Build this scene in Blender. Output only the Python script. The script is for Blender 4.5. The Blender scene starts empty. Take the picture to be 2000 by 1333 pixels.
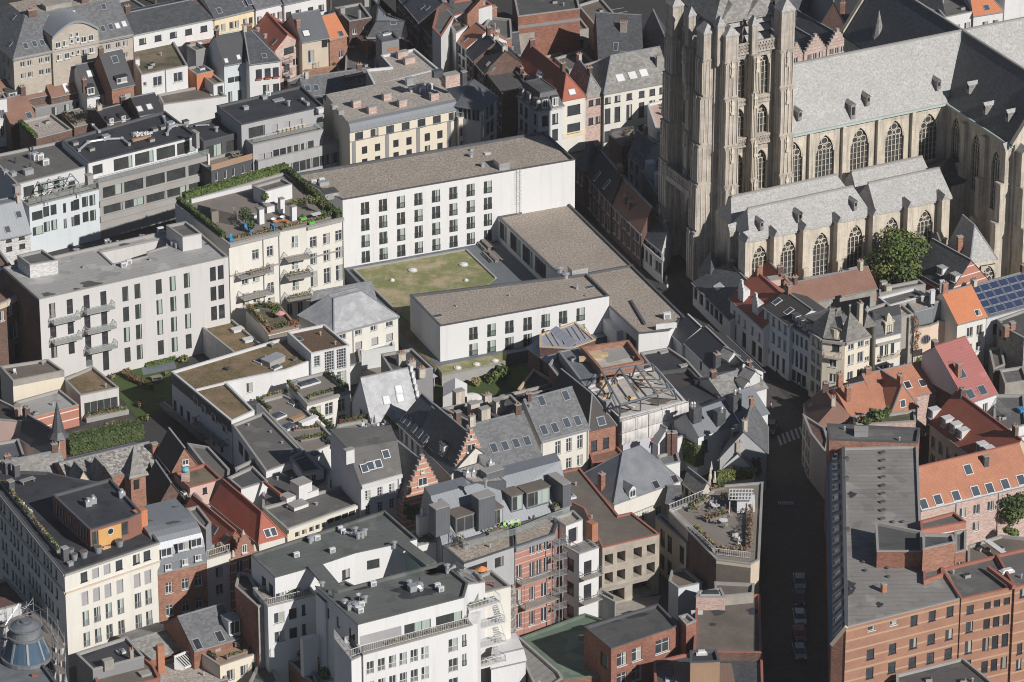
import bpy,math,random
from mathutils import Vector as VV,Matrix
R=math.radians
random.seed(7)
sc=bpy.context.scene
COL=sc.collection
FP,TH,CH,OY=(9400.,R(25.7),338.,720.)
cd=bpy.data.cameras.new('camera')
cam=bpy.data.objects.new('camera',cd)
COL.objects.link(cam)
cam.location=(0,-OY,CH)
cam.rotation_euler=(R(90)-TH,0,0)
cd.sensor_width=36
cd.lens=FP/2000*36
cd.clip_start=10
cd.clip_end=6000
sc.camera=cam
sc.cycles.filter_width=1.05
SD=VV((.725*math.cos(R(32)),-.69*math.cos(R(32)),math.sin(R(32)))).normalized()
w=bpy.data.worlds.new('World')
sc.world=w
w.use_nodes=True
nt=w.node_tree
bg=nt.nodes['Background']
sky=nt.nodes.new('ShaderNodeTexSky')
sky.sky_type='NISHITA'
sky.sun_disc=False
sky.sun_elevation=math.asin(SD.z)
sky.sun_rotation=math.atan2(SD.x,SD.y)
sky.dust_density=.3
sky.air_density=.75
nt.links.new(sky.outputs[0],bg.inputs[0])
bg.inputs[1].default_value=.05
ld=bpy.data.lights.new('sun','SUN')
ld.energy=5.
ld.angle=R(.53)
ld.color=(1,.955,.9)
lo=bpy.data.objects.new('sun',ld)
COL.objects.link(lo)
lo.rotation_euler=SD.to_track_quat('Z','Y').to_euler()
sc.view_settings.view_transform='Standard'
sc.view_settings.look='None'
sc.view_settings.exposure=.02
sc.view_settings.gamma=1
TO=[(0,0,1),(0,0,2.898),(480,0,2.898),(980,0,2.898),(1480,0,2.898),(0,440,2.898),(480,440,2.898),(980,440,2.898),(1480,440,2.898),(0,873,2.898),(480,873,2.898),(980,873,2.898),(1480,873,2.898),(1120,640,5.126),(1480,560,6.061),(1700,520,5.553)]
CT,ST=(math.cos(TH),math.sin(TH))
CAM=VV((0,-OY,CH))
def ray(t,x,y):
 o=TO[t]
 x=o[0]+x/o[2]
 y=o[1]+y/o[2]
 a=(x-1000)/FP
 b=-(y-666.5)/FP
 return VV((a,CT+b*ST,-ST+b*CT))
def up(t,x,y,z):
 d=ray(t,x,y)
 return CAM+d*((z-CH)/d.z)
def pr(P):
 Y=P.y+OY
 Z=P.z-CH
 w_=Y*CT-Z*ST
 v=Y*ST+Z*CT
 return(1000+FP*P.x/w_,666.5-FP*v/w_)
def prt(t,P):
 o=TO[t]
 x,y=pr(P)
 return((x-o[0])*o[2],(y-o[1])*o[2])
def vs(P):
 return pr(P)[1]-pr(P+VV((0,0,1)))[1]
MATS={}
def mat(name,c,c2=None,rough=.8,kind='plain',sc_=.35,amt=.5,bump=0.,metal=0.,spec=.35,p=()):
 def cv(v):
  v=tuple((max(q,.001)**.88 for q in v))
  l=.3*v[0]+.55*v[1]+.15*v[2]
  return tuple((q+(l-q)*.12 for q in v))
 c=cv(c)
 c2=cv(c2)if c2 else tuple((v*.72 for v in c))
 if p and isinstance(p,tuple)and(len(p)==3)and(not isinstance(p[2],tuple))and(not isinstance(p[1],tuple)):
  p=cv(p)
 m=bpy.data.materials.new(name)
 m.use_nodes=True
 MATS[name]=m
 nt=m.node_tree
 N=nt.nodes
 L=nt.links
 bs=N['Principled BSDF']
 bs.inputs['Roughness'].default_value=rough
 bs.inputs['Metallic'].default_value=metal
 bs.inputs['Specular IOR Level'].default_value=spec
 c2=c2 or tuple((v*.72 for v in c))
 tc=N.new('ShaderNodeTexCoord')
 geo=N.new('ShaderNodeNewGeometry')
 def noise(scale,detail=4,rg=.6,vec=None):
  n=N.new('ShaderNodeTexNoise')
  n.inputs['Scale'].default_value=scale
  n.inputs['Detail'].default_value=detail
  n.inputs['Roughness'].default_value=rg
  L.new(vec or geo.outputs['Position'],n.inputs['Vector'])
  return n
 def ramp(src,a,b,ca=0.,cb=1.):
  r=N.new('ShaderNodeMapRange')
  r.inputs['From Min'].default_value=a
  r.inputs['From Max'].default_value=b
  r.inputs['To Min'].default_value=ca
  r.inputs['To Max'].default_value=cb
  L.new(src,r.inputs['Value'])
  return r.outputs[0]
 def mix(f,a,b,mode='MIX'):
  x=N.new('ShaderNodeMix')
  x.data_type='RGBA'
  x.blend_type=mode
  if isinstance(f,float):
   x.inputs[0].default_value=f
  else:
   L.new(f,x.inputs[0])
  for i,v in((6,a),(7,b)):
   if isinstance(v,tuple):
    x.inputs[i].default_value=(*v,1)
   else:
    L.new(v,x.inputs[i])
  return x.outputs[2]
 def mul(a,b):
  x=N.new('ShaderNodeMath')
  x.operation='MULTIPLY'
  for i,v in((0,a),(1,b)):
   if isinstance(v,float):
    x.inputs[i].default_value=v
   else:
    L.new(v,x.inputs[i])
  return x.outputs[0]
 big=noise(sc_,5).outputs[0]
 base=mix(mul(ramp(big,.35,.68),amt),c,c2)
 fine=noise(sc_*9,3).outputs[0]
 base=mix(mul(ramp(fine,.4,.7),amt*.55),base,c2)
 hsrc=fine
 uv=tc.outputs['UV']
 if kind=='brick' or kind=='slate' or kind=='ashlar':
  b=N.new('ShaderNodeTexBrick')
  L.new(uv,b.inputs['Vector'])
  b.inputs['Scale'].default_value=1
  bw,bh,ms=dict(brick=(.44,.15,.012),slate=(.5,.34,.02),ashlar=(.9,.45,.02))[kind]
  if p:
   bw,bh=(p[0],p[1])
  b.inputs['Brick Width'].default_value=bw
  b.inputs['Row Height'].default_value=bh
  b.inputs['Mortar Size'].default_value=ms
  k=.45 if kind!='ashlar' else .14
  b.inputs['Color1'].default_value=(1,1,1,1)
  b.inputs['Color2'].default_value=(1-k,)*3+(1,)
  b.inputs['Mortar'].default_value=(.62,)*3+(1,)if kind=='slate' else(.8,)*3+(1,)
  base=mix(.85,base,b.outputs[0],'MULTIPLY')
  hsrc=b.outputs[0]
 if kind=='tile' or kind=='seam' or kind=='board' or(kind=='felt'):
  sx,sy,dk=dict(tile=(.3,.36,.5),seam=(.55,0,.35),board=(0,.16,.35),felt=(0,1.05,.42))[kind]
  if p:
   sx,sy=(p[0],p[1])
  if name=='corrugated':
   dk=.75
  sep=N.new('ShaderNodeSeparateXYZ')
  L.new(uv,sep.inputs[0])
  hs=None
  for ch,s_ in((0,sx),(1,sy)):
   if not s_:
    continue
   q=N.new('ShaderNodeMath')
   q.operation='FRACT'
   L.new(mul(sep.outputs[ch],1./s_),q.inputs[0])
   e=.75 if kind=='tile' else .82 if kind=='felt' else .9
   line=ramp(q.outputs[0],e,1.)
   base=mix(mul(line,dk if kind!='seam' else .55),base,tuple((v*.4 for v in c))if kind!='seam' else tuple((min(1,v*1.7)for v in c)))
   hs=line if hs is None else mul(hs,line)
  wn=N.new('ShaderNodeTexWhiteNoise')
  wn.noise_dimensions='2D'
  sn=N.new('ShaderNodeVectorMath')
  sn.operation='SNAP'
  L.new(uv,sn.inputs[0])
  sn.inputs[1].default_value=(sx or 2.5,sy or 6,1)
  L.new(sn.outputs[0],wn.inputs['Vector'])
  base=mix(mul(wn.outputs[0],.35 if kind=='tile' else .4 if kind=='felt' else .22),base,c2)
  hsrc=hs
 if kind=='felt':
  n4=noise(.33,4,.55).outputs[0]
  base=mix(ramp(n4,.585,.62,0.,.45),base,tuple((v*.5 for v in c)))
  n5=noise(.21,3,.5).outputs[0]
  base=mix(ramp(n5,.6,.64,0.,.3),base,tuple((min(1,v*1.5+.02)for v in c)))
 if name.startswith(('white','cream','warm','pale','mid_','sand','yellow')):
  mp=N.new('ShaderNodeMapping')
  L.new(geo.outputs['Position'],mp.inputs[0])
  mp.inputs['Scale'].default_value=(1.3,1.3,.09)
  n4=noise(1,4,.6,mp.outputs[0]).outputs[0]
  base=mix(ramp(n4,.52,.76,0.,.3),base,tuple((v*.62 for v in c)))
 if kind=='gravel' or kind=='sedum':
  n2=noise(3.4,2,.7).outputs[0]
  base=mix(ramp(n2,.38,.62),base,tuple((v*.8 for v in c2)))
  if kind=='sedum' and p:
   n3=noise(.22,6,.7).outputs[0]
   base=mix(ramp(n3,.46,.62),base,p)
  hsrc=n2
 if kind=='stain':
  mp=N.new('ShaderNodeMapping')
  L.new(geo.outputs['Position'],mp.inputs[0])
  mp.inputs['Scale'].default_value=(1.6,1.6,.16)
  n2=noise(1,5,.65,mp.outputs[0]).outputs[0]
  base=mix(mul(ramp(n2,.46,.7),.75),base,p or c2)
  b=N.new('ShaderNodeTexBrick')
  L.new(uv,b.inputs['Vector'])
  b.inputs['Scale'].default_value=1
  b.inputs['Brick Width'].default_value=1.
  b.inputs['Row Height'].default_value=.42
  b.inputs['Mortar Size'].default_value=.02
  b.inputs['Color1'].default_value=(1,1,1,1)
  b.inputs['Color2'].default_value=(.84,)*3+(1,)
  b.inputs['Mortar'].default_value=(.8,)*3+(1,)
  base=mix(.7,base,b.outputs[0],'MULTIPLY')
 if kind=='lichen':
  n2=noise(p[0]if p else 1.6,3,.55).outputs[0]
  base=mix(ramp(n2,.4,.6),base,c2)
  b=N.new('ShaderNodeTexBrick')
  L.new(uv,b.inputs['Vector'])
  b.inputs['Scale'].default_value=1
  b.inputs['Brick Width'].default_value=.5
  b.inputs['Row Height'].default_value=.3
  b.inputs['Mortar Size'].default_value=.02
  b.inputs['Color1'].default_value=(1,1,1,1)
  b.inputs['Color2'].default_value=(.75,)*3+(1,)
  b.inputs['Mortar'].default_value=(.7,)*3+(1,)
  base=mix(.6,base,b.outputs[0],'MULTIPLY')
 if kind=='band':
  sep=N.new('ShaderNodeSeparateXYZ')
  L.new(uv,sep.inputs[0])
  q=N.new('ShaderNodeMath')
  q.operation='FRACT'
  L.new(mul(sep.outputs[1],1/p[0]),q.inputs[0])
  g=N.new('ShaderNodeMath')
  g.operation='GREATER_THAN'
  g.inputs[1].default_value=p[1]
  L.new(q.outputs[0],g.inputs[0])
  base=mix(g.outputs[0],base,p[2])
 if kind=='leaf':
  oi=noise(1.3,3).outputs[0]
  base=mix(ramp(oi,.3,.7),c,c2)
  bs.inputs['Subsurface Weight'].default_value=0
 if kind=='glass':
  oi=N.new('ShaderNodeObjectInfo')
  r=oi.outputs['Random']
  sp=N.new('ShaderNodeSeparateXYZ')
  L.new(tc.outputs['Generated'],sp.inputs[0])
  fr=N.new('ShaderNodeMath')
  fr.operation='FRACT'
  L.new(mul(r,7.3),fr.inputs[0])
  side=N.new('ShaderNodeMath')
  side.operation='GREATER_THAN'
  L.new(sp.outputs[0],side.inputs[0])
  L.new(ramp(fr.outputs[0],0,1,.35,1.1),side.inputs[1])
  cur=N.new('ShaderNodeMath')
  cur.operation='GREATER_THAN'
  cur.inputs[1].default_value=p[0]
  L.new(r,cur.inputs[0])
  wv=N.new('ShaderNodeTexWave')
  wv.inputs['Scale'].default_value=6
  L.new(tc.outputs['Generated'],wv.inputs[0])
  curt=mix(ramp(wv.outputs[1],0,1,0.,.5),p[1],tuple((v*.5 for v in p[1])))
  base=mix(mul(side.outputs[0],cur.outputs[0]),mix(ramp(noise(.8).outputs[0],.3,.7),c,c2),curt)
 if bump and hsrc is not None:
  b=N.new('ShaderNodeBump')
  b.inputs['Strength'].default_value=bump
  b.inputs['Distance'].default_value=.06
  L.new(hsrc,b.inputs['Height'])
  L.new(b.outputs[0],bs.inputs['Normal'])
  if kind in('tile','felt','board'):
   b.invert=True
 L.new(base,bs.inputs['Base Color'])
 return m
M=MATS
mat('white',(.6,.6,.6),(.49,.49,.485),.85,sc_=.25,amt=.5)
mat('white_clean',(.6,.6,.6),(.55,.55,.55),.85,sc_=.2,amt=.4)
mat('white_bricks',(.6,.595,.585),(.58,.57,.55),.85,'brick',sc_=.3)
mat('warm_grey',(.5,.485,.47),(.46,.445,.43),.85,sc_=.2,amt=.5)
mat('cream',(.63,.565,.44),(.58,.5,.37),.85,sc_=.3)
mat('cream_pale',(.62,.595,.53),(.53,.505,.44),.85,sc_=.25)
mat('yellow',(.66,.55,.33),(.6,.48,.28),.85)
mat('sand',(.52,.43,.32),(.4,.32,.23),.85,sc_=.4)
mat('beige_stone',(.42,.36,.29),(.34,.29,.23),.85,'ashlar',sc_=.3)
mat('peach',(.62,.45,.33),(.55,.4,.3),.85)
mat('pink',(.58,.4,.34),(.46,.3,.25),.85,'brick')
mat('pink_plaster',(.55,.36,.3),(.45,.3,.26),.85)
mat('brick_red',(.33,.125,.075),(.2,.075,.05),.88,'brick',sc_=.3,amt=.8)
mat('brick_orange',(.38,.165,.1),(.25,.11,.07),.88,'brick',sc_=.3,amt=.8)
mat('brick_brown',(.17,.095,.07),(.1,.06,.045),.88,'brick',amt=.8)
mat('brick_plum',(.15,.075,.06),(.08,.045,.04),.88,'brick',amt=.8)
mat('brick_band',(.34,.15,.085),(.22,.1,.065),.88,'band',sc_=.3,amt=.8,p=(1.6,.82,(.41,.28,.18)))
mat('brick_thin',(.38,.16,.12),(.27,.11,.085),.88,'band',sc_=.5,amt=.7,p=(.9,.87,(.52,.4,.34)))
mat('brick_stripe',(.52,.21,.12),(.4,.155,.095),.88,'band',sc_=.5,amt=.7,p=(.9,.78,(.58,.5,.42)))
mat('brick_courses',(.42,.15,.1),(.3,.11,.07),.88,'band',sc_=.5,amt=.7,p=(1.5,.88,(.66,.62,.56)))
mat('grey_render',(.2,.2,.205),(.15,.15,.155),.8)
mat('mid_grey',(.33,.335,.34),(.27,.27,.28),.8)
mat('pale_grey',(.5,.51,.51),(.43,.44,.44),.8)
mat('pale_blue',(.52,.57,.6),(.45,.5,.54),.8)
mat('dark_cladding',(.055,.057,.065),(.04,.04,.045),.6,'seam')
mat('frame_concrete',(.4,.345,.27),(.24,.205,.165),.9,sc_=.5,amt=.9)
mat('concrete',(.32,.295,.26),(.2,.18,.155),.9,sc_=.5,amt=.9)
mat('slab_dusty',(.5,.455,.4),(.3,.265,.23),.95,sc_=.5,amt=.9)
mat('soot',(.1,.095,.09),(.06,.055,.05),.9)
mat('stone',(.58,.505,.395),(.36,.31,.245),.9,'stain',sc_=.5,amt=.6,p=(.2,.175,.145))
mat('stone_pale',(.63,.55,.43),(.42,.365,.28),.9,'stain',sc_=.5,amt=.5,p=(.26,.23,.19))
mat('stone_tower',(.5,.435,.36),(.3,.262,.22),.9,'stain',sc_=.5,amt=.8,p=(.15,.13,.11))
mat('coping',(.29,.278,.26),(.2,.19,.175),.7)
mat('coping_dark',(.075,.077,.085),(.05,.05,.055),.55)
mat('coping_white',(.54,.54,.54),(.44,.44,.44),.6)
mat('coping_brick',(.33,.1,.065),(.2,.07,.05),.8)
mat('gravel',(.44,.37,.3),(.24,.195,.155),.95,'gravel',sc_=.12,bump=.5)
mat('gravel_pale',(.48,.415,.355),(.28,.25,.215),.95,'gravel',sc_=.15,bump=.5)
mat('felt_black',(.017,.019,.026),(.036,.038,.045),.75,'felt',sc_=.2,amt=.8)
mat('felt_dark',(.075,.074,.074),(.052,.051,.052),.85,'felt',sc_=.2,amt=.9)
mat('felt_grey',(.115,.113,.107),(.08,.078,.074),.88,'felt',sc_=.22,amt=.9)
mat('felt_green',(.105,.115,.105),(.075,.083,.078),.88,'felt',sc_=.22,amt=.8)
mat('felt_light',(.34,.335,.32),(.27,.265,.255),.88,'felt',sc_=.15,amt=.8)
mat('felt_brown',(.15,.12,.095),(.085,.07,.058),.9,'plain',sc_=.18,amt=1.)
mat('felt_mint',(.13,.19,.135),(.08,.115,.085),.85,'felt',sc_=.15,amt=.9)
mat('corrugated',(.235,.22,.205),(.16,.15,.14),.88,'felt',sc_=.2,amt=.8,p=(0,1.25))
mat('puddle',(.02,.018,.016),(.03,.025,.02),.25)
mat('sedum',(.18,.14,.05),(.1,.07,.032),.95,'sedum',sc_=.3,bump=.8,p=(.2,.125,.07))
mat('sedum_red',(.14,.075,.04),(.09,.055,.03),.95,'sedum',sc_=.3,bump=.8)
mat('lawn_dry',(.13,.17,.035),(.19,.19,.07),.95,'sedum',sc_=.3,bump=.8,p=(.34,.265,.15))
mat('grass',(.05,.085,.015),(.035,.06,.012),.95,'sedum',bump=.8)
mat('moss',(.1,.085,.05),(.2,.15,.1),.95,'sedum',bump=.6,p=(.06,.06,.03))
mat('deck',(.2,.17,.145),(.13,.11,.095),.85,'board')
mat('deck_grey',(.22,.21,.2),(.16,.15,.145),.85,'board')
mat('paving_blue',(.115,.135,.155),(.085,.1,.115),.8,'board',p=(1.2,.6))
mat('slate',(.075,.08,.09),(.05,.053,.06),.55,'slate',spec=.5)
mat('slate_mid',(.13,.135,.145),(.09,.094,.1),.6,'slate',spec=.5)
mat('slate_old',(.3,.29,.27),(.2,.19,.175),.8,'slate',amt=.9)
mat('slate_pale',(.42,.43,.445),(.3,.31,.325),.6,'lichen',spec=.4,p=(.7,))
mat('slate_church',(.42,.415,.41),(.27,.265,.255),.65,'lichen',spec=.4,p=(3.4,))
mat('slate_white',(.46,.44,.41),(.13,.115,.105),.8,'lichen',p=(2.2,))
mat('metal_roof',(.085,.093,.105),(.06,.066,.076),.5,'seam',spec=.5)
mat('zinc',(.19,.205,.225),(.14,.155,.172),.45,'seam',metal=.25)
mat('zinc_flat',(.27,.29,.31),(.2,.21,.23),.5,metal=.25)
mat('lead',(.1,.112,.13),(.19,.2,.215),.5,'plain',metal=.2,sc_=.5,amt=.8)
mat('tile_orange',(.45,.165,.08),(.28,.1,.055),.85,'tile',bump=.5,sc_=.4,amt=.7)
mat('tile_bright',(.58,.17,.055),(.42,.12,.045),.85,'tile',bump=.5)
mat('tile_red',(.42,.095,.05),(.27,.065,.04),.8,'tile',bump=.6,sc_=.4,amt=.8)
mat('tile_crimson',(.34,.095,.085),(.27,.08,.07),.8,'felt',p=(0,.5),bump=.3)
mat('tile_brown',(.24,.115,.075),(.15,.075,.055),.85,'tile',bump=.5,amt=.8)
mat('tile_dark',(.035,.036,.042),(.022,.022,.026),.5,'tile',bump=.5,spec=.5)
mat('tile_worn',(.055,.047,.045),(.035,.03,.03),.75,'tile',bump=.6)
mat('frame_white',(.62,.62,.61),None,.5)
mat('frame_dark',(.045,.048,.055),None,.5)
mat('frame_grey',(.24,.25,.26),None,.5)
mat('frame_green',(.1,.14,.13),None,.5)
mat('rail',(.36,.37,.38),None,.4,metal=.5)
mr=mat('rail_glass',(.35,.42,.42),None,.1)
_n=mr.node_tree
_t=_n.nodes.new('ShaderNodeBsdfTransparent')
_m=_n.nodes.new('ShaderNodeMixShader')
_m.inputs[0].default_value=.3
_n.links.new(_t.outputs[0],_m.inputs[1])
_n.links.new(_n.nodes['Principled BSDF'].outputs[0],_m.inputs[2])
_n.links.new(_m.outputs[0],_n.nodes['Material Output'].inputs[0])
mat('steel',(.2,.24,.28),(.16,.18,.21),.5,metal=.4)
mat('aluminium',(.6,.61,.62),(.45,.46,.47),.35,metal=.6)
mat('pane',(.02,.024,.03),(.045,.052,.06),.08,'glass',spec=.6,p=(.45,(.42,.42,.38)))
mat('pane_dark',(.016,.016,.02),(.03,.03,.036),.12,'glass',spec=.6,p=(.75,(.3,.28,.25)))
mat('pane_curtain',(.02,.022,.024),(.04,.046,.044),.1,'glass',spec=.5,p=(.2,(.4,.47,.43)))
mat('pane_sky',(.05,.065,.085),(.03,.04,.05),.12,spec=.5)
mat('pane_blue',(.03,.065,.11),(.05,.09,.14),.15,spec=.5)
mat('pane_grid',(.055,.06,.06),(.035,.04,.042),.25,'slate',spec=.5,p=(.28,.42))
mat('opening_shade',(.012,.011,.011),(.02,.018,.017),.95)  # near-black colour that stands for the shade inside openings
mat('shutter',(.33,.32,.33),None,.6,'board',p=(0,.12))
mat('green_glass',(.12,.22,.19),(.18,.3,.26),.15,spec=.6)
mat('solar',(.016,.028,.075),(.022,.038,.095),.2,spec=.6)
mat('bronze_green',(.38,.46,.42),None,.7)
mat('asphalt',(.034,.032,.032),(.024,.023,.023),.9,sc_=.3)
mat('cobbles',(.075,.066,.06),(.05,.045,.042),.9,'slate',p=(.4,.25))
mat('paint',(.38,.38,.37),(.2,.2,.19),.8,sc_=2)
mat('wood',(.34,.2,.11),(.24,.14,.08),.8,'board',p=(.15,0))
mat('wood_yellow',(.6,.3,.07),(.48,.23,.05),.7,'board',p=(.3,0))
mat('wood_red',(.23,.085,.055),(.15,.06,.04),.8,'board',p=(.2,0))
mat('wood_raw',(.55,.38,.2),(.42,.28,.14),.8)
mat('timber_roof',(.2,.12,.085),None,.8,'seam')
mat('bark',(.1,.075,.05),None,.9)
mat('leaf_green',(.035,.065,.012),(.075,.105,.02),.7,'leaf')
mat('leaf_dark',(.022,.042,.01),(.05,.075,.018),.7,'leaf')
mat('leaf_yellow',(.1,.12,.018),(.17,.17,.03),.7,'leaf')
mat('leaf_hedge',(.05,.09,.01),(.085,.135,.018),.7,'leaf')
mat('leaf_dry',(.26,.18,.08),(.18,.13,.06),.8,'leaf')
mat('leaf_rust',(.2,.075,.035),(.14,.055,.03),.8,'leaf')
mat('flower_red',(.5,.02,.03),None,.6)
mat('plastic_white',(.64,.64,.64),None,.5)
mat('blue',(.02,.22,.5),None,.5)
mat('green_paint',(.08,.5,.05),None,.5)
mat('lime',(.3,.65,.05),None,.5)
mat('orange',(.75,.22,.03),None,.5)
mat('red',(.6,.03,.02),None,.5)
mat('turquoise',(.1,.42,.5),None,.4)
mat('terracotta',(.38,.15,.08),None,.8)
mat('sheet_white',(.6,.585,.56),(.42,.4,.385),.7,sc_=.9,amt=.9)
mat('sheet_print',(.42,.43,.5),(.34,.34,.42),.7,sc_=.9)
mat('maroon',(.2,.05,.045),None,.7)
mat('underlay',(.3,.33,.4),(.22,.24,.3),.5,'seam',p=(1.3,0))
mat('car_silver',(.24,.26,.29),None,.25,metal=.6)
mat('car_black',(.02,.02,.024),None,.2,spec=.6)
mat('car_white',(.36,.39,.43),None,.25,spec=.6)
mat('car_red',(.25,.02,.02),None,.25,spec=.6)
mat('tyre',(.02,.02,.02),None,.8)
mat('lamp_glass',(.7,.7,.72),None,.1)
mat('skin',(.55,.34,.25),None,.6)
mat('cloth_dark',(.03,.035,.05),None,.9)
mat('cloth_pink',(.55,.22,.26),None,.9)
mat('cloth_white',(.6,.6,.58),None,.9)
mat('hair',(.03,.02,.012),None,.7)
ZERO=VV((0,0,0))
class MB:
 def __init__(s):
  s.v=[]
  s.f=[]
  s.u=[]
  s.m=[]
 def face(s,pts,m=0,uv=None):
  k=len(s.v)
  s.v+=[VV(p)for p in pts]
  s.f.append(list(range(k,k+len(pts))))
  s.m.append(m)
  if uv is None:
   P=[VV(p)for p in pts]
   n=ZERO.copy()
   for i in range(1,len(P)-1):
    n+=(P[i]-P[0]).cross(P[i+1]-P[0])
   n=n.normalized()if n.length>1e-09 else VV((0,0,1))
   if abs(n.z)>.999:
    a=P[1]-P[0]
    a.z=0
    a=a.normalized()if a.length>1e-06 else VV((1,0,0))
    b=VV((-a.y,a.x,0))
   else:
    a=VV((-n.y,n.x,0)).normalized()
    b=n.cross(a)
   uv=[(p.dot(a),p.dot(b))for p in P]
  s.u+=uv
 def box(s,c,w,d,h,ang=0,m=0,top=1.,z0=0):
  ca,sa=(math.cos(ang),math.sin(ang))
  def q(x,y,z):
   return VV((c[0]+x*ca-y*sa,c[1]+x*sa+y*ca,c[2]+z0+z))
  x,y=(w/2,d/2)
  b=[q(-x,-y,0),q(x,-y,0),q(x,y,0),q(-x,y,0)]
  t=[q(-x*top,-y*top,h),q(x*top,-y*top,h),q(x*top,y*top,h),q(-x*top,y*top,h)]
  s.face(b[::-1],m)
  s.face(t,m)
  for i in range(4):
   j=(i+1)%4
   s.face([b[i],b[j],t[j],t[i]],m)
 def prism(s,poly,z0,z1,m=0,top=True,bot=False):
  n=len(poly)
  P=[VV((p[0],p[1],z0))for p in poly]
  Q=[VV((p[0],p[1],z1))for p in poly]
  for i in range(n):
   j=(i+1)%n
   s.face([P[i],P[j],Q[j],Q[i]],m)
  if top:
   s.face(Q,m)
  if bot:
   s.face(P[::-1],m)
 def cyl(s,c,r,h,n=10,m=0,r2=None,cap=True):
  r2=r if r2 is None else r2
  c=VV(c)
  A=[c+VV((r*math.cos(2*math.pi*i/n),r*math.sin(2*math.pi*i/n),0))for i in range(n)]
  B=[c+VV((r2*math.cos(2*math.pi*i/n),r2*math.sin(2*math.pi*i/n),h))for i in range(n)]
  for i in range(n):
   j=(i+1)%n
   s.face([A[i],A[j],B[j],B[i]],m)
  if cap:
   s.face(B,m)
   s.face(A[::-1],m)
 def tube(s,a,b,r,n=5,m=0):
  a=VV(a)
  b=VV(b)
  d=b-a
  if d.length<1e-06:
   return
  d.normalize()
  x=d.cross(VV((0,0,1)))
  x=x.normalized()if x.length>.001 else VV((1,0,0))
  y=d.cross(x)
  A=[a+(x*math.cos(2*math.pi*i/n)+y*math.sin(2*math.pi*i/n))*r for i in range(n)]
  D=b-a
  B=[p+D for p in A]
  for i in range(n):
   j=(i+1)%n
   s.face([A[i],A[j],B[j],B[i]],m)
  s.face(A[::-1],m)
  s.face(B,m)
 def beam(s,a,b,w,h,m=0):
  a=VV(a)
  b=VV(b)
  d=b-a
  x=VV((-d.y,d.x,0))
  x=x.normalized()*w/2 if x.length>.0001 else VV((w/2,0,0))
  y=d.cross(x).normalized()*h/2
  if y.length<1e-06:
   y=VV((0,h/2,0))
  A=[a-x-y,a+x-y,a+x+y,a-x+y]
  B=[p+d for p in A]
  for i in range(4):
   j=(i+1)%4
   s.face([A[i],A[j],B[j],B[i]],m)
  s.face(A[::-1],m)
  s.face(B,m)
 def data(s,name,mats,org=ZERO):
  me=bpy.data.meshes.new(name)
  me.from_pydata([v-org for v in s.v],[],s.f)
  uvl=me.uv_layers.new(name='UVMap')
  flat=[x for q in s.u for x in q]
  uvl.data.foreach_set('uv',flat)
  for x in mats:
   me.materials.append(M[x]if isinstance(x,str)else x)
  me.polygons.foreach_set('material_index',s.m)
  me.update()
  return me
 def build(s,name,mats,parent=None,org=None):
  if isinstance(mats,str):
   mats=[mats]
  o=bpy.data.objects.new(name,s.data(name,mats,VV(org)if org is not None else ZERO))
  COL.objects.link(o)
  if parent:
   o.parent=parent
  return o
def tag(o,label,cat,group=None,kind=None):
 if label:
  o['label']=label
 if cat:
  o['category']=cat
 if group:
  o['group']=group
 if kind:
  o['kind']=kind
 return o
def empty(name,loc,label=None,cat=None,group=None):
 o=bpy.data.objects.new(name,None)
 COL.objects.link(o)
 o.location=loc
 o.empty_display_size=.5
 return tag(o,label,cat,group)
def link(name,me,parent=None,loc=(0,0,0),rz=0):
 o=bpy.data.objects.new(name,me)
 COL.objects.link(o)
 o.parent=parent
 o.location=loc
 o.rotation_euler=(0,0,rz)
 return o
def copytree(o,parent=None):
 c=o.copy()
 COL.objects.link(c)
 c.parent=parent
 for ch in o.children:
  copytree(ch,c)
 return c
def structure(name,mb,mats,kind='structure'):
 o=mb.build(name,mats)
 o['kind']=kind
 return o
WC={}
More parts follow.
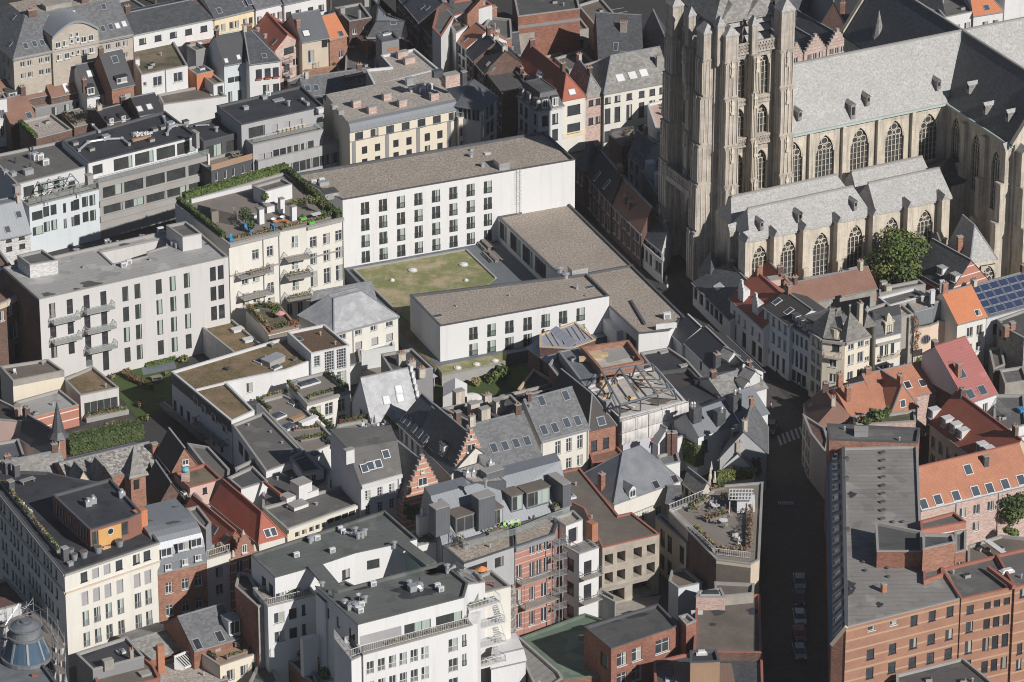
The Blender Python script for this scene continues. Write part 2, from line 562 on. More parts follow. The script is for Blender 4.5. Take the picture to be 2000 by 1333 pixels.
def winmesh(w,h,st):
 w=max(.3,round(w/.08)*.08)
 h=max(.3,round(h/.1)*.1)
 key=(w,h,st)
 if key in WC:
  return WC[key]
 f=MB()
 g=MB()
 x=w/2
 fm=dict(w='frame_white',k='frame_dark',g='frame_grey',n='frame_green').get(st[0],'frame_white')
 ty=st[1:]
 t=.085 if st[0]!='k' else .07
 def bar(x0,x1,z0,z1,y0=0.,y1=.07,m=0):
  f.box(((x0+x1)/2,(y0+y1)/2,z0),x1-x0,y1-y0,z1-z0,m=m)
 pane='pane'
 if ty!='h':
  bar(-x,x,0,t)
  bar(-x,x,h-t,h)
  bar(-x,-x+t,t,h-t)
  bar(x-t,x,t,h-t)
 if ty in('2','3','4','r'):
  bar(-t/2,t/2,t,h-t,.004,.066)
 if ty in('3','4'):
  bar(-x+t,x-t,h*.68,h*.68+t*.8,.008,.062)
 if ty=='4':
  bar(-x+t,x-t,h*.34,h*.34+t*.7,.008,.062)
 if ty=='m':
  n=max(2,round(w/1.2))
  for i in range(1,n):
   q=-x+w*i/n
   bar(q-t/2,q+t/2,t,h-t,.004,.066)
  pane='pane_curtain'
 if ty=='q':
  n=max(2,round(w/.45))
  k=max(3,round(h/.5))
  for i in range(1,n):
   q=-x+w*i/n
   bar(q-.025,q+.025,t,h-t,.004,.066)
  for i in range(1,k):
   q=h*i/k
   bar(-x+t,x-t,q-.025,q+.025,.008,.062)
 if ty=='f':
  f.box((0,.03,t),.09,.06,h-2*t,m=1)
 if ty in('f','r'):
  hh=min(1.,h*.45)
  bar(-x-.04,x+.04,hh-.04,hh+.03,-.2,-.15)
  bar(-x-.04,x+.04,.04,.09,-.2,-.15)
  n=int(w/.13)
  for i in range(n+1):
   q=-x+w*i/n
   bar(q-.014,q+.014,.09,hh-.04,-.187,-.163)
  pane='pane_curtain' if ty=='f' else 'pane'
 if ty in('2','3','4','q','1'):
  bar(-x-.07,x+.07,-.09,0.,-.24,0.)
 if ty=='s':
  pane='shutter'
 if ty=='h':
  pane='opening_shade'  # no glass in a hole: dark sheet painted as its inner shade
 if ty=='d' or(st[0]=='k' and ty=='1'):
  pane='pane_dark'
 if ty=='c':
  pane='pane_curtain'
 y=.035
 g.face([VV((-x+t*.5,y,t*.5)),VV((x-t*.5,y,t*.5)),VV((x-t*.5,y,h-t*.5)),VV((-x+t*.5,y,h-t*.5))])
 if ty=='h':
  f=MB()
  for a in(-1,1):
   f.box((a*(x-.02),.05,0),.04,.1,h)
  f.box((0,.05,h-.04),w-.08,.1,.04)
  fmm=f.data('window',['concrete'])
 else:
  fmm=f.data('window',[fm,'frame_white'])
 WC[key]=(fmm,g.data('pane',[pane]))
 return WC[key]
def window(parent,P,nrm,w,h,st,depth=.13,name='window'):
 fm,pm=winmesh(w,h,st)
 ang=math.atan2(nrm.x,-nrm.y)
 o=link(name,fm,parent,P-nrm*depth,ang)
 link('pane',pm,o)
 return o
def inset(poly,d):
 n=len(poly)
 out=[]
 ds=d if isinstance(d,(list,tuple))else[d]*n
 for i in range(n):
  a,b,c=(poly[i-1],poly[i],poly[(i+1)%n])
  e1=VV((b.x-a.x,b.y-a.y)).normalized()
  e2=VV((c.x-b.x,c.y-b.y)).normalized()
  n1=VV((-e1.y,e1.x))
  n2=VV((-e2.y,e2.x))
  d1,d2=(ds[i-1],ds[i])
  cr=e1.x*e2.y-e1.y*e2.x
  if abs(cr)<.05:
   q=VV((b.x,b.y))+n1*d1
  else:
   p1=VV((b.x,b.y))+n1*d1
   p2=VV((b.x,b.y))+n2*d2
   k=((p2.x-p1.x)*e2.y-(p2.y-p1.y)*e2.x)/cr
   q=p1+e1*k
  out.append(VV((q.x,q.y,b.z)))
 return out
def inpoly(p,poly):
 c=False
 n=len(poly)
 for i in range(n):
  a,b=(poly[i],poly[i-1])
  if(a.y>p.y)!=(b.y>p.y)and p.x<(b.x-a.x)*(p.y-a.y)/(b.y-a.y)+a.x:
   c=not c
 return c
def facade(mb,a,b,z0,z1,ops,depth,m=0,mr=0):
 d=VV((b.x-a.x,b.y-a.y,0))
 L=d.length
 d.normalize()
 nr=VV((d.y,-d.x,0))
 A=VV((a.x,a.y,0))
 us=sorted({0.,L,*[o[0]for o in ops],*[o[1]for o in ops]})
 vs_=sorted({z0,z1,*[o[2]for o in ops],*[o[3]for o in ops]})
 Z=VV((0,0,1))
 if not ops or len(ops)>150:
  cells=None
 for j in range(len(vs_)-1):
  v0,v1=(vs_[j],vs_[j+1])
  run=None
  for i in range(len(us)-1):
   u0,u1=(us[i],us[i+1])
   cu,cv=((u0+u1)/2,(v0+v1)/2)
   hole=any((o[0]<cu<o[1]and o[2]<cv<o[3]for o in ops))
   if hole:
    if run is not None:
     P=[A+d*run+Z*v0,A+d*u0+Z*v0,A+d*u0+Z*v1,A+d*run+Z*v1]
     mb.face(P,m,[(run,v0),(u0,v0),(u0,v1),(run,v1)])
     run=None
   elif run is None:
    run=u0
  if run is not None:
   P=[A+d*run+Z*v0,A+d*L+Z*v0,A+d*L+Z*v1,A+d*run+Z*v1]
   mb.face(P,m,[(run,v0),(L,v0),(L,v1),(run,v1)])
 I=-nr*depth
 for o in ops:
  p=[A+d*o[0]+Z*o[2],A+d*o[1]+Z*o[2],A+d*o[1]+Z*o[3],A+d*o[0]+Z*o[3]]
  for i in range(4):
   j=(i+1)%4
   mb.face([p[i],p[i]+I,p[j]+I,p[j]],mr)
  mb.face([q+I for q in p],mr)
NB=[]
class Bd:
 def __init__(s,name,label,cat,t,pts,z,wall,base=0.,group=None,wmats=None,world=None,dep=None):
  s.t=t
  s.z=z
  s.base=base
  s.wall=wall
  if world:
   P=[VV((p[0],p[1],z))for p in world]
  else:
   P=[None if p is None else up(t,p[0],p[1],z)if len(p)==2 else up(p[2],p[0],p[1],z)for p in pts]
   if len(P)==2:
    d=(P[1]-P[0]).normalized()
    q=VV((-d.y,d.x,0))*dep
    P+=[P[1]+q,P[0]+q]
   if len(P)==4:
    for i in range(4):
     if P[i]is None:
      P[i]=P[i-1]+P[(i+1)%4]-P[(i+2)%4]
   if len(P)==3:
    P.append(P[0]+P[2]-P[1])
  ar=sum((P[i].x*P[(i+1)%len(P)].y-P[(i+1)%len(P)].x*P[i].y for i in range(len(P))))
  if ar<0:
   print('WARN clockwise',label)
  s.P=P
  c=sum(P,ZERO)/len(P)
  s.o=VV((c.x,c.y,base))
  s.root=empty(name,s.o,label,cat,group)
  d=P[1]-P[0]
  s.ang=math.atan2(d.y,d.x)
  s.ops={}
  s.wn=[]
  s.planes=[]
  s.extra=[]
  s.wmb=MB()
  s.tops={}
  s.depth=.2
  s.roofo=None
  NB.append(s)
 def part(s,name,mb,mats,parent=None,label=None):
  k=dict(gutter=6,cornice=6,string_course=6,roof_patch=1,damp_patch=1,puddle=1,batten=6).get(name)
  if k and len(mb.f)>k:
   for i in range(0,len(mb.f),k):
    b=MB()
    [b.face([mb.v[j]for j in mb.f[q]],mb.m[q],[mb.u[j]for j in mb.f[q]])for q in range(i,min(i+k,len(mb.f)))]
    o=b.build(name,mats,parent or s.root,org=s.o)
   return o
  o=mb.build(name,mats,parent or s.root,org=s.o)
  if label:
   o['label']=label
  return o
 def edge(s,e):
  return(s.P[e],s.P[(e+1)%len(s.P)])
 def upx(s,e,x,t=None):
  a,b=s.edge(e)
  xa=prt(t or s.t,a)[0]
  xb=prt(t or s.t,b)[0]
  return(x-xa)/(xb-xa)*(b-a).length
 def win(s,e,xs,w,rows,st='w2',t=None):
  t=t if t is not None else s.t
  a,b=s.edge(e)
  L=(b-a).length
  d=(b-a).normalized()
  nr=VV((d.y,-d.x,0))
  k=TO[t][2]
  mpx=L/abs(prt(t,b)[0]-prt(t,a)[0])
  W=w*mpx
  ops=s.ops.setdefault(e,[])
  for x in xs:
   u=s.upx(e,x,t)
   if u-W/2<.08 or u+W/2>L-.08:
    continue
   v=vs(a+d*u)*k
   for dy,h in rows:
    zt=s.z-dy/v
    zb=zt-h/v
    if zb<s.base+.05:
     zb=s.base+.05
    if zt-zb<.3 or zt>s.z-.06:
     continue
    W2=max(.3,round(W/.08)*.08)
    H2=max(.3,round((zt-zb)/.1)*.1)
    zb=zt-H2
    if any((not(u+W2/2<=o[0]or u-W2/2>=o[1]or zt<=o[2]or(zb>=o[3]))for o in ops)):
     continue
    ops.append((u-W2/2,u+W2/2,zb,zt))
    s.wn.append((a+d*u,zb,nr,W2,H2,st))
  return s
 def done(s,blind=()):
  n=len(s.P)
  for e in range(n):
   a,b=s.edge(e)
   facade(s.wmb,a,b,s.base,s.z,s.ops.get(e,[]),s.depth)
  s.wo=s.part('wall',s.wmb,[s.wall])
  for P,zb,nr,W,H,st in s.wn:
   window(s.root,VV((P.x,P.y,zb))-s.o,nr,W,H,st,s.depth-.08)
  return s
 def plane(s,poly,e=None):
  n=ZERO.copy()
  for i in range(1,len(poly)-1):
   n+=(poly[i]-poly[0]).cross(poly[i+1]-poly[0])
  n.normalize()
  if n.z<0:
   n=-n
  s.planes.append((poly,n))
 def flat(s,rm='felt_dark',cop='coping',ph=.35,pw=.3,uvd=None):
  z=s.z
  Q=inset(s.P,pw)
  mb=MB()
  F=[VV((p.x,p.y,z-ph))for p in Q]
  ca,sa=(math.cos(uvd if uvd is not None else s.ang),math.sin(uvd if uvd is not None else s.ang))
  mb.face(F,0,[(p.x*ca+p.y*sa,p.y*ca-p.x*sa)for p in F])
  s.plane(F)
  s.roofo=s.part('roof',mb,[rm])
  pb=MB()
  n=len(Q)
  O=inset(s.P,-.05)
  for i in range(n):
   j=(i+1)%n
   a,b,c,d=(O[i],O[j],Q[j],Q[i])
   h=VV((0,0,.07))
   pb.face([a+h,b+h,c+h,d+h])
   pb.face([a-h,b-h,b+h,a+h])
   pb.face([c+h,c-VV((0,0,ph)),d-VV((0,0,ph)),d+h])
   pb.face([a-h,s.P[i]-h,s.P[j]-h,b-h][::-1])
  s.part('parapet',pb,[cop])
  return s
 def prof(s,rm,pf,ax=0,hl=0.,hr=0.,ov=.25,cap=None,rm2=None,endroof=False,name='roof',ridge=True):
  A,B,C,D=[s.P[(ax+i)%4]for i in range(4)]
  z=s.z
  up_=VV((0,0,1))
  dm=(D-A).length
  rows=[]
  zm=max((p[1]for p in pf))or 1
  eL=(B-A).normalized()
  for p in pf:
   tt=p[0]if len(p)==2 else p[0]/dm
   l=A.lerp(D,tt)
   r=B.lerp(C,tt)
   e=(r-l).normalized()
   k=p[1]/zm
   rows.append([l+e*hl*k+up_*p[1],r-e*hr*k+up_*p[1]])
  for side,hh in((0,hl),(1,hr)):
   poly=[r[side]for r in rows]
   if hh==0 and(not endroof):
    base=[VV((poly[0].x,poly[0].y,z)),VV((poly[-1].x,poly[-1].y,z))]
    pts=poly[:]if poly[0].z<=z+.0001 else[base[0]]+poly
    if poly[-1].z>z+.0001:
     pts.append(base[1])
    pts=pts if side==0 else pts[::-1]
    pts=pts[::-1]
    if len(pts)>2:
     s.wmb.face(pts)
  for side in(0,1):
   r=rows[0]if side==0 else rows[-1]
   if r[0].z>z+.001:
    a,b=(A,B)if side==0 else(C,D)
    q=(r[0],r[1])if side==0 else(r[1],r[0])
    s.wmb.face([VV((a.x,a.y,z)),VV((b.x,b.y,z)),q[1],q[0]])
  rr=[[q.copy()for q in r]for r in rows]
  if ov:
   for i,j in((0,1),(-1,-2)):
    for k in(0,1):
     dv=rows[i][k]-rows[j][k]
     hl_=math.hypot(dv.x,dv.y)
     if hl_>.05:
      rr[i][k]=rows[i][k]+dv*min(ov/hl_,.5)
   for r in rr:
    e=(r[1]-r[0]).normalized()
    if not hl:
     r[0]=r[0]-e*.12
    if not hr:
     r[1]=r[1]+e*.12
  mb=MB()
  T=VV((0,0,.1))
  n=len(rr)
  for i in range(n-1):
   a,b,c,d=(rr[i][0]+T,rr[i][1]+T,rr[i+1][1]+T,rr[i+1][0]+T)
   mi=1 if rm2 and abs(rows[i+1][0].z-rows[i][0].z)<.25*(rows[i+1][0]-rows[i][0]).length*1 and(abs(rows[i+1][0].z-rows[i][0].z)<1)else 0
   mb.face([a,b,c,d],mi)
   s.plane([a,b,c,d])
   mb.face([q-T for q in(d,c,b,a)],mi)
  for side,hh in((0,hl),(1,hr)):
   poly=[r[side]+T for r in rr]
   if hh or endroof:
    pl=poly[::-1]if side==0 else poly
    mb.face(pl)
    s.plane(pl)
   else:
    for i in range(n-1):
     q=[poly[i],poly[i+1],poly[i+1]-T,poly[i]-T]
     mb.face(q if side==0 else q[::-1])
  for r,fl in((rr[0],0),(rr[-1],1)):
   q=[r[0]-T,r[1]-T,r[1]+T,r[0]+T]
   mb.face(q[::-1]if fl else q)
  s.roofo=s.part(name,mb,[rm]+([rm2]if rm2 else[]))
  if cap or ridge:
   cb=MB()
   tops=[i for i in range(1,n-1)if rr[i][0].z>=max((q[0].z for q in rr))-.01 and rm2 is None and(n<=4)]
   for i in tops:
    cb.beam(rr[i][0]+T*1.4,rr[i][1]+T*1.4,.26,.12)
   if hl and tops:
    cb.beam(rr[0][0]+T,rr[tops[0]][0]+T*1.3,.2,.12)
    cb.beam(rr[-1][0]+T,rr[tops[-1]][0]+T*1.3,.2,.12)
   if hr and tops:
    cb.beam(rr[0][1]+T,rr[tops[0]][1]+T*1.3,.2,.12)
    cb.beam(rr[-1][1]+T,rr[tops[-1]][1]+T*1.3,.2,.12)
   if cb.f:
    s.part('ridge_cap',cb,[cap or 'zinc_flat'],s.roofo)
  gb=MB()
  for k,(r,dirn)in enumerate(((rr[0],1),(rr[-1],-1))):
   if rows[0 if k==0 else-1][0].z<z+.3:
    gb.beam(r[0]+T*.2,r[1]+T*.2,.2,.17)
  if gb.f:
   s.part('gutter',gb,['zinc_flat'])
  return s
 def gable(s,rm,rise,ax=0,**k):
  return s.prof(rm,[(0,0),(.5,rise),(1,0)],ax,**k)
 def risepx(s,x,y,ax=0,t=None,f=.5,end=0):
  A,B,C,D=[s.P[(ax+i)%4]for i in range(4)]
  m=A.lerp(D,f)if end==0 else B.lerp(C,f)
  t=s.t if t is None else t
  return(prt(t,m)[1]-y)/TO[t][2]/vs(m)
 def mans(s,h,ins,rm='slate',top='felt_dark',ztop=0.):
  Q=[VV((p.x,p.y,s.z+h))for p in inset(s.P,ins)]
  O=inset(s.P,-.15)
  mb=MB()
  n=len(Q)
  for i in range(n):
   j=(i+1)%n
   f=[O[i],O[j],Q[j],Q[i]]
   mb.face(f)
   s.plane(f)
  mb.face(Q,1)
  s.plane(Q)
  s.roofo=s.part('roof',mb,[rm,top])
  cb=MB()
  for i in range(n):
   j=(i+1)%n
   cb.beam(Q[i]+VV((0,0,.05)),Q[j]+VV((0,0,.05)),.25,.16)
  s.part('coping',cb,['coping_dark'],s.roofo)
  gb=MB()
  for i in range(n):
   j=(i+1)%n
   gb.beam(O[i],O[j],.3,.25)
  s.part('cornice',gb,['coping'])
  return s
 def hit(s,x,y,t=None):
  t=s.t if t is None else t
  d=ray(t,x,y)
  best=None
  for poly,n in s.planes:
   den=d.dot(n)
   if den>-1e-05:
    continue
   k=(poly[0]-CAM).dot(n)/den
   P=CAM+d*k
   if inpoly(P,poly)and(best is None or k<best[0]):
    best=(k,P,n)
  if best is None:
   best_=None
   for poly,n in s.planes:
    c=sum(poly,ZERO)/len(poly)
    den=d.dot(n)
    if den>-1e-05:
     continue
    k=(poly[0]-CAM).dot(n)/den
    P=CAM+d*k
    if best_ is None or(P-c).length<best_[0]:
     best_=((P-c).length,P,n)
   print('MISS',s.root['label'],t,x,y)
   return(best_[1],best_[2])
  return(best[1],best[2])
 def chim(s,pts,w=.9,d=.6,h=1.6,m='brick_brown',pots=2,t=None,name='chimney',mt=None):
  for x,y in pts:
   P,n=s.hit(x,y,t)
   mb=MB()
   mb.box(P,w,d,h+.6,s.ang,0,z0=-.6)
   mb.box(P,w+.14,d+.14,.12,s.ang,1,z0=h)
   for i in range(pots):
    q=(i-(pots-1)/2)*.38
    mb.cyl(P+VV((q*math.cos(s.ang),q*math.sin(s.ang),h+.12)),.13,.4,8,2,.1)
   s.part(name,mb,[m,mt or 'coping','terracotta'],s.roofo)
  return s
 def boxes(s,pts,w=1.,d=1.,h=.5,m='aluminium',m2=None,name='roof_hatch',t=None,ang=None):
  for x,y in pts:
   P,n=s.hit(x,y,t)
   mb=MB()
   a=s.ang if ang is None else ang
   mb.box(P,w,d,h+.2,a,0,z0=-.2)
   mb.box(P,w+.1,d+.1,.1,a,1 if m2 else 0,z0=h)
   s.part(name,mb,[m]+([m2]if m2 else[]),s.roofo)
  return s
 def vents(s,pts,r=.13,h=.6,t=None,m='aluminium'):
  for x,y in pts:
   P,n=s.hit(x,y,t)
   mb=MB()
   mb.cyl(P-VV((0,0,.1)),r,h+.1,8)
   mb.cyl(P+VV((0,0,h)),r*1.7,r*.5,8,0,r*.7)
   s.part('vent',mb,[m],s.roofo)
  return s
 def fans(s,pts,t=None,k=1.):
  for x,y in pts:
   P,n=s.hit(x,y,t)
   mb=MB()
   a=s.ang
   mb.box(P,.9*k,.45*k,.75*k,a,0,z0=.05)
   mb.box(P+VV((math.sin(a)*.25*k,-math.cos(a)*.25*k,.12)),.6*k,.02,.55*k,a,1)
   mb.box(P,.95*k,.5*k,.08,a,0,z0=.78*k)
   s.part('cooling_unit',mb,['plastic_white','frame_grey'],s.roofo)
  return s
 def ducts(s,pts,r=.22,t=None):
  P=[s.hit(x,y,t)[0]+VV((0,0,.35))for x,y in pts]
  mb=MB()
  for a,b in zip(P,P[1:]):
   mb.tube(a,b,r,8)
  for p in P:
   mb.box(p,r*2.3,r*2.3,r*2.2,s.ang,z0=-r*1.1)
  s.part('duct',mb,['aluminium'],s.roofo)
  return s
 def sky(s,pts,w=.8,h=1.1,m='pane_sky',fm='frame_grey',t=None,label=None):
  for x,y in pts:
   P,n=s.hit(x,y,t)
   if n.z>.995:
    a=VV((math.cos(s.ang),math.sin(s.ang),0))
   else:
    a=VV((-n.y,n.x,0)).normalized()
   b=n.cross(a)
   mb=MB()
   def rect(hw,hh,lo,hi,mi):
    q=[P-a*hw-b*hh,P+a*hw-b*hh,P+a*hw+b*hh,P-a*hw+b*hh]
    T=[v+n*hi for v in q]
    B=[v+n*lo for v in q]
    mb.face(T,mi)
    for i in range(4):
     j=(i+1)%4
     mb.face([B[i],B[j],T[j],T[i]],mi)
   rect(w/2+.09,h/2+.09,-.05,.09,0)
   rect(w/2-.03,h/2-.03,.05,.1,1)
   s.part('skylight',mb,[fm,m],s.roofo)
  return s
 def dome(s,pts,w=1.2,d=1.2,t=None,m='pane_sky'):
  for x,y in pts:
   P,n=s.hit(x,y,t)
   mb=MB()
   mb.box(P,w+.25,d+.25,.3,s.ang,0)
   mb.box(P,w,d,.22,s.ang,1,top=.7,z0=.3)
   s.part('skylight',mb,['coping_white',m],s.roofo)
  return s
 def dormer(s,pts,w=1.1,h=1.3,d=1.6,e=0,rm='slate',wm='frame_white',st='w2',t=None,flat=True,label=None):
  a,b=s.edge(e)
  dv=(b-a).normalized()
  nr=VV((dv.y,-dv.x,0))
  ang=math.atan2(dv.y,dv.x)
  for x,y in pts:
   P,n=s.hit(x,y,t)
   c=P-nr*d/2
   mb=MB()
   mb.box(c,w,d,h+.5,ang,0,z0=-.5)
   q=c+VV((0,0,h))
   if flat:
    mb.box(q+nr*.06,w+.25,d+.2,.1,ang,1)
   else:
    L=dv*(w/2+.12)
    f=nr*(d/2+.15)
    bk=-nr*(d/2+.5)
    r=VV((0,0,w*.55))
    mb.face([q-L+f,q+f+r,q+bk+r,q-L+bk][::-1],1)
    mb.face([q+L+f,q+L+bk,q+bk+r,q+f+r][::-1],1)
    mb.face([q-L*.9+f*.98,q+L*.9+f*.98,q+f*.98+r*.9],0)
    mb.face([q-L+f-VV((0,0,.02)),q+L+f-VV((0,0,.02)),q+L+bk-VV((0,0,.02)),q-L+bk-VV((0,0,.02))][::-1],1)
   o=s.part('dormer',mb,[wm,rm])
   window(o,P+nr*.075-s.o+VV((0,0,.08)),nr,w-.22,h-.2,st,0.)
  return s
 def cornice(s,es=(0,),m='coping',dz=0.,h=.35,out=.22,name='cornice'):
  mb=MB()
  for e in es:
   a,b=s.edge(e)
   dv=(b-a).normalized()
   nr=VV((dv.y,-dv.x,0))
   Z=VV((0,0,-dz-h/2))
   mb.beam(a+nr*out/2+Z,b+nr*out/2+Z,out,h)
  s.part(name,mb,[m])
  return s
 def strip(s,e,u0,u1,z0,z1,out,m,name='band'):
  a,b=s.edge(e)
  dv=(b-a).normalized()
  nr=VV((dv.y,-dv.x,0))
  L=(b-a).length
  mb=MB()
  p=a+dv*(u0*L)
  q=a+dv*(u1*L)
  c=(p+q)/2+nr*out/2
  mb.box((c.x,c.y,z0),(q-p).length,out,z1-z0,math.atan2(dv.y,dv.x))
  s.part(name,mb,[m])
  return s
 def pwin(s,e,xy,w,h,st='w2',out=.02,t=None,proud=True):
  t=s.t if t is None else t
  a,b=s.edge(e)
  dv=(b-a).normalized()
  nr=VV((dv.y,-dv.x,0))
  k=TO[t][2]
  mpx=(b-a).length/abs(prt(t,b)[0]-prt(t,a)[0])
  for x,y in xy:
   P=a+dv*s.upx(e,x,t)+nr*out
   z=P.z-(y-prt(t,P)[1])/k/vs(P)
   H=h/k/vs(P)
   window(s.root,VV((P.x,P.y,z-H))-s.o,nr,w*mpx,H,st,-.075)
  return s
 def stepg(s,e,h,n,m,th=.5,cap='coping',extra=0.,topw=.7):
  a,b=s.edge(e)
  dv=(b-a).normalized()
  nr=VV((dv.y,-dv.x,0))
  L=(b-a).length
  ang=math.atan2(dv.y,dv.x)
  mb=MB()
  c=(a+b)/2-nr*(th/2-.06)
  for i in range(n):
   w=L+extra-(L+extra-topw)*i/(n-1)if n>1 else L
   z=s.z+h*i/n
   mb.box((c.x,c.y,z),w,th,h/n,ang,0)
   mb.box((c.x,c.y,z+h/n-.002),w+.1,th+.12,.1,ang,1)
  s.part('stepped_gable',mb,[m,cap])
  return s
 def vol(s,name,t,pts,z,base,wall,roof,dep=None,cop='coping',wins=()):
  v=Bd.__new__(Bd)
  v.t=t
  v.z=z
  v.base=base
  v.wall=wall
  P=[None if p is None else up(t,p[0],p[1],z)if len(p)==2 else up(p[2],p[0],p[1],z)for p in pts]
  if len(P)==2:
   d=(P[1]-P[0]).normalized()
   q=VV((-d.y,d.x,0))*dep
   P+=[P[1]+q,P[0]+q]
  if len(P)==3:
   P.append(P[0]+P[2]-P[1])
  for i in range(4 if len(P)==4 else 0):
   if P[i]is None:
    P[i]=P[i-1]+P[(i+1)%4]-P[(i+2)%4]
  v.P=P
  v.o=s.o
  v.root=s.root
  d=P[1]-P[0]
  v.ang=math.atan2(d.y,d.x)
  v.ops={}
  v.wn=[]
  v.planes=[]
  v.wmb=MB()
  v.depth=.2
  v.roofo=None
  for w in wins:
   v.win(*w)
  if roof:
   v.flat(roof,cop)
  v.done()if roof else None
  return v
 def pipe(s,e,xs,t=None,m='zinc_flat'):
  a,b=s.edge(e)
  dv=(b-a).normalized()
  nr=VV((dv.y,-dv.x,0))
  for x in xs:
   p=a+dv*min(max(s.upx(e,x,t),.15),(b-a).length-.15)+nr*.1
   mb=MB()
   mb.tube((p.x,p.y,s.base),(p.x,p.y,s.z),.07,6)
   s.part('drainpipe',mb,[m])
  return s
 def balcony(s,e,x0,x1,dy,out=1.2,t=None,rail='rail',slab='concrete',h=1.,glass=False,name='balcony'):
  t=s.t if t is None else t
  a,b=s.edge(e)
  dv=(b-a).normalized()
  nr=VV((dv.y,-dv.x,0))
  u0,u1=sorted((s.upx(e,x0,t),s.upx(e,x1,t)))
  z=s.z-dy/TO[t][2]/vs(a)
  p=a+dv*u0
  q=a+dv*u1
  c=(p+q)/2+nr*out/2
  ang=math.atan2(dv.y,dv.x)
  mb=MB()
  mb.box((c.x,c.y,z-.13),u1-u0,out,.13,ang)
  o=s.part(name,mb,[slab])
  rb=MB()
  P=[VV((v.x,v.y,z))for v in(p,p+nr*out,q+nr*out,q)]
  for i in range(3):
   railing(rb,P[i],P[i+1],h,glass)
  s.part('railing',rb,[rail,'green_glass' if glass==2 else 'rail_glass'],o)
  return s
def railing(mb,a,b,h=1.,glass=False,step=.28,m=0):
 Z=VV((0,0,1))
 L=(b-a).length
 mb.beam(a+Z*h,b+Z*h,.07,.06,m)
 mb.beam(a+Z*.08,b+Z*.08,.04,.04,m)
 n=max(1,int(L/(1.3 if glass else step)))
 for i in range(n+1):
  p=a.lerp(b,i/n)
  mb.beam(p,p+Z*h,.035,.035,m)
 if glass:
  mb.face([a+Z*.1,b+Z*.1,b+Z*(h-.05),a+Z*(h-.05)],1)
def fence_rail(s,pts,label,z,h=1.,glass=False,t=None,m='rail',closed=False,root=None):
 P=[up(s.t if t is None else t,x,y,z)for x,y in pts]
 mb=MB()
 if closed:
  P.append(P[0])
 for a,b in zip(P,P[1:]):
  railing(mb,a,b,h,glass)
 s.part('railing',mb,[m,'green_glass' if glass==2 else 'rail_glass'])
 return s
def leafmb(mb,cs,n,size,nm=1,flat=1.):
 tot=sum((c[1]*c[2]*c[3]for c in cs))
 for c,rx,ry,rz in cs:
  k=max(6,int(n*rx*ry*rz/tot))
  mi=random.randrange(nm)
  for _ in range(k):
   v=VV((random.gauss(0,1),random.gauss(0,1),random.gauss(0,1))).normalized()
   r=random.random()**.4
   p=VV(c)+VV((v.x*rx,v.y*ry,v.z*rz))*r
   s=size*random.uniform(.6,1.3)
   nn=(v+VV((random.uniform(-1,1),random.uniform(-1,1),random.uniform(-.3,1.2)))).normalized()
   a=nn.orthogonal().normalized()
   b=nn.cross(a)
   th=random.uniform(0,6.28)
   a,b=(a*math.cos(th)+b*math.sin(th),b*math.cos(th)-a*math.sin(th))
   mb.face([p-a*s-b*s*.6,p+a*s-b*s*.6,p+a*s*.5+b*s,p-a*s*.6+b*s*.8],mi if random.random()<.8 else random.randrange(nm),[(0,0)]*4)
LV={}
def bushmesh(mats,key=0,n=90):
 k=(tuple(mats),key,n)
 if k not in LV:
  mb=MB()
  cs=[(VV((random.uniform(-.35,.35),random.uniform(-.35,.35),random.uniform(.25,.7))),.4,.4,.33)for _ in range(5)]
  leafmb(mb,cs,n,.13,len(mats))
  LV[k]=mb.data('foliage',mats)
 return LV[k]
def bush(P,r,h,label,mats=('leaf_green','leaf_dark'),cat='shrub',group=None,name='shrub',pot=None,n=130):
 root=empty(name,P,label,cat,group)
 z=0
 if pot:
  mb=MB()
  mb.cyl((0,0,0),r*.5,.55*r+.2,10,0,r*.65,cap=True)
  mb.build('pot',[pot],root)
  z=.5*r+.15
 o=link('foliage',bushmesh(mats,random.randrange(3),n),root,(0,0,z),random.uniform(0,6))
 o.scale=(r,r,h)
 sb=MB()
 sb.tube((0,0,0),(0,0,z+h*.5),.05)
 sb.build('stem',['bark'],root)
 return root
def planter(a,b,wd,h,fh,label,mats=('leaf_green','leaf_dry'),box='deck',cat='planter',group=None,dens=26,name='planter'):
 c=(a+b)/2
 root=empty(name,c,label,cat,group)
 L=(b-a).length
 ang=math.atan2(b.y-a.y,b.x-a.x)
 mb=MB()
 mb.box((0,0,0),L,wd,h,ang)
 mb.build('planter_box',[box],root)
 lf=MB()
 cs=[]
 n=max(2,int(L/.5))
 for i in range(n):
  k=(i+.5)/n-.5
  p=VV((math.cos(ang)*k*L,math.sin(ang)*k*L,h+fh*random.uniform(.2,.5)))
  cs.append((p,.35,wd*.55,fh*random.uniform(.3,.65)))
 leafmb(lf,cs,int(L*dens),.12,len(mats))
 lf.build('foliage',mats,root)
 return root
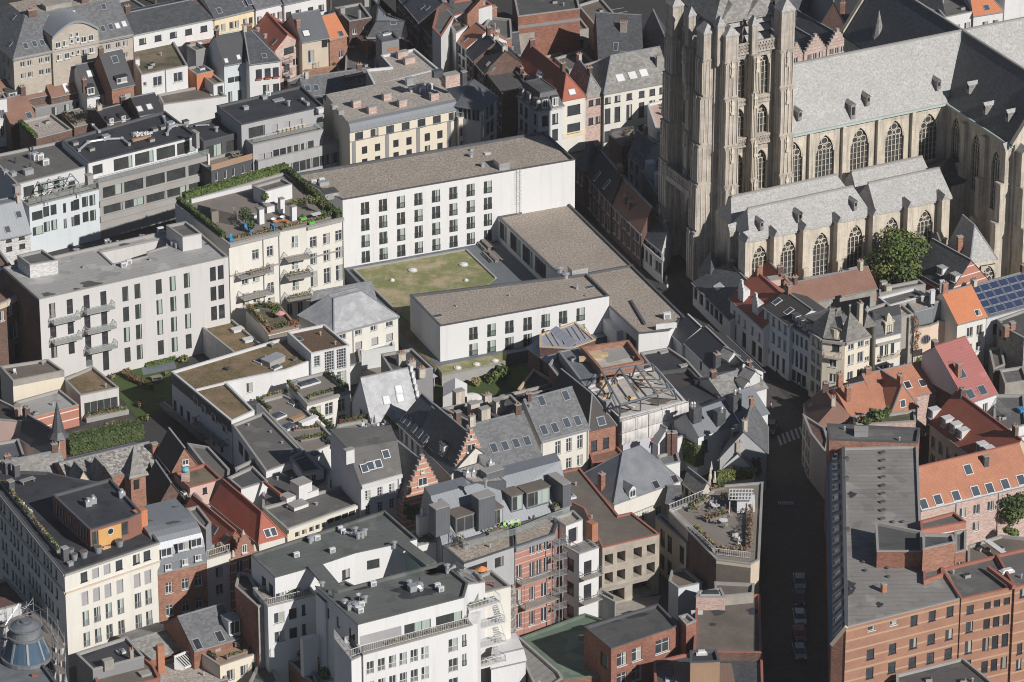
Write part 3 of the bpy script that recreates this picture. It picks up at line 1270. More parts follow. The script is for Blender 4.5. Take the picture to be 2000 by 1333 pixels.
def hedge(pts,wd,h,label,mats=('leaf_hedge','leaf_green'),dens=60,name='hedge',cat='hedge'):
 c=sum(pts,ZERO)/len(pts)
 root=empty(name,c,label,cat)
 mb=MB()
 cb=MB()
 for a,b in zip(pts,pts[1:]):
  L=(b-a).length
  d=(b-a).normalized()
  nr=VV((-d.y,d.x,0))
  m=(a+b)/2-c
  cb.box(m,L,wd*.8,h*.9,math.atan2(d.y,d.x))
  for _ in range(int(L*(wd+2*h)*dens)):
   u=random.uniform(0,L)
   q=random.uniform(-wd/2-h,wd/2+h)
   if abs(q)<wd/2:
    v,z,nn=(q,h,VV((0,0,1)))
   else:
    sg=1 if q>0 else-1
    v,z,nn=(sg*wd/2,abs(q)-wd/2,nr*sg)
   p=a+d*u+nr*v-c+VV((0,0,z))+VV((random.gauss(0,.05),random.gauss(0,.05),random.gauss(0,.05)))
   nn=(nn+VV((random.uniform(-.8,.8),random.uniform(-.8,.8),random.uniform(-.5,.8)))).normalized()
   x=nn.orthogonal().normalized()
   y=nn.cross(x)
   s=random.uniform(.08,.15)
   mb.face([p-x*s-y*s,p+x*s-y*s,p+x*s+y*s,p-x*s+y*s],random.randrange(len(mats)),[(0,0)]*4)
 mb.build('foliage',mats,root)
 cb.build('branches',['leaf_dark'],root)
 return root
def tree(P,H,r,label,mats=('leaf_green','leaf_dark','leaf_yellow'),n=2600,size=.2,trunk=.3,group=None):
 root=empty('tree',P,label,'tree',group)
 mb=MB()
 th=H*.35
 segs=[(VV((0,0,-.1)),trunk),(VV((.1,.05,th*.5)),trunk*.8),(VV((.05,.15,th)),trunk*.65)]
 for(a,ra),(b,rb)in zip(segs,segs[1:]):
  for i in range(8):
   t0,t1=(2*math.pi*i/8,2*math.pi*(i+1)/8)
   c=lambda p,r_,t_:p+VV((r_*math.cos(t_),r_*math.sin(t_),0))
   mb.face([c(a,ra,t0),c(a,ra,t1),c(b,rb,t1),c(b,rb,t0)])
 cs=[]
 for i in range(16 if n<4000 else 30):
  th_=random.uniform(0,6.28)
  rr=r*random.uniform(.15,.78)
  z=random.uniform(th+.1*H,H*.9)
  k=1-abs((z-th)/(H-th)-.45)*.7
  e=VV((rr*math.cos(th_)*k,rr*math.sin(th_)*k,z))
  mb.beam(segs[-1][0]-VV((0,0,random.uniform(0,th*.2))),e,.12,.12)
  cs.append((e,r*random.uniform(.3,.44),r*random.uniform(.3,.44),(H-th)*random.uniform(.16,.24)))
 mb.build('trunk',['bark'],root)
 lf=MB()
 leafmb(lf,cs,n,size,len(mats))
 lf.build('crown',mats,root)
 return root
g=MB()
g.face([(-1500,-1500,0),(1500,-1500,0),(1500,2500,0),(-1500,2500,0)])
structure('ground',g,['asphalt'])
A0=up(4,180,755,24)
E1=VV((math.cos(R(27)),math.sin(R(27)),0))
S1=VV((E1.y,-E1.x,0))
A0.z=0
def C(u,v,z=0.):
 return A0+E1*u+S1*v+VV((0,0,z))
def zat(u,v,y):
 lo,hi=(-20.,90.)
 for _ in range(40):
  m=(lo+hi)/2
  if pr(C(u,v,m))[1]>y:
   lo=m
  else:
   hi=m
 return lo
def uat(v,z,x):
 lo,hi=(-60.,90.)
 for _ in range(40):
  m=(lo+hi)/2
  if pr(C(m,v,z))[0]<x:
   lo=m
  else:
   hi=m
 return lo
CO=C(10,-6)
church=empty('church',CO,'gothic stone church with tall buttressed tower, pale slate roofs and traceried windows','church')
def cpart(n,mb,mats,parent=None):
 return mb.build(n,mats,parent or church,org=CO)
GC={}
def gothic(w,h,n,dep=.5):
 k=(round(w,1),round(h,1),n)
 if k in GC:
  return GC[k]
 hs=h-w*.87
 f=MB()
 N=8
 arc=[(w/2-w*math.cos(R(60)*i/N),hs+w*math.sin(R(60)*i/N))for i in range(N+1)]
 for sg in(1,-1):
  for(x0,z0),(x1,z1)in zip(arc,arc[1:]):
   x0*=-sg
   x1*=-sg
   x0,x1=(-x0*-1,-x1*-1)
   q=[VV((x0,.003,z0)),VV((x1,.003,z1)),VV((x1,.003,h)),VV((x0,.003,h))]
   f.face(q if x1>x0 else q[::-1])
   r=[VV((x0,.003,z0)),VV((x0,dep,z0)),VV((x1,dep,z1)),VV((x1,.003,z1))]
   f.face(r if x1<x0 else r[::-1])
   f.beam((x0*.93,.12,z0),(x1*.93,.12,z1),.16,.16)
 y=dep-.12
 def curve(pts,t=.1):
  for a,b in zip(pts,pts[1:]):
   f.beam((a[0],y,a[1]),(b[0],y,b[1]),t,t)
 for i in range(1,n):
  x=-w/2+w*i/n
  f.box((x,y,0),.13,.16,hs)
 for i in range(n):
  c=-w/2+w*(i+.5)/n
  r=w/n/2
  curve([(c+r*math.cos(a),hs-.05+r*1.2*math.sin(a))for a in[math.pi*j/6 for j in range(7)]])
 for c,r,z in((-w*.23,w*.15,hs+w*.24),(w*.23,w*.15,hs+w*.24),(0,w*.17,hs+w*.52),(0,w*.1,hs+w*.2)):
  curve([(c+r*math.cos(a),z+r*math.sin(a))for a in[math.pi*j/5 for j in range(11)]],.12)
 f.box((0,.1,-.25),w+.2,.5,.3)
 k2=int(hs/1.1)
 for j in range(1,k2+1):
  f.box((0,y+.03,hs*j/(k2+.5)),w,.05,.05)
 g=MB()
 g.face([(-w/2,0,0),(w/2,0,0),(w/2,0,h),(-w/2,0,h)])
 GC[k]=(f.data('window',['stone_pale']),g.data('pane',['pane_grid']))
 return GC[k]
def gwin(P,nr,w,h,n,dep=.5):
 f,g=gothic(w,h,n,dep)
 o=link('window',f,church,P-CO,math.atan2(nr.x,-nr.y))
 link('pane',g,o,(0,dep-.05,0))
 return o
W1=-E1
def cwall(name,u0,v0,u1,v1,z0,z1,wins,m='stone',n=5,dep=.5):
 mb=MB()
 a,b=(C(u0,v0),C(u1,v1))
 d=(b-a).normalized()
 nr=VV((d.y,-d.x,0))
 facade(mb,a,b,z0,z1,[(c-w/2,c+w/2,p,q)for c,w,p,q in wins],dep)
 cpart(name,mb,[m])
 for c,w,p,q in wins:
  q2=a+d*c
  gwin(VV((q2.x,q2.y,p)),nr,w,q-p,n if w>2.2 else 3,dep)
def croof(name,faces,mats=('slate_church',),caps=()):
 mb=MB()
 T=VV((0,0,-.3))
 for f in faces:
  mb.face(f)
  mb.face([p+T for p in f][::-1])
 o=cpart(name,mb,list(mats))
 if caps:
  cb=MB()
  for a,b in caps:
   cb.beam(a,b,.4,.25)
  cpart('ridge_cap',cb,['coping'],o)
 return o
NE,NR=(24.,33.2)
nw=[uat(0,18,x)for x in(1549,1611,1679,1747,1813)]
cwall('nave_wall',-1,0,30.6,0,9,NE,[(u+1,3.6,13.6,22.4)for u in nw])
cwall('nave_wall',43.6,0,66,0,0,NE,[(5,3.4,12,22),(11,3.4,12,22),(17,3.4,12,22)])
cwall('nave_wall',66,-13,-1,-13,0,NE,[])
cb=MB()
for i in range(4):
 u=(nw[i]+nw[i+1])/2
 cb.box(C(u,.35,10),.75,.7,13.2,R(27))
 cb.box(C(u,.35,23.2),.75,.7,.4,R(27),top=.6)
cpart('buttress',cb,['stone'])
croof('nave_roof',[[C(-2,.5,NE-.4),C(31,.5,NE-.4),C(37.1,-6.5,NR),C(-2,-6.5,NR)],[C(43.2,.5,NE-.4),C(68,.5,NE-.4),C(68,-6.5,NR),C(37.1,-6.5,NR)],[C(-2,-6.5,NR),C(37.1,-6.5,NR),C(31,-13.5,NE-.4),C(-2,-13.5,NE-.4)]],caps=[(C(-2,-6.5,NR),C(68,-6.5,NR))])
cg=MB()
cg.beam(C(-1,.6,NE-.35),C(30.6,.6,NE-.35),.35,.35)
cg.beam(C(30,.6,NE-.3),C(30,21.2,NE-.3),.3,.3)
cpart('gutter',cg,['bronze_green'])
ty=21.
wz=[(21-18.2,2.6,10.,21.6),(21-11.3,2.6,9.2,21.),(21-4.6,2.6,8.2,20.2)]
mbt=MB()
a,b=(C(30.6,0),C(30.6,ty))
cwall('transept_wall',30.6,0,30.6,ty,0,NE,[(2.9,2.7,13.,22.),(9.3,2.7,11.,21.4),(15.6,2.7,10.,20.8)],m='stone',n=4)
cwall('transept_wall',30.6,ty,43.6,ty,0,NE,[(6.5,5,6,20)])
cwall('transept_wall',43.6,ty,43.6,0,0,NE,[])
gt=MB()
gt.face([C(30.2,ty,NE),C(44,ty,NE),C(37.1,ty,NR+.7)])
gt.face([C(30.2,ty-.6,NE),C(44,ty-.6,NE),C(37.1,ty-.6,NR+.7)][::-1])
gt.beam(C(30.1,ty-.3,NE),C(37.1,ty-.3,NR+.9),.9,.3)
gt.beam(C(37.1,ty-.3,NR+.9),C(44.1,ty-.3,NE),.9,.3)
cpart('gable',gt,['stone_pale'])
croof('transept_roof',[[C(30.2,-1,NE-.4)+VV((0,0,0)),C(37.1,-6.5,NR),C(37.1,ty-.3,NR),C(30.2,ty-.3,NE-.4)][::-1],[C(44,ty-.3,NE-.4),C(44,0,NE-.4),C(37.1,-6.5,NR),C(37.1,ty-.3,NR)]],mats=('slate',),caps=[(C(37.1,-6.5,NR),C(37.1,ty-.3,NR))])  # dark slate replaces pale slate: grazing-sun shade put into the colour
croof('transept_roof',[[C(30.2,-12,NE-.4),C(30.2,-34,NE-.4),C(37.1,-34,NR),C(37.1,-6.5,NR)],[C(37.1,-6.5,NR),C(37.1,-34,NR),C(44,-34,NE-.4),C(44,-12,NE-.4)]],mats=('slate',),caps=[(C(37.1,-6.5,NR),C(37.1,-34,NR))])  # north arm likewise darkened, shade of its west slope put into the colour
mb=MB()
mb.prism([C(30.6,-13),C(43.6,-13),C(43.6,-34),C(30.6,-34)],0,NE)
mb.beam(C(30.1,-34.2,NE),C(37.1,-34.2,NR+.6),.8,.3)
mb.beam(C(37.1,-34.2,NR+.6),C(44,-34.2,NE),.8,.3)
cpart('transept_wall',mb,['stone'])
vb=MB()
vb.beam(C(31,.4,NE-.2),C(37.1,-6.5,NR+.1),.35,.15)
cpart('valley',vb,['bronze_green'])
def buttress(u,v,ang,w,steps,m='stone',cap=True,slate=None):
 d=S1*math.cos(R(ang))+W1*math.sin(R(ang))
 mb=MB()
 a=math.atan2(d.y,d.x)
 for i,(z0,z1,L)in enumerate(steps):
  c=C(u,v,z0)+d*(L/2-.3)
  mb.box(c,L+.6,w,z1-z0,a)
  nx=steps[i+1][2]if i+1<len(steps)else 0
  mb.box(C(u,v,z1-.3)+d*(L/2-.3),L+.85,w+.2,.25,a)
 o=cpart('buttress',mb,[m])
 if cap:
  z,L=(steps[-1][1],steps[-1][2])
  cm=MB()
  c=C(u,v,z)+d*(L/2-.2)
  s=VV((-d.y,d.x,0))
  hw=w/2+.12
  hh=cap if isinstance(cap,float)else 1.
  a1=c-d*(L/2+.4)
  b1=c+d*(L/2+.35)
  r=VV((0,0,hh))
  cm.face([a1-s*hw,a1+s*hw,a1+r*1.2])
  cm.face([b1+s*hw,b1-s*hw,b1+r])
  cm.face([b1-s*hw,a1-s*hw,a1+r*1.2,b1+r][::-1])
  cm.face([a1+s*hw,b1+s*hw,b1+r,a1+r*1.2][::-1])
  cpart('buttress_cap',cm,[slate or 'slate_church'],o)
 return o
for v in(6.1,12.5):
 buttress(30.6,v,90,1.1,[(0,8,2.2),(8,15,1.5),(15,22.4,.7)],cap=False)
for v in(19.6,):
 buttress(30.6,v,90,1.5,[(0,10,2.6),(10,17,2.),(17,23,1.3)])
buttress(31.7,ty,0,1.6,[(0,10,3.4),(10,17,2.6),(17,23,1.8)])
buttress(42.5,ty,0,1.6,[(0,10,3.4),(10,17,2.6),(17,23,1.8)])
nm=MB()
for z in(3,7,11,14.5):
 nm.box(C(34.4,ty+.5,z),1.1,1.,.6,R(27))
 nm.box(C(34.4,ty+.4,z+.6),.5,.5,1.8,R(27),top=.5)
 nm.box(C(34.4,ty+.5,z+2.5),.9,.8,1.1,R(27),top=.1)
cpart('niche',nm,['stone_pale'])
CE,CR_=(12.,16.)
cx=[uat(11.2,8,x)for x in(1484,1540,1604,1671)]
cx2=[uat(11.2,8,x)for x in(1741,1807)]
u0,u1=(-13.5,uat(11.4,12,1704))
u2,u3=(uat(11.4,12,1711),uat(11.2,12,1856))
cwall('chapel_wall',u0,11.2,u1,11.2,0,CE,[(c-u0,3.,2.,10.6)for c in cx],m='stone_pale',n=4)
cwall('chapel_wall',u1,11.2,u3,11.2,0,CE,[(c-u1,3.,2.,10.6)for c in cx2],m='stone_pale',n=4)
cwall('chapel_wall',u0,-1,u0,11.2,0,CE,[])
cwall('chapel_wall',u3,11.2,u3+2.6,7,0,CE,[(2.5,2.6,3.,10.4)],m='stone',n=3)
cwall('chapel_wall',u3+2.6,7,30.6,7,0,CE,[],m='stone')
def pairroof(ua,ub,hl,hr,back=True):
 f=[]
 c=[]
 for v0,v1,vr,z0 in((11.5,5.3,7.9,CE-.1),(5.3,-.2,2.5,CE+.6)):
  a,b,r1,r2=(C(ua,v0,z0),C(ub,v0,z0),C(ua+hl,vr,CR_),C(ub-hr,vr,CR_))
  p,q=(C(ub,v1,CE+.6),C(ua,v1,CE+.6))
  f+=[[a,b,r2,r1],[p,q,r1,r2],[b,p,r2],[q,a,r1]]
  c.append((r1,r2))
 croof('chapel_roof',f,caps=c)
pairroof(u0-.3,u1,1.5,1.8)
pairroof(u2,u3+.3,.4,.6)
mb=MB()
mb.prism([C(u0+.3,10.4),C(u3-.3,10.4),C(u3-.3,-.3),C(u0+.3,-.3)],6,CE-.2)
mb.prism([C(u3,6.3),C(30.5,6.3),C(30.5,-.3),C(u3,-.3)],6,CE-.2)
cpart('chapel_core',mb,['slate_mid'])
croof('chapel_roof',[[C(u3,11.3,CE-.1),C(u3+2.8,7,CE-.1),C(u3-.3,7.9,CR_)],[C(u3+2.8,7,CE-.1),C(30.6,7,CE),C(30.6,3,CR_-.5),C(u3-.3,7.9,CR_)],[C(u3-.3,7.9,CR_),C(30.6,3,CR_-.5),C(30.6,-.5,CE+.5),C(u3-.3,-.5,CE+.5)]],mats=('slate',))  # dark slate carries the transept's shadow over this end, as colour
for x in(1459,1515,1572,1639,1708):
 buttress(uat(12.5,11,x),11.2,0,.85,[(0,5.6,2.),(5.6,12.4,1.5)],'stone_pale')
for x in(1776,1843):
 buttress(uat(12.5,11,x),11.2,0,.85,[(0,5.6,2.),(5.6,12.4,1.5)],'stone_pale')
for v in(10.4,6.6):
 buttress(u0,v,90,.95,[(0,5.6,2.),(5.6,12.2,1.5)],'stone')
def cdormer(u,v,z,sl,w=.8,h=1.1,ang=27):
 mb=MB()
 P=C(u,v,z)
 mb.box(P,w,1.8,h+.6,R(ang),0,z0=-.6)
 q=P+VV((0,0,h))
 c,s=(math.cos(R(ang)),math.sin(R(ang)))
 X=VV((c,s,0))
 Y=VV((s,-c,0))
 a,b=(X*(w/2+.12),Y*1.05)
 r=VV((0,0,.55))
 mb.face([q-a+b,q+b*1.05+r,q-b+r,q-a-b][::-1],1)
 mb.face([q+a+b,q+a-b,q-b+r,q+b*1.05+r][::-1],1)
 mb.face([q-a*.85+b*.87,q+a*.85+b*.87,q+b*.87+r*.9],0)
 mb.box(P+Y*.92+VV((0,0,.15)),w*.6,.04,h*.75,R(ang),2)
 cpart('dormer',mb,['slate_old','slate_church','opening_shade'])
for x,y in((1556,225),(1689,196),(1827,167)):
 for v in[-.1*i for i in range(1,60)]:
  z=NE+-v*(NR-NE)/6.5
  if zat(uat(v,z,x),v,y)<=z:
   cdormer(uat(v,z,x),v+.3,z,0,.7,.9)
   break
cdormer(uat(-.8,25,1661),-.8,24.8,0,.9,1.9)
for x,y in((1480,436),(1556,438),(1663,397),(1554,441)):
 v=9.6
 z=CE+(11.3-v)*(CR_-CE)/3.4
 cdormer(uat(v,z,x),v+.5,z-.3,0,.6,.8)
for v,k in((4,2.2),(10.5,1.4),(16.5,2.)):
 z=NE+k*(NR-NE)/6.5
 cdormer(30.6+k,v,z,0,.8,1.,27-90)
T0,T1=(-.8,38.9)
def tz(u,y):
 return zat(u,T0,y)
zt=[(tz(-4.9,186),tz(-4.9,101)),(tz(-4.9,262),tz(-4.9,202)),(tz(-4.9,372),tz(-4.9,291))]
ZB=tz(-4.9,97)
print('tower',zt,ZB)
ops=[(-9.25,2.6),(-4.9,2.6)]
U0,U1,V1=(-14.,-.5,-14.2)
def twall(a,b,wins,dep=.9):
 mb=MB()
 d=(b-a).normalized()
 nr=VV((d.y,-d.x,0))
 facade(mb,a,b,0,ZB,[(c-w/2,c+w/2,p,q)for c,w,p,q in wins],dep)
 o=cpart('tower_wall',mb,['stone_tower'])
 for c,w,p,q in wins:
  q2=a+d*c
  gwin(VV((q2.x,q2.y,p)),nr,w,q-p,4,dep)
twall(C(U0,T0),C(U1,T0),[(u-U0,w,z0,z1)for u,w in ops for z0,z1 in zt])
twall(C(U0,V1),C(U0,T0),[(4.4,2.6,zt[0][0],zt[0][1]),(9.2,2.6,zt[0][0],zt[0][1]),(4.4,2.6,zt[1][0],zt[1][1]),(9.2,2.6,zt[1][0],zt[1][1]),(6.7,5.2,.2,13),(6.7,4,15.5,23)])
twall(C(U1,V1),C(U0,V1),[])
twall(C(U1,T0),C(U1,V1),[])
mb=MB()
mb.prism([C(U0,T0),C(U1,T0),C(U1,V1),C(U0,V1)],ZB-1,ZB+.02)
cpart('tower_deck',mb,['slate_church'])
mb=MB()
mb.prism([C(-12.4,-3.4),C(-2.1,-3.4),C(-2.1,-12.2),C(-12.4,-12.2)],ZB,ZB+5.6)
cpart('belfry',mb,['soot'])
lm=MB()
for k in range(3):
 z=ZB+1.2+k*1.5
 for ua,ub in((-11.7,-7.9),(-7.1,-2.6)):
  lm.face([C(ua,-3.35,z+.75),C(ua,-2.5,z),C(ub,-2.5,z),C(ub,-3.35,z+.75)])
  lm.face([C(ua,-3.35,z+.65),C(ub,-3.35,z+.65),C(ub,-2.5,z-.1),C(ua,-2.5,z-.1)])
  lm.face([C(ua,-2.5,z-.1),C(ub,-2.5,z-.1),C(ub,-2.5,z),C(ua,-2.5,z)])
 for va,vb in((-11.7,-7.9),(-7.1,-3.8)):
  lm.face([C(-12.45,va,z+.75),C(-13.3,va,z),C(-13.3,vb,z),C(-12.45,vb,z+.75)])
cpart('louvre',lm,['slate_church'])
lb=MB()
for ua,ub in((-11.7,-7.9),(-7.1,-2.6)):
 lb.face([C(ua,-3.,ZB+1.1),C(ua,-1.2,ZB+.1),C(ub,-1.2,ZB+.1),C(ub,-3.,ZB+1.1)])
cpart('belfry_sill',lb,['stone_pale'])
zr=ZB+5.4
croof('tower_roof',[[C(-13.4,-2.3,zr),C(-1.2,-2.3,zr),C(-3.4,-4.7,zr+3.6),C(-10.9,-4.7,zr+3.6)],[C(-10.9,-4.7,zr+3.6),C(-3.4,-4.7,zr+3.6),C(-5,-7,zr+4.2),C(-9,-7,zr+4.2)],[C(-13.4,-13.2,zr),C(-13.4,-2.3,zr),C(-10.9,-4.7,zr+3.6),C(-10.9,-10.6,zr+3.6)],[C(-1.2,-2.3,zr),C(-1.2,-13.2,zr),C(-3.4,-10.6,zr+3.6),C(-3.4,-4.7,zr+3.6)]],mats=('slate_old',))
gm=MB()
for uc in(-9.8,-4.9):
 gm.face([C(uc-2.5,-2.3,zr),C(uc+2.5,-2.3,zr),C(uc+.1,-2.9,zr+2.6)])
 gm.face([C(uc-2.5,-2.3,zr),C(uc+.1,-2.9,zr+2.6),C(uc+.1,-6,zr+3.5)])
 gm.face([C(uc+2.5,-2.3,zr),C(uc+.1,-6,zr+3.5),C(uc+.1,-2.9,zr+2.6)])
cpart('roof_gable',gm,['slate_old'])
def pinn(u,v,w,d,z0,z1,hh=1.7,slate='slate_church'):
 mb=MB()
 P=C(u,v,z0)
 mb.box(P,w,d,z1-z0,R(27),0)
 for sx in(-1,1):
  for sy in(-1,1):
   mb.box(C(u+sx*(w/2-.12),v-sy*(d/2-.12),z0),.34,.34,z1-z0,R(27),0)
 mb.box(C(u,v,z1),w+.3,d+.3,.25,R(27),1)
 q=[C(u-w/2-.2,v+d/2+.2,z1+.25),C(u+w/2+.2,v+d/2+.2,z1+.25),C(u+w/2+.2,v-d/2-.2,z1+.25),C(u-w/2-.2,v-d/2-.2,z1+.25)]
 t1,t2=(C(u,v+d*.25,z1+hh),C(u,v-d*.25,z1+hh))
 mb.face([q[0],q[1],t1],1)
 mb.face([q[1],q[2],t2,t1],1)
 mb.face([q[2],q[3],t2],1)
 mb.face([q[3],q[0],t1,t2],1)
 cpart('pinnacle',mb,['stone_tower',slate])
def tbut(u,v,w,south=True,zs=((0,9,3.),(9,17.5,2.7),(17.5,24.5,2.5),(24.5,33,2.2)),top=None,m='stone_tower'):
 top=top or ZB
 st=list(zs)+[(33,top,1.9)]
 buttress(u,v,0 if south else 90,w,st,m,cap=False)
 mb=MB()
 for z0,z1,L in st:
  for k in(-1,-.33,.33,1):
   o=k*(w/2-.15)
   P=C(u+o,v+L+.08,z0+.4)if south else C(u-L-.08,v+o,z0+.4)
   mb.box(P,.16,.16,z1-z0-.9,R(27))
  for k in(-1,1):
   o=k*(w/2+.04)
   for rr in(.35,.7):
    P=C(u+o,v+L*rr,z0+.4)if south else C(u-L*rr,v+o,z0+.4)
    mb.box(P,.14,.14,z1-z0-.9,R(27))
  P=C(u,v+L+.2,z1-2.8)if south else C(u-L-.2,v,z1-2.8)
  mb.box(P,.55,.45,.5,R(27))
  mb.box(P+VV((0,0,.5)),.32,.3,1.1,R(27))
  mb.box(P+VV((0,0,1.7)),.6,.5,1.3,R(27),top=.05)
 cpart('colonnette',mb,['stone_pale'])
for u in(-11.9,-1.5):
 tbut(u,T0,2.5)
tbut(-7.2,T0,1.2,zs=((0,9,2.2),(9,17.5,2.),(17.5,24.5,1.8),(24.5,33,1.5)))
for v in(-2.4,-12.9):
 tbut(U0,v,2.5,False)
tbut(U0,-7.5,1.1,False,zs=((15,17.5,1.5),(17.5,24.5,1.4),(24.5,33,1.2)))
P_=ZB-1.
pinn(-11.9,T0+.9,2.3,1.9,P_,ZB+4.2)
pinn(-1.4,T0+.6,2.4,2.3,P_,ZB+6.6,2.2)
pinn(-7.2,T0+.5,1.,1.2,P_,ZB+4.9)
pinn(-14.9,-2.4,1.9,2.3,P_,ZB+4.4)
pinn(-14.9,-7.5,1.2,1.,P_,ZB+5.4)
pinn(-14.9,-12.9,1.9,2.3,P_,ZB+5.4)
pinn(-13.4,-.6,1.2,1.2,P_,ZB+5.8)
def balus(a,b,h=1.7,n=None):
 mb=MB()
 L=(b-a).length
 Z=VV((0,0,1))
 mb.beam(a,b,.35,.3)
 mb.beam(a+Z*h,b+Z*h,.35,.25)
 n=n or int(L/.55)
 for i in range(n):
  p,q=(a.lerp(b,i/n),a.lerp(b,(i+1)/n))
  mb.beam(p,q+Z*h,.16,.14)
  mb.beam(p+Z*h,q,.16,.14)
  mb.beam(p,p+Z*h,.12,.12)
 cpart('balustrade',mb,['stone_tower'])
balus(C(-10.6,T0+.35,ZB+.1),C(-7.8,T0+.35,ZB+.1))
balus(C(-6.6,T0+.35,ZB+.1),C(-2.7,T0+.35,ZB+.1))
balus(C(U0-.2,-11.8,ZB+.1),C(U0-.2,-3.6,ZB+.1))
for u,w in ops:
 balus(C(u-w/2,T0+.5,zt[1][0]-1.3),C(u+w/2,T0+.5,zt[1][0]-1.3),1.4,5)
 balus(C(u-w/2,T0+.15,zt[0][0]-.9),C(u+w/2,T0+.15,zt[0][0]-.9),.8,5)
balus(C(U0-2.6,-11.6,15.2),C(U0-2.6,-3.6,15.2))
mb=MB()
mb.box(C(U0-1.4,-7.6,14.4),2.8,8.4,.8,R(27))
cpart('porch_ledge',mb,['stone_tower'])
mb=MB()
P=up(4,680,262,24)
mb.cyl(P-VV((0,0,6)),1.1,6.4,8)
mb.cyl(P+VV((0,0,.4)),1.35,6.2,8,1,.05)
cpart('stair_turret',mb,['stone','slate_old'])
BUILD,HOUSE=('building','house')
g=MB()
g.prism([up(0,849,720,2),up(0,1000,690,2),up(0,1195,655,2),up(0,1260,640,2),up(0,1115,440,2),up(0,672,523,2),up(0,716,572,2),up(0,777,650,2)],-.1,2.)
structure('courtyard_paving',g,['paving_blue'])
g=MB()
g.prism([up(6,850,482,2.3),up(6,1000,600,2.3),up(6,1415,300,2.3),up(6,1248,140,2.3),up(6,610,252,2.3)],2.02,2.3)
structure('lawn',g,['lawn_dry'])
g=MB()
LP=[up(6,850,482,2.36),up(6,610,252,2.36),up(6,1248,140,2.36),up(6,1415,300,2.36)]
for a,b in zip(LP,LP[1:]):
 g.beam(a,b,.35,.34)
structure('lawn_kerb',g,['coping'])
for i,(x,y,r)in enumerate(((946,258,.75),(1234,226,.75),(829,315,.42),(1247,315,.4))):
 P=up(6,x,y,2.3)
 mb=MB()
 mb.cyl((0,0,0),r,.18,16)
 mb.cyl((0,0,.18),r*.8,.16,16,1,r*.5)
 o=mb.build('skylight_dome',['coping_white','plastic_white'])
 o.location=P
 tag(o,('large round skylight dome left of centre in the courtyard lawn','large round skylight dome at the right of the courtyard lawn','small round vent at the left edge of the courtyard lawn','small round vent low at the right of the courtyard lawn')[i],'skylight')
b=Bd('hotel_building','long white flat-roofed block with four rows of nine French windows and a gravel roof',BUILD,2,[(548,1132),(415,905,3),(240,745,3),(262,988)],14.4,'white_clean')
b.win(0,[572,672,772,872,971,1070,1168,1266,1364],46,[(36,68),(129,68),(222,68),(314,66)],'kf')
b.flat('gravel','coping_dark').done()
b.boxes([(1448,945)],1.9,2.6,1.1,'aluminium','gravel').vents([(1275,890),(1340,945)],.3,.7).boxes([(1368,873)],1.,.6,.12,'coping_white').boxes([(1278,855)],.5,.3,.3)
b.boxes([(475,1110)],2.4,2.2,.9,'aluminium','felt_dark').fans([(385,1045),(430,1035)]).boxes([(440,1048)],1.6,.8,.6)
lm=MB()
a_,b_=b.edge(0)
dv=(b_-a_).normalized()
nr=VV((dv.y,-dv.x,0))
p0=a_+dv*b.upx(0,88,3)+nr*.15
for k in(-.3,.3):
 lm.tube(p0+dv*k+VV((0,0,.9)),p0+dv*k-VV((0,0,7.9)),.045,4)
for i in range(20):
 lm.tube(p0-dv*.3-VV((0,0,i*.42)),p0+dv*.3-VV((0,0,i*.42)),.03,4)
for i in range(9):
 z=VV((0,0,-.2-i*.7))
 q=[p0-dv*.4+z,p0-dv*.35+nr*.7+z,p0+dv*.35+nr*.7+z,p0+dv*.4+z]
 for u,v in zip(q,q[1:]):
  lm.tube(u,v,.025,4)
b.part('ladder',lm,['aluminium'])
b=Bd('hotel_wing','low gravel-roofed wing of the white hotel running along the dark church street',BUILD,7,[(775,615),(945,598),(1035,518),(375,1148,3),(972,423,0),(280,240),(600,455)],6.4,'white_clean')
b.win(4,[80,150,220,290,360,430,500],62,[(16,95)],'km',t=3)
b.win(4,[10,50,100,150,200,245],42,[(14,96)],'km')
b.win(6,[735],60,[(55,80)],'km')
b.flat('gravel','coping_dark',ph=.25).done()
b.vents([(330,575),(425,345)],.16,.5)
mb=MB()
mb.beam(up(7,480,277,6.35),up(7,742,228,6.35),.35,.35)
b.part('parapet',mb,['coping_dark'],b.roofo)
b.boxes([(770,500)],.3,9.,.22,'coping_dark',ang=b.ang).fans([(935,530)],k=1.3)
mb=MB()
mb.box(up(7,930,585,6.4),3.4,.25,.9,b.ang)
b.part('parapet',mb,['white_clean'],b.roofo)
mb=MB()
mb.prism([up(7,560,520,4.4),up(7,650,602,4.4),up(7,690,595,4.4),up(7,600,515,4.4)],.2,4.4,0)
b.part('stair_wall',mb,['white'])
b=Bd('hotel_annex','low white two-storey hotel block with a blank shaded end wall facing the lawn',BUILD,7,[(1100,572,6),(608,400),(480,275),(930,395,6)],8.3,'white_clean',1.9)
b.win(0,[-163,-61,40,143,245,345,445],46,[(40,72),(134,68)],'kf').flat('gravel','coping_dark').done()
b.boxes([(430,270)],2.8,1.8,1.,'aluminium','gravel').vents([(328,265),(362,300)],.45,.8).vents([(425,362)],.22,.7).sky([(500,352)],1.2,.7).vents([(42,402),(1192-1449,462)],.12,.3).sky([(-362,515)],1.3,.8).vents([(480,405)],.1,.4)
g=MB()
g.prism([up(6,1110,848,1.7),up(6,1470,780,1.7),up(6,1480,728,1.7),up(6,1080,810,1.7)],0.,2.03)
structure('planted_strip',g,['lawn_dry'])
g=MB()
g.prism([up(6,1110,876,1.2),up(6,1470,806,1.2),up(6,1470,780,1.2),up(6,1110,848,1.2)],0.,1.9)
structure('terrace_edge',g,['coping'])
g=MB()
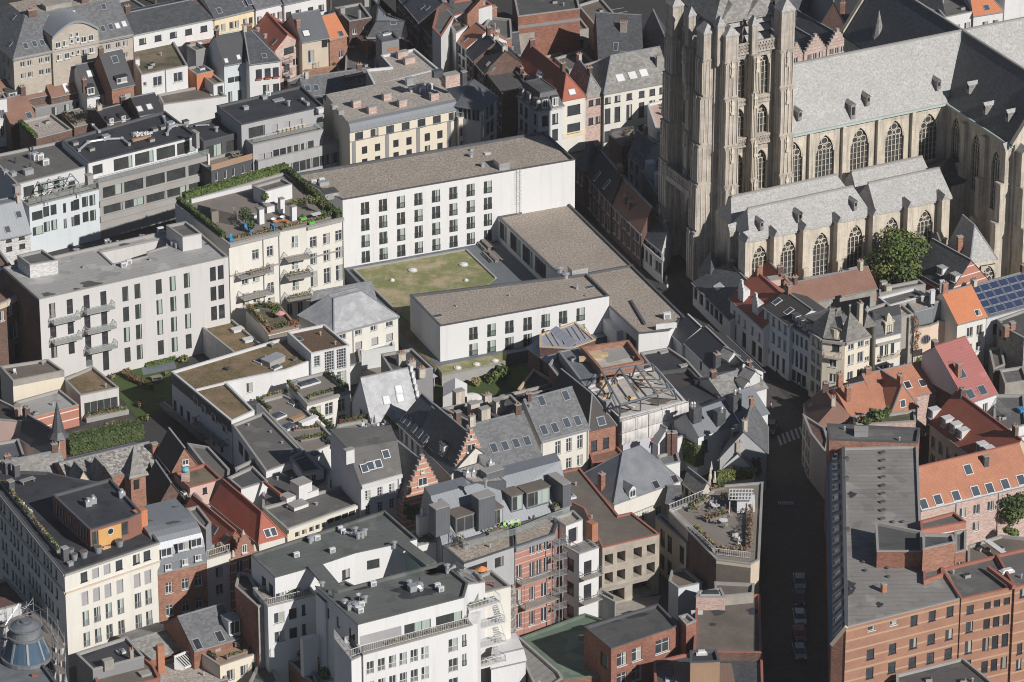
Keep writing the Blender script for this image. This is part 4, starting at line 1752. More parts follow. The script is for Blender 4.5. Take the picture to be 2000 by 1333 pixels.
g.prism([up(6,870,600,2),up(6,1065,806,2),up(6,1085,806,2),up(6,1000,700,2),up(6,880,480,2)],0.,2.05)
structure('planted_strip',g,['sedum'])
for i,(x,y)in enumerate(((1200,810),(1307,790),(1412,770))):
 P=up(6,x,y,2.03)
 mb=MB()
 mb.cyl((0,0,0),.6,.15,14)
 mb.cyl((0,0,.15),.45,.15,14,1,.3)
 o=mb.build('skylight_dome',['coping_white','plastic_white'])
 o.location=P
 tag(o,('leftmost','middle','rightmost')[i]+' of the three small skylight domes in the planted strip before the white annex','skylight')
tree(up(1,880,25,0),9,4.5,'leafy tree at the top edge behind the long slate-roofed white house',n=2200,size=.22)
b=Bd('house','white house half hidden behind the slate roof at the top edge',HOUSE,1,[(722,85),(850,55)],11.5,'white',dep=7)
b.win(0,[830,800],24,[(6,26)],'w2').flat('felt_dark').done()
def picnic(P,ang,label,L=2.6,m='deck',group=None,bench=True):
 r=empty('picnic_table',P,label,'table',group)
 mb=MB()
 mb.box((0,0,.7),L,.8,.07,ang)
 mb.build('table_top',[m],r)
 s=VV((-math.sin(ang),math.cos(ang),0))
 for k in(-1,1):
  if bench:
   mb=MB()
   mb.box(s*k*.85+VV((0,0,.42)),L,.3,.06,ang)
   mb.box(s*k*.85,.08,.28,.42,ang)
   mb.build('bench',[m],r)
 for k in(-1,1):
  mb=MB()
  mb.box(VV((math.cos(ang),math.sin(ang),0))*k*L*.4,.1,.7,.7,ang)
  mb.build('leg',[m],r)
 return r
picnic(up(6,1360,122,2),R(-67),'wooden picnic table farther back in the blue-grey paved hotel court',4.)
picnic(up(6,1400,190,2),R(-67),'wooden picnic table nearer the lawn corner in the hotel court',4.)
b=Bd('office_building','big beige stone building with grey hipped slate roof and a curved pediment',BUILD,1,[(75,328),(750,190)],15,'beige_stone',dep=19)
b.win(0,[125,165,228,265,565,608,665,706],28,[(34,30),(100,30)],'w2').win(3,[20,45],14,[(30,40),(110,40)],'w2')
b.prof('slate_mid',[(0,0,1),(6,4.7,1),(13,4.7,1),(19,0,1)],hl=5.2,rm2='gravel',ov=.5).cornice((0,),'coping',h=.5,out=.4)
b.sky([(145,262),(195,250),(582,165),(626,154),(285,108),(587,40),(238,243)]).sky([(665,148),(702,137),(416,78)],m='plastic_white')
(b.chim([(180,85)],1.6,.9,1.),b.boxes([(320,40)],5,2,.8,'concrete'),b.chim([(478,14)],1.4,.8,1.2))
b.sky([(58,248),(78,96)],.8,.9)
a_,b_=b.edge(0)
dv=(b_-a_).normalized()
nr=VV((dv.y,-dv.x,0))
ua,ub=(b.upx(0,288),b.upx(0,550))
mb=MB()
rb=MB()
n_=14
for i in range(n_):
 q=[]
 for k in(i/n_,(i+1)/n_):
  q.append((ua+(ub-ua)*k,2.6+2.2*math.sin(math.pi*k)))
 p=[a_+dv*u+nr*.5 for u,h in q]
 top=[P+VV((0,0,h))for P,(u,h)in zip(p,q)]
 mb.face([p[0]-VV((0,0,15)),p[1]-VV((0,0,15)),top[1],top[0]])
 o_=nr*.35+VV((0,0,.15))
 bk=-nr*7.
 rb.face([top[0]+o_,top[1]+o_,top[1]+bk+VV((0,0,.15)),top[0]+bk+VV((0,0,.15))])
 rb.face([top[0]+o_-VV((0,0,.45)),top[1]+o_-VV((0,0,.45)),top[1]+o_,top[0]+o_])
for u in(ua,ub):
 p=a_+dv*u+nr*.5
 mb.face([p-VV((0,0,15)),p+VV((0,0,2.6)),p-nr*5+VV((0,0,2.6)),p-nr*5-VV((0,0,15))][::1 if u==ua else-1])
b.part('pediment',mb,['beige_stone'])
b.part('pediment_roof',rb,['zinc_flat'])
b.pwin(0,[(320,240),(362,230),(465,208),(507,198),(325,310),(368,300),(467,278),(508,268)],30,32,'w2',.5)
b.pwin(0,[(398,222),(432,213),(397,188),(430,182),(400,290),(432,283)],16,24,'w1',.5)
b.done()
b=Bd('terraced_house','long white house with dark slate roof beside the beige stone building',HOUSE,1,[(755,197),(1212,103)],13,'white',dep=11)
b.win(0,[805,892,978,1065,1152],38,[(32,32)],'k2').gable('slate',b.risepx(725,85)).cornice((0,),'bronze_green',h=.2,out=.35).done()
b=Bd('terraced_house','yellowish plastered house with dark slate roof and six narrow upper windows',HOUSE,1,[(1213,106),(1447,50)],13,'yellow',dep=11)
b.win(0,[1228,1262,1308,1338,1385,1418],24,[(42,42)],'w1').gable('slate',4.).cornice((0,),'coping',h=.2,out=.3).done()
b.sky([(1240,62),(1390,22)],.9,1.1)
b=Bd('terraced_house','white house with slate roof right of the yellowish one along the top edge',HOUSE,2,[(56,50),(216,14)],13.2,'white',dep=11)
b.win(0,[75,115,153,190],26,[(48,42)],'w2').gable('slate_mid',4.).done()
b.sky([(20,10)],1.,1.4)
b=Bd('terraced_house','white-fronted house along the top edge left of the small tree',HOUSE,2,[(218,22),(455,-30)],13.2,'white',dep=11)
b.win(0,[240,295,365,425],30,[(52,36)],'k2').gable('slate_mid',4.).done()
for i,(x0,y0,x1,y1,ex,ey,gx,gy)in enumerate(((-30,470,250,412,-20,590,280,532),(252,412,430,385,290,548,475,510))):
 b=Bd('row_house',('brown pantiled house at the left edge below the stone building','brown pantiled house beside the black-tiled roofs')[i],HOUSE,1,[(ex,ey),(gx,gy)],7,'brick_brown',dep=8)
 b.gable('tile_brown',b.risepx(x0+(ex-x0)*0,y0)).done()
 b.sky([(215,500)]if i==0 else[(372,495)],.9,2.,'plastic_white','frame_grey')
 if i==0:
  b.dormer([(75,570)],1.6,1.6,2.2,rm='felt_dark',wm='coping_white').chim([(125,545),(205,490)],.8,.6,1.6,'coping_dark')
b=Bd('rear_extension','dark grey rear extension with a roof terrace under the brown pantiled roofs',BUILD,1,[(200,618),(500,552)],5.6,'grey_render',dep=6)
b.win(0,[305,375,445],34,[(12,60)],'wc').flat('deck_grey').done()
b=Bd('row_house','low brown pantiled house with a skylight at the left edge',HOUSE,1,[(60,700),(205,665)],5,'brick_brown',dep=8)
b.gable('tile_brown',3.).done()
b.sky([(165,655)],1.,1.2)
b=Bd('house','white house end at the left edge with two tall windows',HOUSE,1,[(-70,575),(38,560)],9,'white',dep=8)
b.win(0,[8],24,[(60,50),(150,60)],'w2').flat('felt_dark').done()
b=Bd('row_house','house with black tiled roof, white dormer and white rear wall',HOUSE,1,[(492,545),(630,518)],7.6,'white',dep=8.5)
b.win(0,[558],34,[(30,50)],'k2').gable('tile_dark',b.risepx(428,372)).done()
b.sky([(510,418)],1.1,1.2,'plastic_white').dormer([(515,535)],1.4,1.4,1.6,rm='tile_dark').chim([(478,510)],.7,.6,2.)
b=Bd('row_house','taller black tiled house with brick rear wall and sunken roof terrace',HOUSE,1,[(632,500),(758,472)],9.6,'brick_orange',dep=9)
b.win(0,[710],60,[(50,60)],'w2').gable('tile_dark',b.risepx(552,308),cap='coping_white').done()
b.sky([(650,338)],1.1,1.3).dormer([(690,470)],2.2,1.1,1.2,rm='tile_dark',wm='brick_plum')
b=Bd('house','white house with a mossy brown flat roof',HOUSE,1,[(800,425),(1062,372),None,(722,282)],10,'white')
b.win(0,[890,1006],50,[(28,52)],'w2').win(0,[818],18,[(45,22)],'w1').flat('moss','coping').done()
b.pipe(0,[935]).chim([(775,370)],.8,.7,1.2,'white')
b=Bd('row_house','white-walled house with black tiled roof behind the mossy flat roof',HOUSE,1,[(1268,366),(1408,340)],10,'pale_blue',dep=8)
b.win(0,[1325],76,[(80,36)],'wm').win(0,[1298,1352],24,[(160,70)],'k2').gable('tile_dark',b.risepx(1190,205),cap='coping_white').done()
b.sky([(1280,345),(1350,325)],.6,.8,'plastic_white')
b=Bd('row_house','narrow house with orange tiled roof behind the slate-clad lift box',HOUSE,1,[(1110,320),(1255,300)],9.,'brick_plum',dep=7)
b.win(0,[1222],36,[(32,50)],'w2').gable('tile_orange',b.risepx(1080,245)).done()
b.sky([(1135,255)],.8,1.2,'plastic_white')
b=Bd('stair_tower','brick and slate-clad box on the back of the orange-roofed house',BUILD,1,[(1108,290),(1166,275),None,(1055,258)],11.2,'grey_render')
b.flat('felt_brown','coping').done()
b=Bd('rear_extension','flat-roofed extension with a bright orange-red plastered wall',BUILD,1,[(1113,425),(1207,403),None,(1058,385)],8.2,'tile_bright')
b.flat('felt_grey','coping').done()
b.dome([(1140,392)],.8,.8)
b=Bd('rear_house','narrow white rear wall with tall windows beside the orange-red extension',BUILD,1,[(1208,480),(1268,468)],7.4,'white',dep=5)
b.win(0,[1245],30,[(15,40)],'k2').flat('felt_brown').done()
b=Bd('workshop','low building with brown roof and a long blank white wall',BUILD,1,[(925,592),(1282,545),(1190,478),(895,535)],5.6,'white')
b.flat('felt_brown','coping').done()
b.fans([(1005,520)]).sky([(1165,502),(1208,535)],1.1,.8,'plastic_white','coping_white')
for i,(e0,e1,rx,ry,z)in enumerate((((605,700),(765,660),572,628,6.4),((790,655),(922,628),732,556,7.6))):
 b=Bd('row_house',('small house with black tiled roof and white dormers behind the long black flat roof','small taller black tiled house with two white skylights')[i],HOUSE,1,[e0,e1],z,'brick_plum',dep=7)
 b.gable('tile_dark',b.risepx(rx,ry)).done()
 if i:
  b.sky([(790,618),(846,606)],.9,1.1,'plastic_white')
 else:
  b.dormer([(632,695),(700,680)],.8,.9,1.2,rm='tile_dark')
b=Bd('garage_building','low building with pale gravel roof and a hedge along its side',BUILD,1,[(205,785),(408,735),(290,645),(108,690)],5.6,'brick_brown')
b.flat('gravel_pale','coping').done()
hedge([up(1,112,700,5.8),up(1,200,782,5.8)],.7,.7,'clipped hedge on the edge of the pale gravel roof')
b=Bd('terrace_annex','small annex carrying a wooden roof terrace with a table',BUILD,1,[(420,722),(560,690),(480,605),(345,640)],4.6,'brick_brown')
b.flat('deck','coping').done()
picnic(up(1,440,650,4.4),b.ang,'garden table on the small wooden terrace beside the pale gravel roof',1.8)
planter(up(1,362,650,4.5),up(1,430,712,4.5),.5,.4,.8,'planter along the left side of the small wooden terrace',('leaf_rust','leaf_dark'))
planter(up(1,430,712,4.5),up(1,545,682,4.5),.5,.4,.9,'planter along the front of the small wooden terrace',('leaf_yellow','leaf_dry'))
planter(up(1,500,625,4.5),up(1,545,670,4.5),.5,.4,1.2,'planter along the right side of the small wooden terrace',('leaf_yellow','leaf_rust'))
b=Bd('apartment_building','long apartment house with black flat roof, silver ducts and glazed balcony floors',BUILD,1,[(500,925),(1118,770),(932,630),(350,795)],13,'white')
b.win(0,[550],55,[(22,52)],'kc').win(0,[693,813,935,1052],104,[(16,66)],'km').flat('felt_black','coping_dark').done()
b.ducts([(447,862),(500,815),(590,800),(690,795),(730,828)]).ducts([(925,672),(940,715),(1055,722)]).ducts([(945,770),(960,735),(1000,720)]).ducts([(525,720),(560,755)]).boxes([(425,820),(518,852),(1050,700),(920,730),(857,800),(875,742)],1.,.8,.5,'coping','felt_dark')
b.boxes([(600,790),(965,715)],1.2,1.,.7,'aluminium').boxes([(800,790)],3.6,.5,.3,'wood')
mb=MB()
P,n=b.hit(800,770)
leafmb(mb,[(P+VV((x*.7-1,x*.2,.25)),.7,.5,.3)for x in range(4)],120,.3)
b.part('plastic_sheet',mb,['plastic_white'],b.roofo)
v=b.vol('lower',1,[(558,1042),(1182,882)],10.2,0,'coping','deck_grey',dep=4.5,wins=[(0,[633,753,875,993,1117],106,[(28,62),(116,64)],'km')])
fence_rail(v,[(556,1035),(1182,876)],'',10.3,1.,True)
for dy in(98,186):
 v.strip(0,0.,1.,10.2-dy/2.898/10.7-1.1,10.2-dy/2.898/10.7,.25,'coping')
v.strip(0,.985,1.,0,10.6,.3,'cream_pale','pier')
b.chim([(1108,815)],.6,1.6,2.2,'coping',0)
b=Bd('terraced_house','dark-clad house with two large curtained windows and a slatted terrace',HOUSE,1,[(1152,805),(1384,745),None,(1060,712)],12.2,'dark_cladding')
b.win(0,[1210,1323],88,[(32,76)],'km').flat('felt_black','coping_dark').done()
b.boxes([(1262,680)],2.2,1.6,1.2,'slate').ducts([(1110,722),(1180,718)],.12).vents([(1225,745)],.3,.8)
v=b.vol('lower',1,[(1196,965),(1450,893)],9.,0,'dark_cladding','deck',dep=4.5,wins=[(0,[1225,1275,1320,1375,1427],18,[(22,48)],'wc')])
v.strip(0,0,1,9.,10.,.06,'wood','screen')
picnic(up(1,1330,885,8.9),b.ang,'terrace table behind the brown slatted screen of the dark-clad house',1.8)
b=Bd('apartment_building','grey-green apartment house with dull grey roof and steel pergola at the left edge',BUILD,1,[(98,1045),(502,942),(348,800),(-60,885)],12,'pale_grey')
b.win(0,[160,240,330],60,[(25,60)],'km').flat('felt_grey','coping').done()
b.fans([(228,905),(258,935),(205,905)],k=1.3).boxes([(75,995),(30,985)],.9,.8,.6).boxes([(190,895),(160,985)],1.6,1.,.8).vents([(88,925),(184,860),(173,960)],.16,1.,m='frame_dark').chim([(95,1080),(505,1020)],1.1,1.,.9,'coping',0)
v=b.vol('lower',1,[(165,1172),(562,1072)],9.2,0,'pale_blue','deck_grey',dep=4.,wins=[(0,[258,300,478,520],34,[(22,60),(108,60)],'kc'),(0,[208],60,[(36,50),(122,50)],'kc'),(0,[362,406],16,[(30,56),(118,56)],'kd'),(0,[430],32,[(25,62),(112,62)],'kd')])
fence_rail(v,[(162,1160),(562,1060)],'',9.3,1.,True)
pm=MB()
pz=11.6
PQ=[up(1,x,y,pz)for x,y in((208,1020),(395,978),(450,1040),(265,1085))]
for i in range(4):
 pm.beam(PQ[i],PQ[(i+1)%4],.14,.14)
 pm.beam(PQ[i]-VV((0,0,2.4)),PQ[i],.14,.14)
for k in(.33,.66):
 pm.beam(PQ[0].lerp(PQ[1],k),PQ[3].lerp(PQ[2],k),.12,.12)
 pm.beam(PQ[0].lerp(PQ[3],k),PQ[1].lerp(PQ[2],k),.12,.12)
b.part('pergola',pm,['aluminium'])
planter(up(1,160,1140,9.1),up(1,300,1115,9.1),.6,.4,1.,'planting under the steel pergola, left end',('leaf_green','leaf_dry'))
planter(up(1,330,1105,9.1),up(1,430,1080,9.1),.6,.4,1.,'planting under the steel pergola, right end',('leaf_green','leaf_yellow'))
b=Bd('terraced_house','house with seamed zinc roof and white brick wall at the left edge',HOUSE,5,[(-20,78),(172,38)],8.,'white_bricks',dep=9)
b.win(0,[48,122],34,[(10,22),(58,24)],'k2').prof('zinc',[(0,0),(.4,4.2),(.6,4.2),(1,0)]).done()
b.sky([(105,1215),(42,1300)],.9,1.1,t=1)
b=Bd('apartment_building','dark grey stepped apartment house with black roof and a long dining table on its terrace',BUILD,2,[(-25,708),(442,604),(315,487),(-165,600)],14.5,'mid_grey')
b.win(0,[60],90,[(28,62)],'km').win(0,[163,233,303],30,[(40,46)],'ks').flat('felt_black','coping_dark').done()
b.boxes([(0,620),(105,560)],.9,.7,.5,'aluminium').fans([(125,545)]).vents([(243,600)],.25,.9).ducts([(320,575),(350,598)],.25).boxes([(185,570)],2.,1.,.12,'aluminium').boxes([(420,630)],1.,.9,.5,'coping_white')
v=b.vol('middle',2,[(40,822),(438,735)],11.6,0,'mid_grey','deck',dep=4.2,wins=[(0,[90,130],34,[(62,44)],'ks'),(0,[170,208],34,[(55,40)],'kd'),(0,[248,286,326],34,[(52,44)],'wc'),(0,[366],34,[(48,36)],'k2')])
fence_rail(v,[(40,810),(438,722)],'',11.7,1.,True)
v=b.vol('lower',2,[(70,915),(592,790)],8.8,0,'mid_grey','gravel_pale',dep=3.5,wins=[(0,[130,168,205,243,281,319,357,395,433,471,509,547],34,[(54,58)],'kc')])
fence_rail(v,[(430,815),(590,775)],'',8.9,1.)
r=empty('dining_table',up(2,250,738,11.3),'long pale blue dining table on the grey roof terrace','table')
mb=MB()
mb.box((0,0,.72),5.6,.9,.06,b.ang)
mb.build('table_top',['pale_blue'],r)
for k in(-2.5,2.5):
 mb=MB()
 mb.box((k*math.cos(b.ang),k*math.sin(b.ang),0),.1,.7,.72,b.ang)
 mb.build('leg',['frame_grey'],r)
def chair(P,ang,label,m='wood',group=None,cat='chair'):
 if group in CHP:
  c=copytree(CHP[group])
  c.location=P
  c.rotation_euler=(0,0,ang)
  c['label']=label
  return c
 r=empty('chair',P,label,cat,group)
 r.rotation_euler=(0,0,ang)
 mb=MB()
 mb.box((0,0,.42),.45,.45,.06)
 mb.build('seat',[m],r)
 mb=MB()
 mb.box((0,.2,.48),.45,.05,.45)
 mb.build('backrest',[m],r)
 for x in(-.19,.19):
  for y in(-.19,.19):
   mb=MB()
   mb.box((x,y,0),.04,.04,.42)
   mb.build('leg',[m],r)
 if group:
  CHP[group]=r
 return r
CHP={}
for i in range(7):
 for k in(-1,1):
  chair(up(2,250,738,11.3)+VV((math.cos(b.ang),math.sin(b.ang),0))*(i-3)*.78+VV((-math.sin(b.ang),math.cos(b.ang),0))*k*.75,b.ang+(0 if k>0 else math.pi),'wooden chair on the '+('near' if k<0 else 'far')+' long side of the pale blue table, '+('first','second','third','fourth','fifth','sixth','seventh')[i]+' from the left','wood_raw','chairs round the long dining table')
b=Bd('house','white house with dark hipped roof and red window-box flowers',HOUSE,2,[(20,362),(192,342),(75,185),None],10.4,'white')
b.win(0,[72,122,168],34,[(38,50)],'k2').win(0,[110,168],34,[(130,60)],'k2').prof('slate',[(0,0),(.5,3.6),(1,0)],hl=1.,hr=3.5).done()
b.sky([(105,318)],.8,.9)
a_,b_=b.edge(0)
dv=(b_-a_).normalized()
nr=VV((dv.y,-dv.x,0))
for i,x in enumerate((72,122,168)):
 P=a_+dv*b.upx(0,x)+nr*.2-VV((0,0,(88+4)/2.898/vs(a_)))
 lf=MB()
 r=empty('flower_box',P,('left','middle','right')[i]+' red flower box under a window of the white house','flower box')
 mb=MB()
 mb.box((0,0,-.15),1.1,.25,.2,b.ang)
 mb.build('box',['terracotta'],r)
 leafmb(lf,[(dv*(k*.25)+VV((0,0,.12)),.25,.2,.16)for k in(-2,-1,0,1,2)],60,.08,2)
 lf.build('foliage',['flower_red','leaf_green'],r)
b=Bd('gabled_house','pink brick gabled house with dark red tiled roof and small balconies',HOUSE,2,[(166,288),(313,243),None,(52,165)],9.6,'pink')
b.win(0,[243],56,[(4,34)],'k2').win(0,[228],34,[(92,44)],'k2').win(0,[282],34,[(78,42)],'w2').win(0,[228],34,[(160,50)],'k2').gable('tile_red',b.risepx(237,197,1),ax=1,cap='coping_brick').done()
b.sky([(160,236)],.9,1.2).vents([(112,215),(70,180)],.25,.7)
b.balcony(0,205,245,80,.9).balcony(0,205,245,150,.9)
b=Bd('house','beige plastered house with greenish grey roof and one skylight',HOUSE,2,[(318,236),(470,210)],10.6,'sand',dep=9)
b.win(0,[445],32,[(10,46)],'kh').win(0,[368],34,[(58,72)],'w2').gable('metal_roof',b.risepx(247,85)).done()
b.sky([(342,190)],1.2,1.2,'plastic_white','frame_dark').chim([(295,150)],.7,.7,1.2,'brick_orange')
b=Bd('house','brick house with bright orange tiled roof between the grey roof and the plum brick block',HOUSE,2,[(474,225),(572,200)],10.2,'brick_orange',dep=8)
b.win(0,[538],28,[(78,40)],'w2').gable('tile_bright',b.risepx(432,102)).done()
b.sky([(538,192)],.9,1.1)
b=Bd('brick_house','dark plum brick house with black flat roof and silver flue',HOUSE,2,[(585,122),(712,100),(650,18),(505,45)],11.4,'brick_plum')
b.win(0,[615],26,[(45,32)],'w2').win(0,[680],30,[(40,34)],'w2').flat('felt_dark','coping').done()
b.boxes([(545,80),(680,30)],.9,.9,1.2,'coping')
mb=MB()
P=up(2,645,170,9)
mb.cyl(P,.3,3.8,8)
b.part('flue',mb,['aluminium'])
b=Bd('corner_house','corner house with dark slate mansard roof beside the dark street at the top',HOUSE,2,[(690,215),(880,215),(915,228),(850,165),(745,45),(715,45)],9,'brick_plum')
b.mans(2.6,1.5,'slate','zinc_flat').done()
b.sky([(800,85),(835,130)],1.,.6)
b=Bd('roof_house','small grey and brick penthouse on the roofs by the dark street',HOUSE,2,[(770,238),(868,220),None,(735,195)],12,'grey_render')
b.win(0,[785],26,[(20,45)],'k1').flat('metal_roof','coping_dark').done()
b.strip(0,.3,1,9.9,10.5,.05,'tile_orange').dome([(795,195)],1.6,.9)
b=Bd('brick_house','brick rear building with dark lean-to below the small grey penthouse',HOUSE,2,[(560,440),(740,405),(735,270),(570,260)],6.5,'brick_plum')
b.flat('felt_grey','coping').done()
b.boxes([(690,300)],2.2,5.,2.4,'brick_plum',name='lift_box')
b=Bd('garden_house','low brick garden house under the roof garden with pergola railing',HOUSE,2,[(345,400),(520,375),(505,310),(335,350)],5,'brick_orange')
b.win(0,[485],26,[(20,30)],'w2').flat('deck','wood').done()
fence_rail(b,[(335,380),(395,390),(440,370)],'',5.1,1.,m='coping')
bush(up(2,450,350,5),1.7,1.9,'large rounded bush on the roof garden behind the beige house',('leaf_green','leaf_yellow','leaf_dark'),n=420)
bush(up(2,400,350,5),.9,1.1,'small bush on the left of the roof garden',('leaf_green','leaf_yellow'),n=160)
bush(up(2,500,370,5),.8,.7,'small rusty bush on the right of the roof garden',('leaf_rust','leaf_green'),n=120)
b=Bd('extension','low extension with grey roof and white windows right of the garden house',BUILD,2,[(525,405),(610,392),(590,345),(510,360)],4.5,'grey_render')
b.win(0,[545,575],26,[(10,30)],'w2').flat('felt_grey','coping').done()
b=Bd('courtyard_house','low slate-roofed courtyard buildings between the black roof and the gravel roof',HOUSE,2,[(330,545),(690,495),(665,415),(290,470)],4.6,'grey_render')
b.gable('slate_mid',2.2).done()
b.sky([(350,500),(398,498),(640,462)],.9,1.1)
b=Bd('extension','flat grey rear extension beneath the pink gabled house',BUILD,2,[(250,500),(360,465),(320,420),(235,455)],4.2,'brick_brown')
b.flat('felt_grey','coping').done()
tree(up(2,478,90,0),12.5,2.6,'small green tree standing between the white houses at the top edge',n=1500,size=.22)
b=Bd('office_building','cream office block with gravel roof, brick chimneys and rounded zinc eaves',BUILD,2,[(588,750),(1196,622),(1050,430),(438,556)],13.4,'cream')
b.win(0,[640,727,815,903,993,1080,1170],44,[(10,44)],'k2').win(0,[670,743,847,921,1025,1097],30,[(98,44),(168,46)],'kd')
for x in(610,797,973,1150):
 b.strip(0,(b.upx(0,x)-.35)/(b.edge(0)[1]-b.edge(0)[0]).length,(b.upx(0,x)+.35)/(b.edge(0)[1]-b.edge(0)[0]).length,0,11.6,.06,'grey_render','pilaster')
for k in(1,):
 b.strip(0,0,.99,11.55,11.7,.12,'coping')
b.prof('zinc',[(-.3,.1,1),(-.15,.75,1),(.35,1.25,1),(1.1,1.5,1),(1.5,1.5,1),(1.8,1.3,1),(14.2,1.3,1),(14.3,0,1)],rm2='gravel_pale',ov=0).done()
b.chim([(625,605),(712,640),(797,565),(885,602),(1065,565)],1.5,.9,1.2,'pink',0).boxes([(925,480),(985,510)],1.2,.8,1.2,'aluminium').boxes([(1160,480)],2.8,1.6,2.,'pink','coping',name='lift_housing').boxes([(1085,430)],1.8,.9,1.,'slate').fans([(945,520),(1000,525),(1040,505)],k=1.2).chim([(1235,462)],.9,.7,1.8,'slate',0).boxes([(535,640),(500,610)],1.,.8,.5,'coping')
v=b.vol('rear_wing',2,[(730,486),(1092,392),(955,278),(765,315),(822,380),(682,394)],14.7,0,'grey_render','gravel_pale',cop='coping_white')
bb=MB()
for x,y in((885,325),(925,360)):
 P=up(2,x,y,14.4)
 bb=MB()
 bb.box(P,2.,.9,1.1,b.ang,0)
 bb.box(P,2.1,1.,.12,b.ang,1,z0=1.1)
 b.part('chimney',bb,['pink','coping'],b.roofo)
b=Bd('glazed_tower','glazed corner tower with low pyramid roof of seamed zinc beside the cream office',BUILD,2,[(1190,600),(1330,622),(1420,553),(1290,458),(1110,515)],14.2,'mid_grey')
cz=b.P
cx_=sum(b.P,ZERO)/5+VV((0,0,2.6))
mb=MB()
O=inset(b.P,-.5)
for i in range(5):
 mb.face([O[i],O[(i+1)%5],cx_])
 b.plane([O[i],O[(i+1)%5],cx_])
mb.face([p-VV((0,0,.05))for p in O][::-1])
b.roofo=b.part('roof',mb,['metal_roof'])
b.win(0,[1215,1240,1265,1290,1312],22,[(8,60)],'gc').win(1,[1345,1370,1395],22,[(10,80),(100,80),(190,80),(280,80)],'gc').done()
b=Bd('office_building','cream corner bay with two columns of windows next to the glazed tower',BUILD,2,[(1205,672),(1332,642),None,(1165,620)],12.2,'cream')
b.win(0,[1200+30,1275],32,[(60,44),(132,46)],'kd').flat('gravel_pale','coping_white').done()
fence_rail(b,[(1205,668),(1332,638)],'',12.2,.9)
def streethouse(t,a,b_,z,wall,roof,label,dep=9,rise=3.2,wx=(),wrows=(),name='street_house',r2=None,st='w2',ww=14):
 b=Bd(name,label,HOUSE,t,[a,b_],z,wall,dep=dep)
 if wx:
  b.win(0,wx,ww,wrows,st)
 if rise:
  b.gable(roof,rise)
 else:
  b.flat(roof,'coping')
 b.done()
 return b
streethouse(2,(850,-30),(905,30),11,'brick_plum','slate','dark brick street house with slate roof at the top edge',wx=(865,880,895),wrows=((20,36),(80,36),(140,40)))
b=streethouse(2,(905,30),(985,125),11.5,'brick_plum','slate','dark brick street house with blue skylights near the top edge',wx=(920,940,960,975),wrows=((20,36),(80,36),(140,40)))
b.sky([(1000,40),(1030,45)],.8,1.)
b=streethouse(2,(985,125),(1060,215),10.5,'brick_brown','tile_worn','narrow dark brick house on the street left of the grey cornered block',wx=(1000,1022,1045),wrows=((20,40),(80,40),(145,40)),rise=2.6)
b=Bd('corner_block','tall pale grey block with dark flat roof overlooking the narrow street',HOUSE,2,[(1056,160),(1105,210),(1180,90),(1395,28),(1330,-20),(1090,22)],13.6,'pale_grey')
b.flat('felt_grey','coping_brick').done()
b.boxes([(1330,20)],2.4,.9,.8,'aluminium').boxes([(1160,20)],1.4,1.,.9,'slate')
b=Bd('gabled_house','house with upper orange tiled roof slope behind the white dormer',HOUSE,2,[(1215,120),(1255,160),(1345,62),(1290,12)],12.2,'brick_orange')
b.prof('tile_orange',[(0,0),(1,2.6)],3,ov=.2).done()
b=Bd('gabled_house','narrow street house with orange tiled roof and one skylight',HOUSE,2,[(1192,225),(1250,272)],11,'white',dep=8)
b.win(0,[1210,1232],14,[(20,38),(80,42),(140,42)],'k2').gable('tile_orange',b.risepx(1290,130,end=0)).done()
b.sky([(1243,222)],.9,1.1)
b=Bd('house','small white-walled dormer house with dark flat top beside the orange roofs',HOUSE,2,[(1150,135),(1190,190),(1255,150),(1215,118)],12.6,'white')
b.flat('felt_dark','coping').done()
b=Bd('brick_house','brick house with rendered rear wall and grey flat roof right of the orange roofs',HOUSE,2,[(1415,240),(1507,215),(1500,110),(1380,95),(1325,190)],11,'brick_orange')
b.flat('felt_grey','coping').done()
b.chim([(1400,90)],1.2,.8,1.6,'brick_orange',3)
b=Bd('street_house','brick street house with worn dark tiled roof and brick gable',HOUSE,2,[(1290,340),(1350,410)],10,'brick_brown',dep=8)
b.win(0,[1300,1318,1336],12,[(16,40),(76,42),(140,42)],'w2').gable('tile_worn',b.risepx(1395,290,end=1)).done()
b.sky([(1372,362),(1400,390)],.7,.9,'plastic_white')
b=Bd('street_house','brick street house behind the worn dark tiled one with chimney pots',HOUSE,2,[(1250,300),(1290,345)],10.6,'brick_brown',dep=8)
b.win(0,[1260,1276],12,[(16,40),(76,42)],'w2').gable('tile_dark',3).done()
b=Bd('street_house','long dark house with flat black roof facing the shaded street',HOUSE,2,[(1352,405),(1452,530),(1600,490),(1507,370)],9.6,'brick_plum')
b.win(0,[1365,1385,1405,1425,1442],12,[(24,44),(92,44),(160,48)],'w2').flat('felt_dark','coping_dark').done()
b.chim([(1560,420),(1575,455)],.8,.6,1.2)
b=Bd('brick_hall','large red brick wall building at the top edge',BUILD,3,[(92,95),(443,50),None,(60,-60)],11,'brick_red')
b.flat('felt_dark','coping').done()
b.strip(0,0,1,8.6,9.2,.1,'grey_render')
b=Bd('parking_deck','concrete parking deck with two dark openings and a rusty roof',BUILD,3,[(182,205),(492,165),(432,88),(140,118)],6.5,'concrete')
b.win(0,[242],120,[(80,40)],'kh').win(0,[415],100,[(56,52)],'kh').flat('felt_brown','coping').done()
b.depth=.2
b=Bd('concrete_shed','grey concrete block left of the parking deck with a white round patch',BUILD,3,[(75,200),(185,185),(150,100),(40,120)],7.5,'concrete')
b.flat('felt_dark','coping').done()
b=Bd('brick_house','orange brick house end with small roof left of the concrete block',HOUSE,3,[(-20,330),(105,305),(80,180),(-60,205)],8,'brick_orange')
b.gable('slate',2.).done()
b.vents([(60,290)],.2,.8)
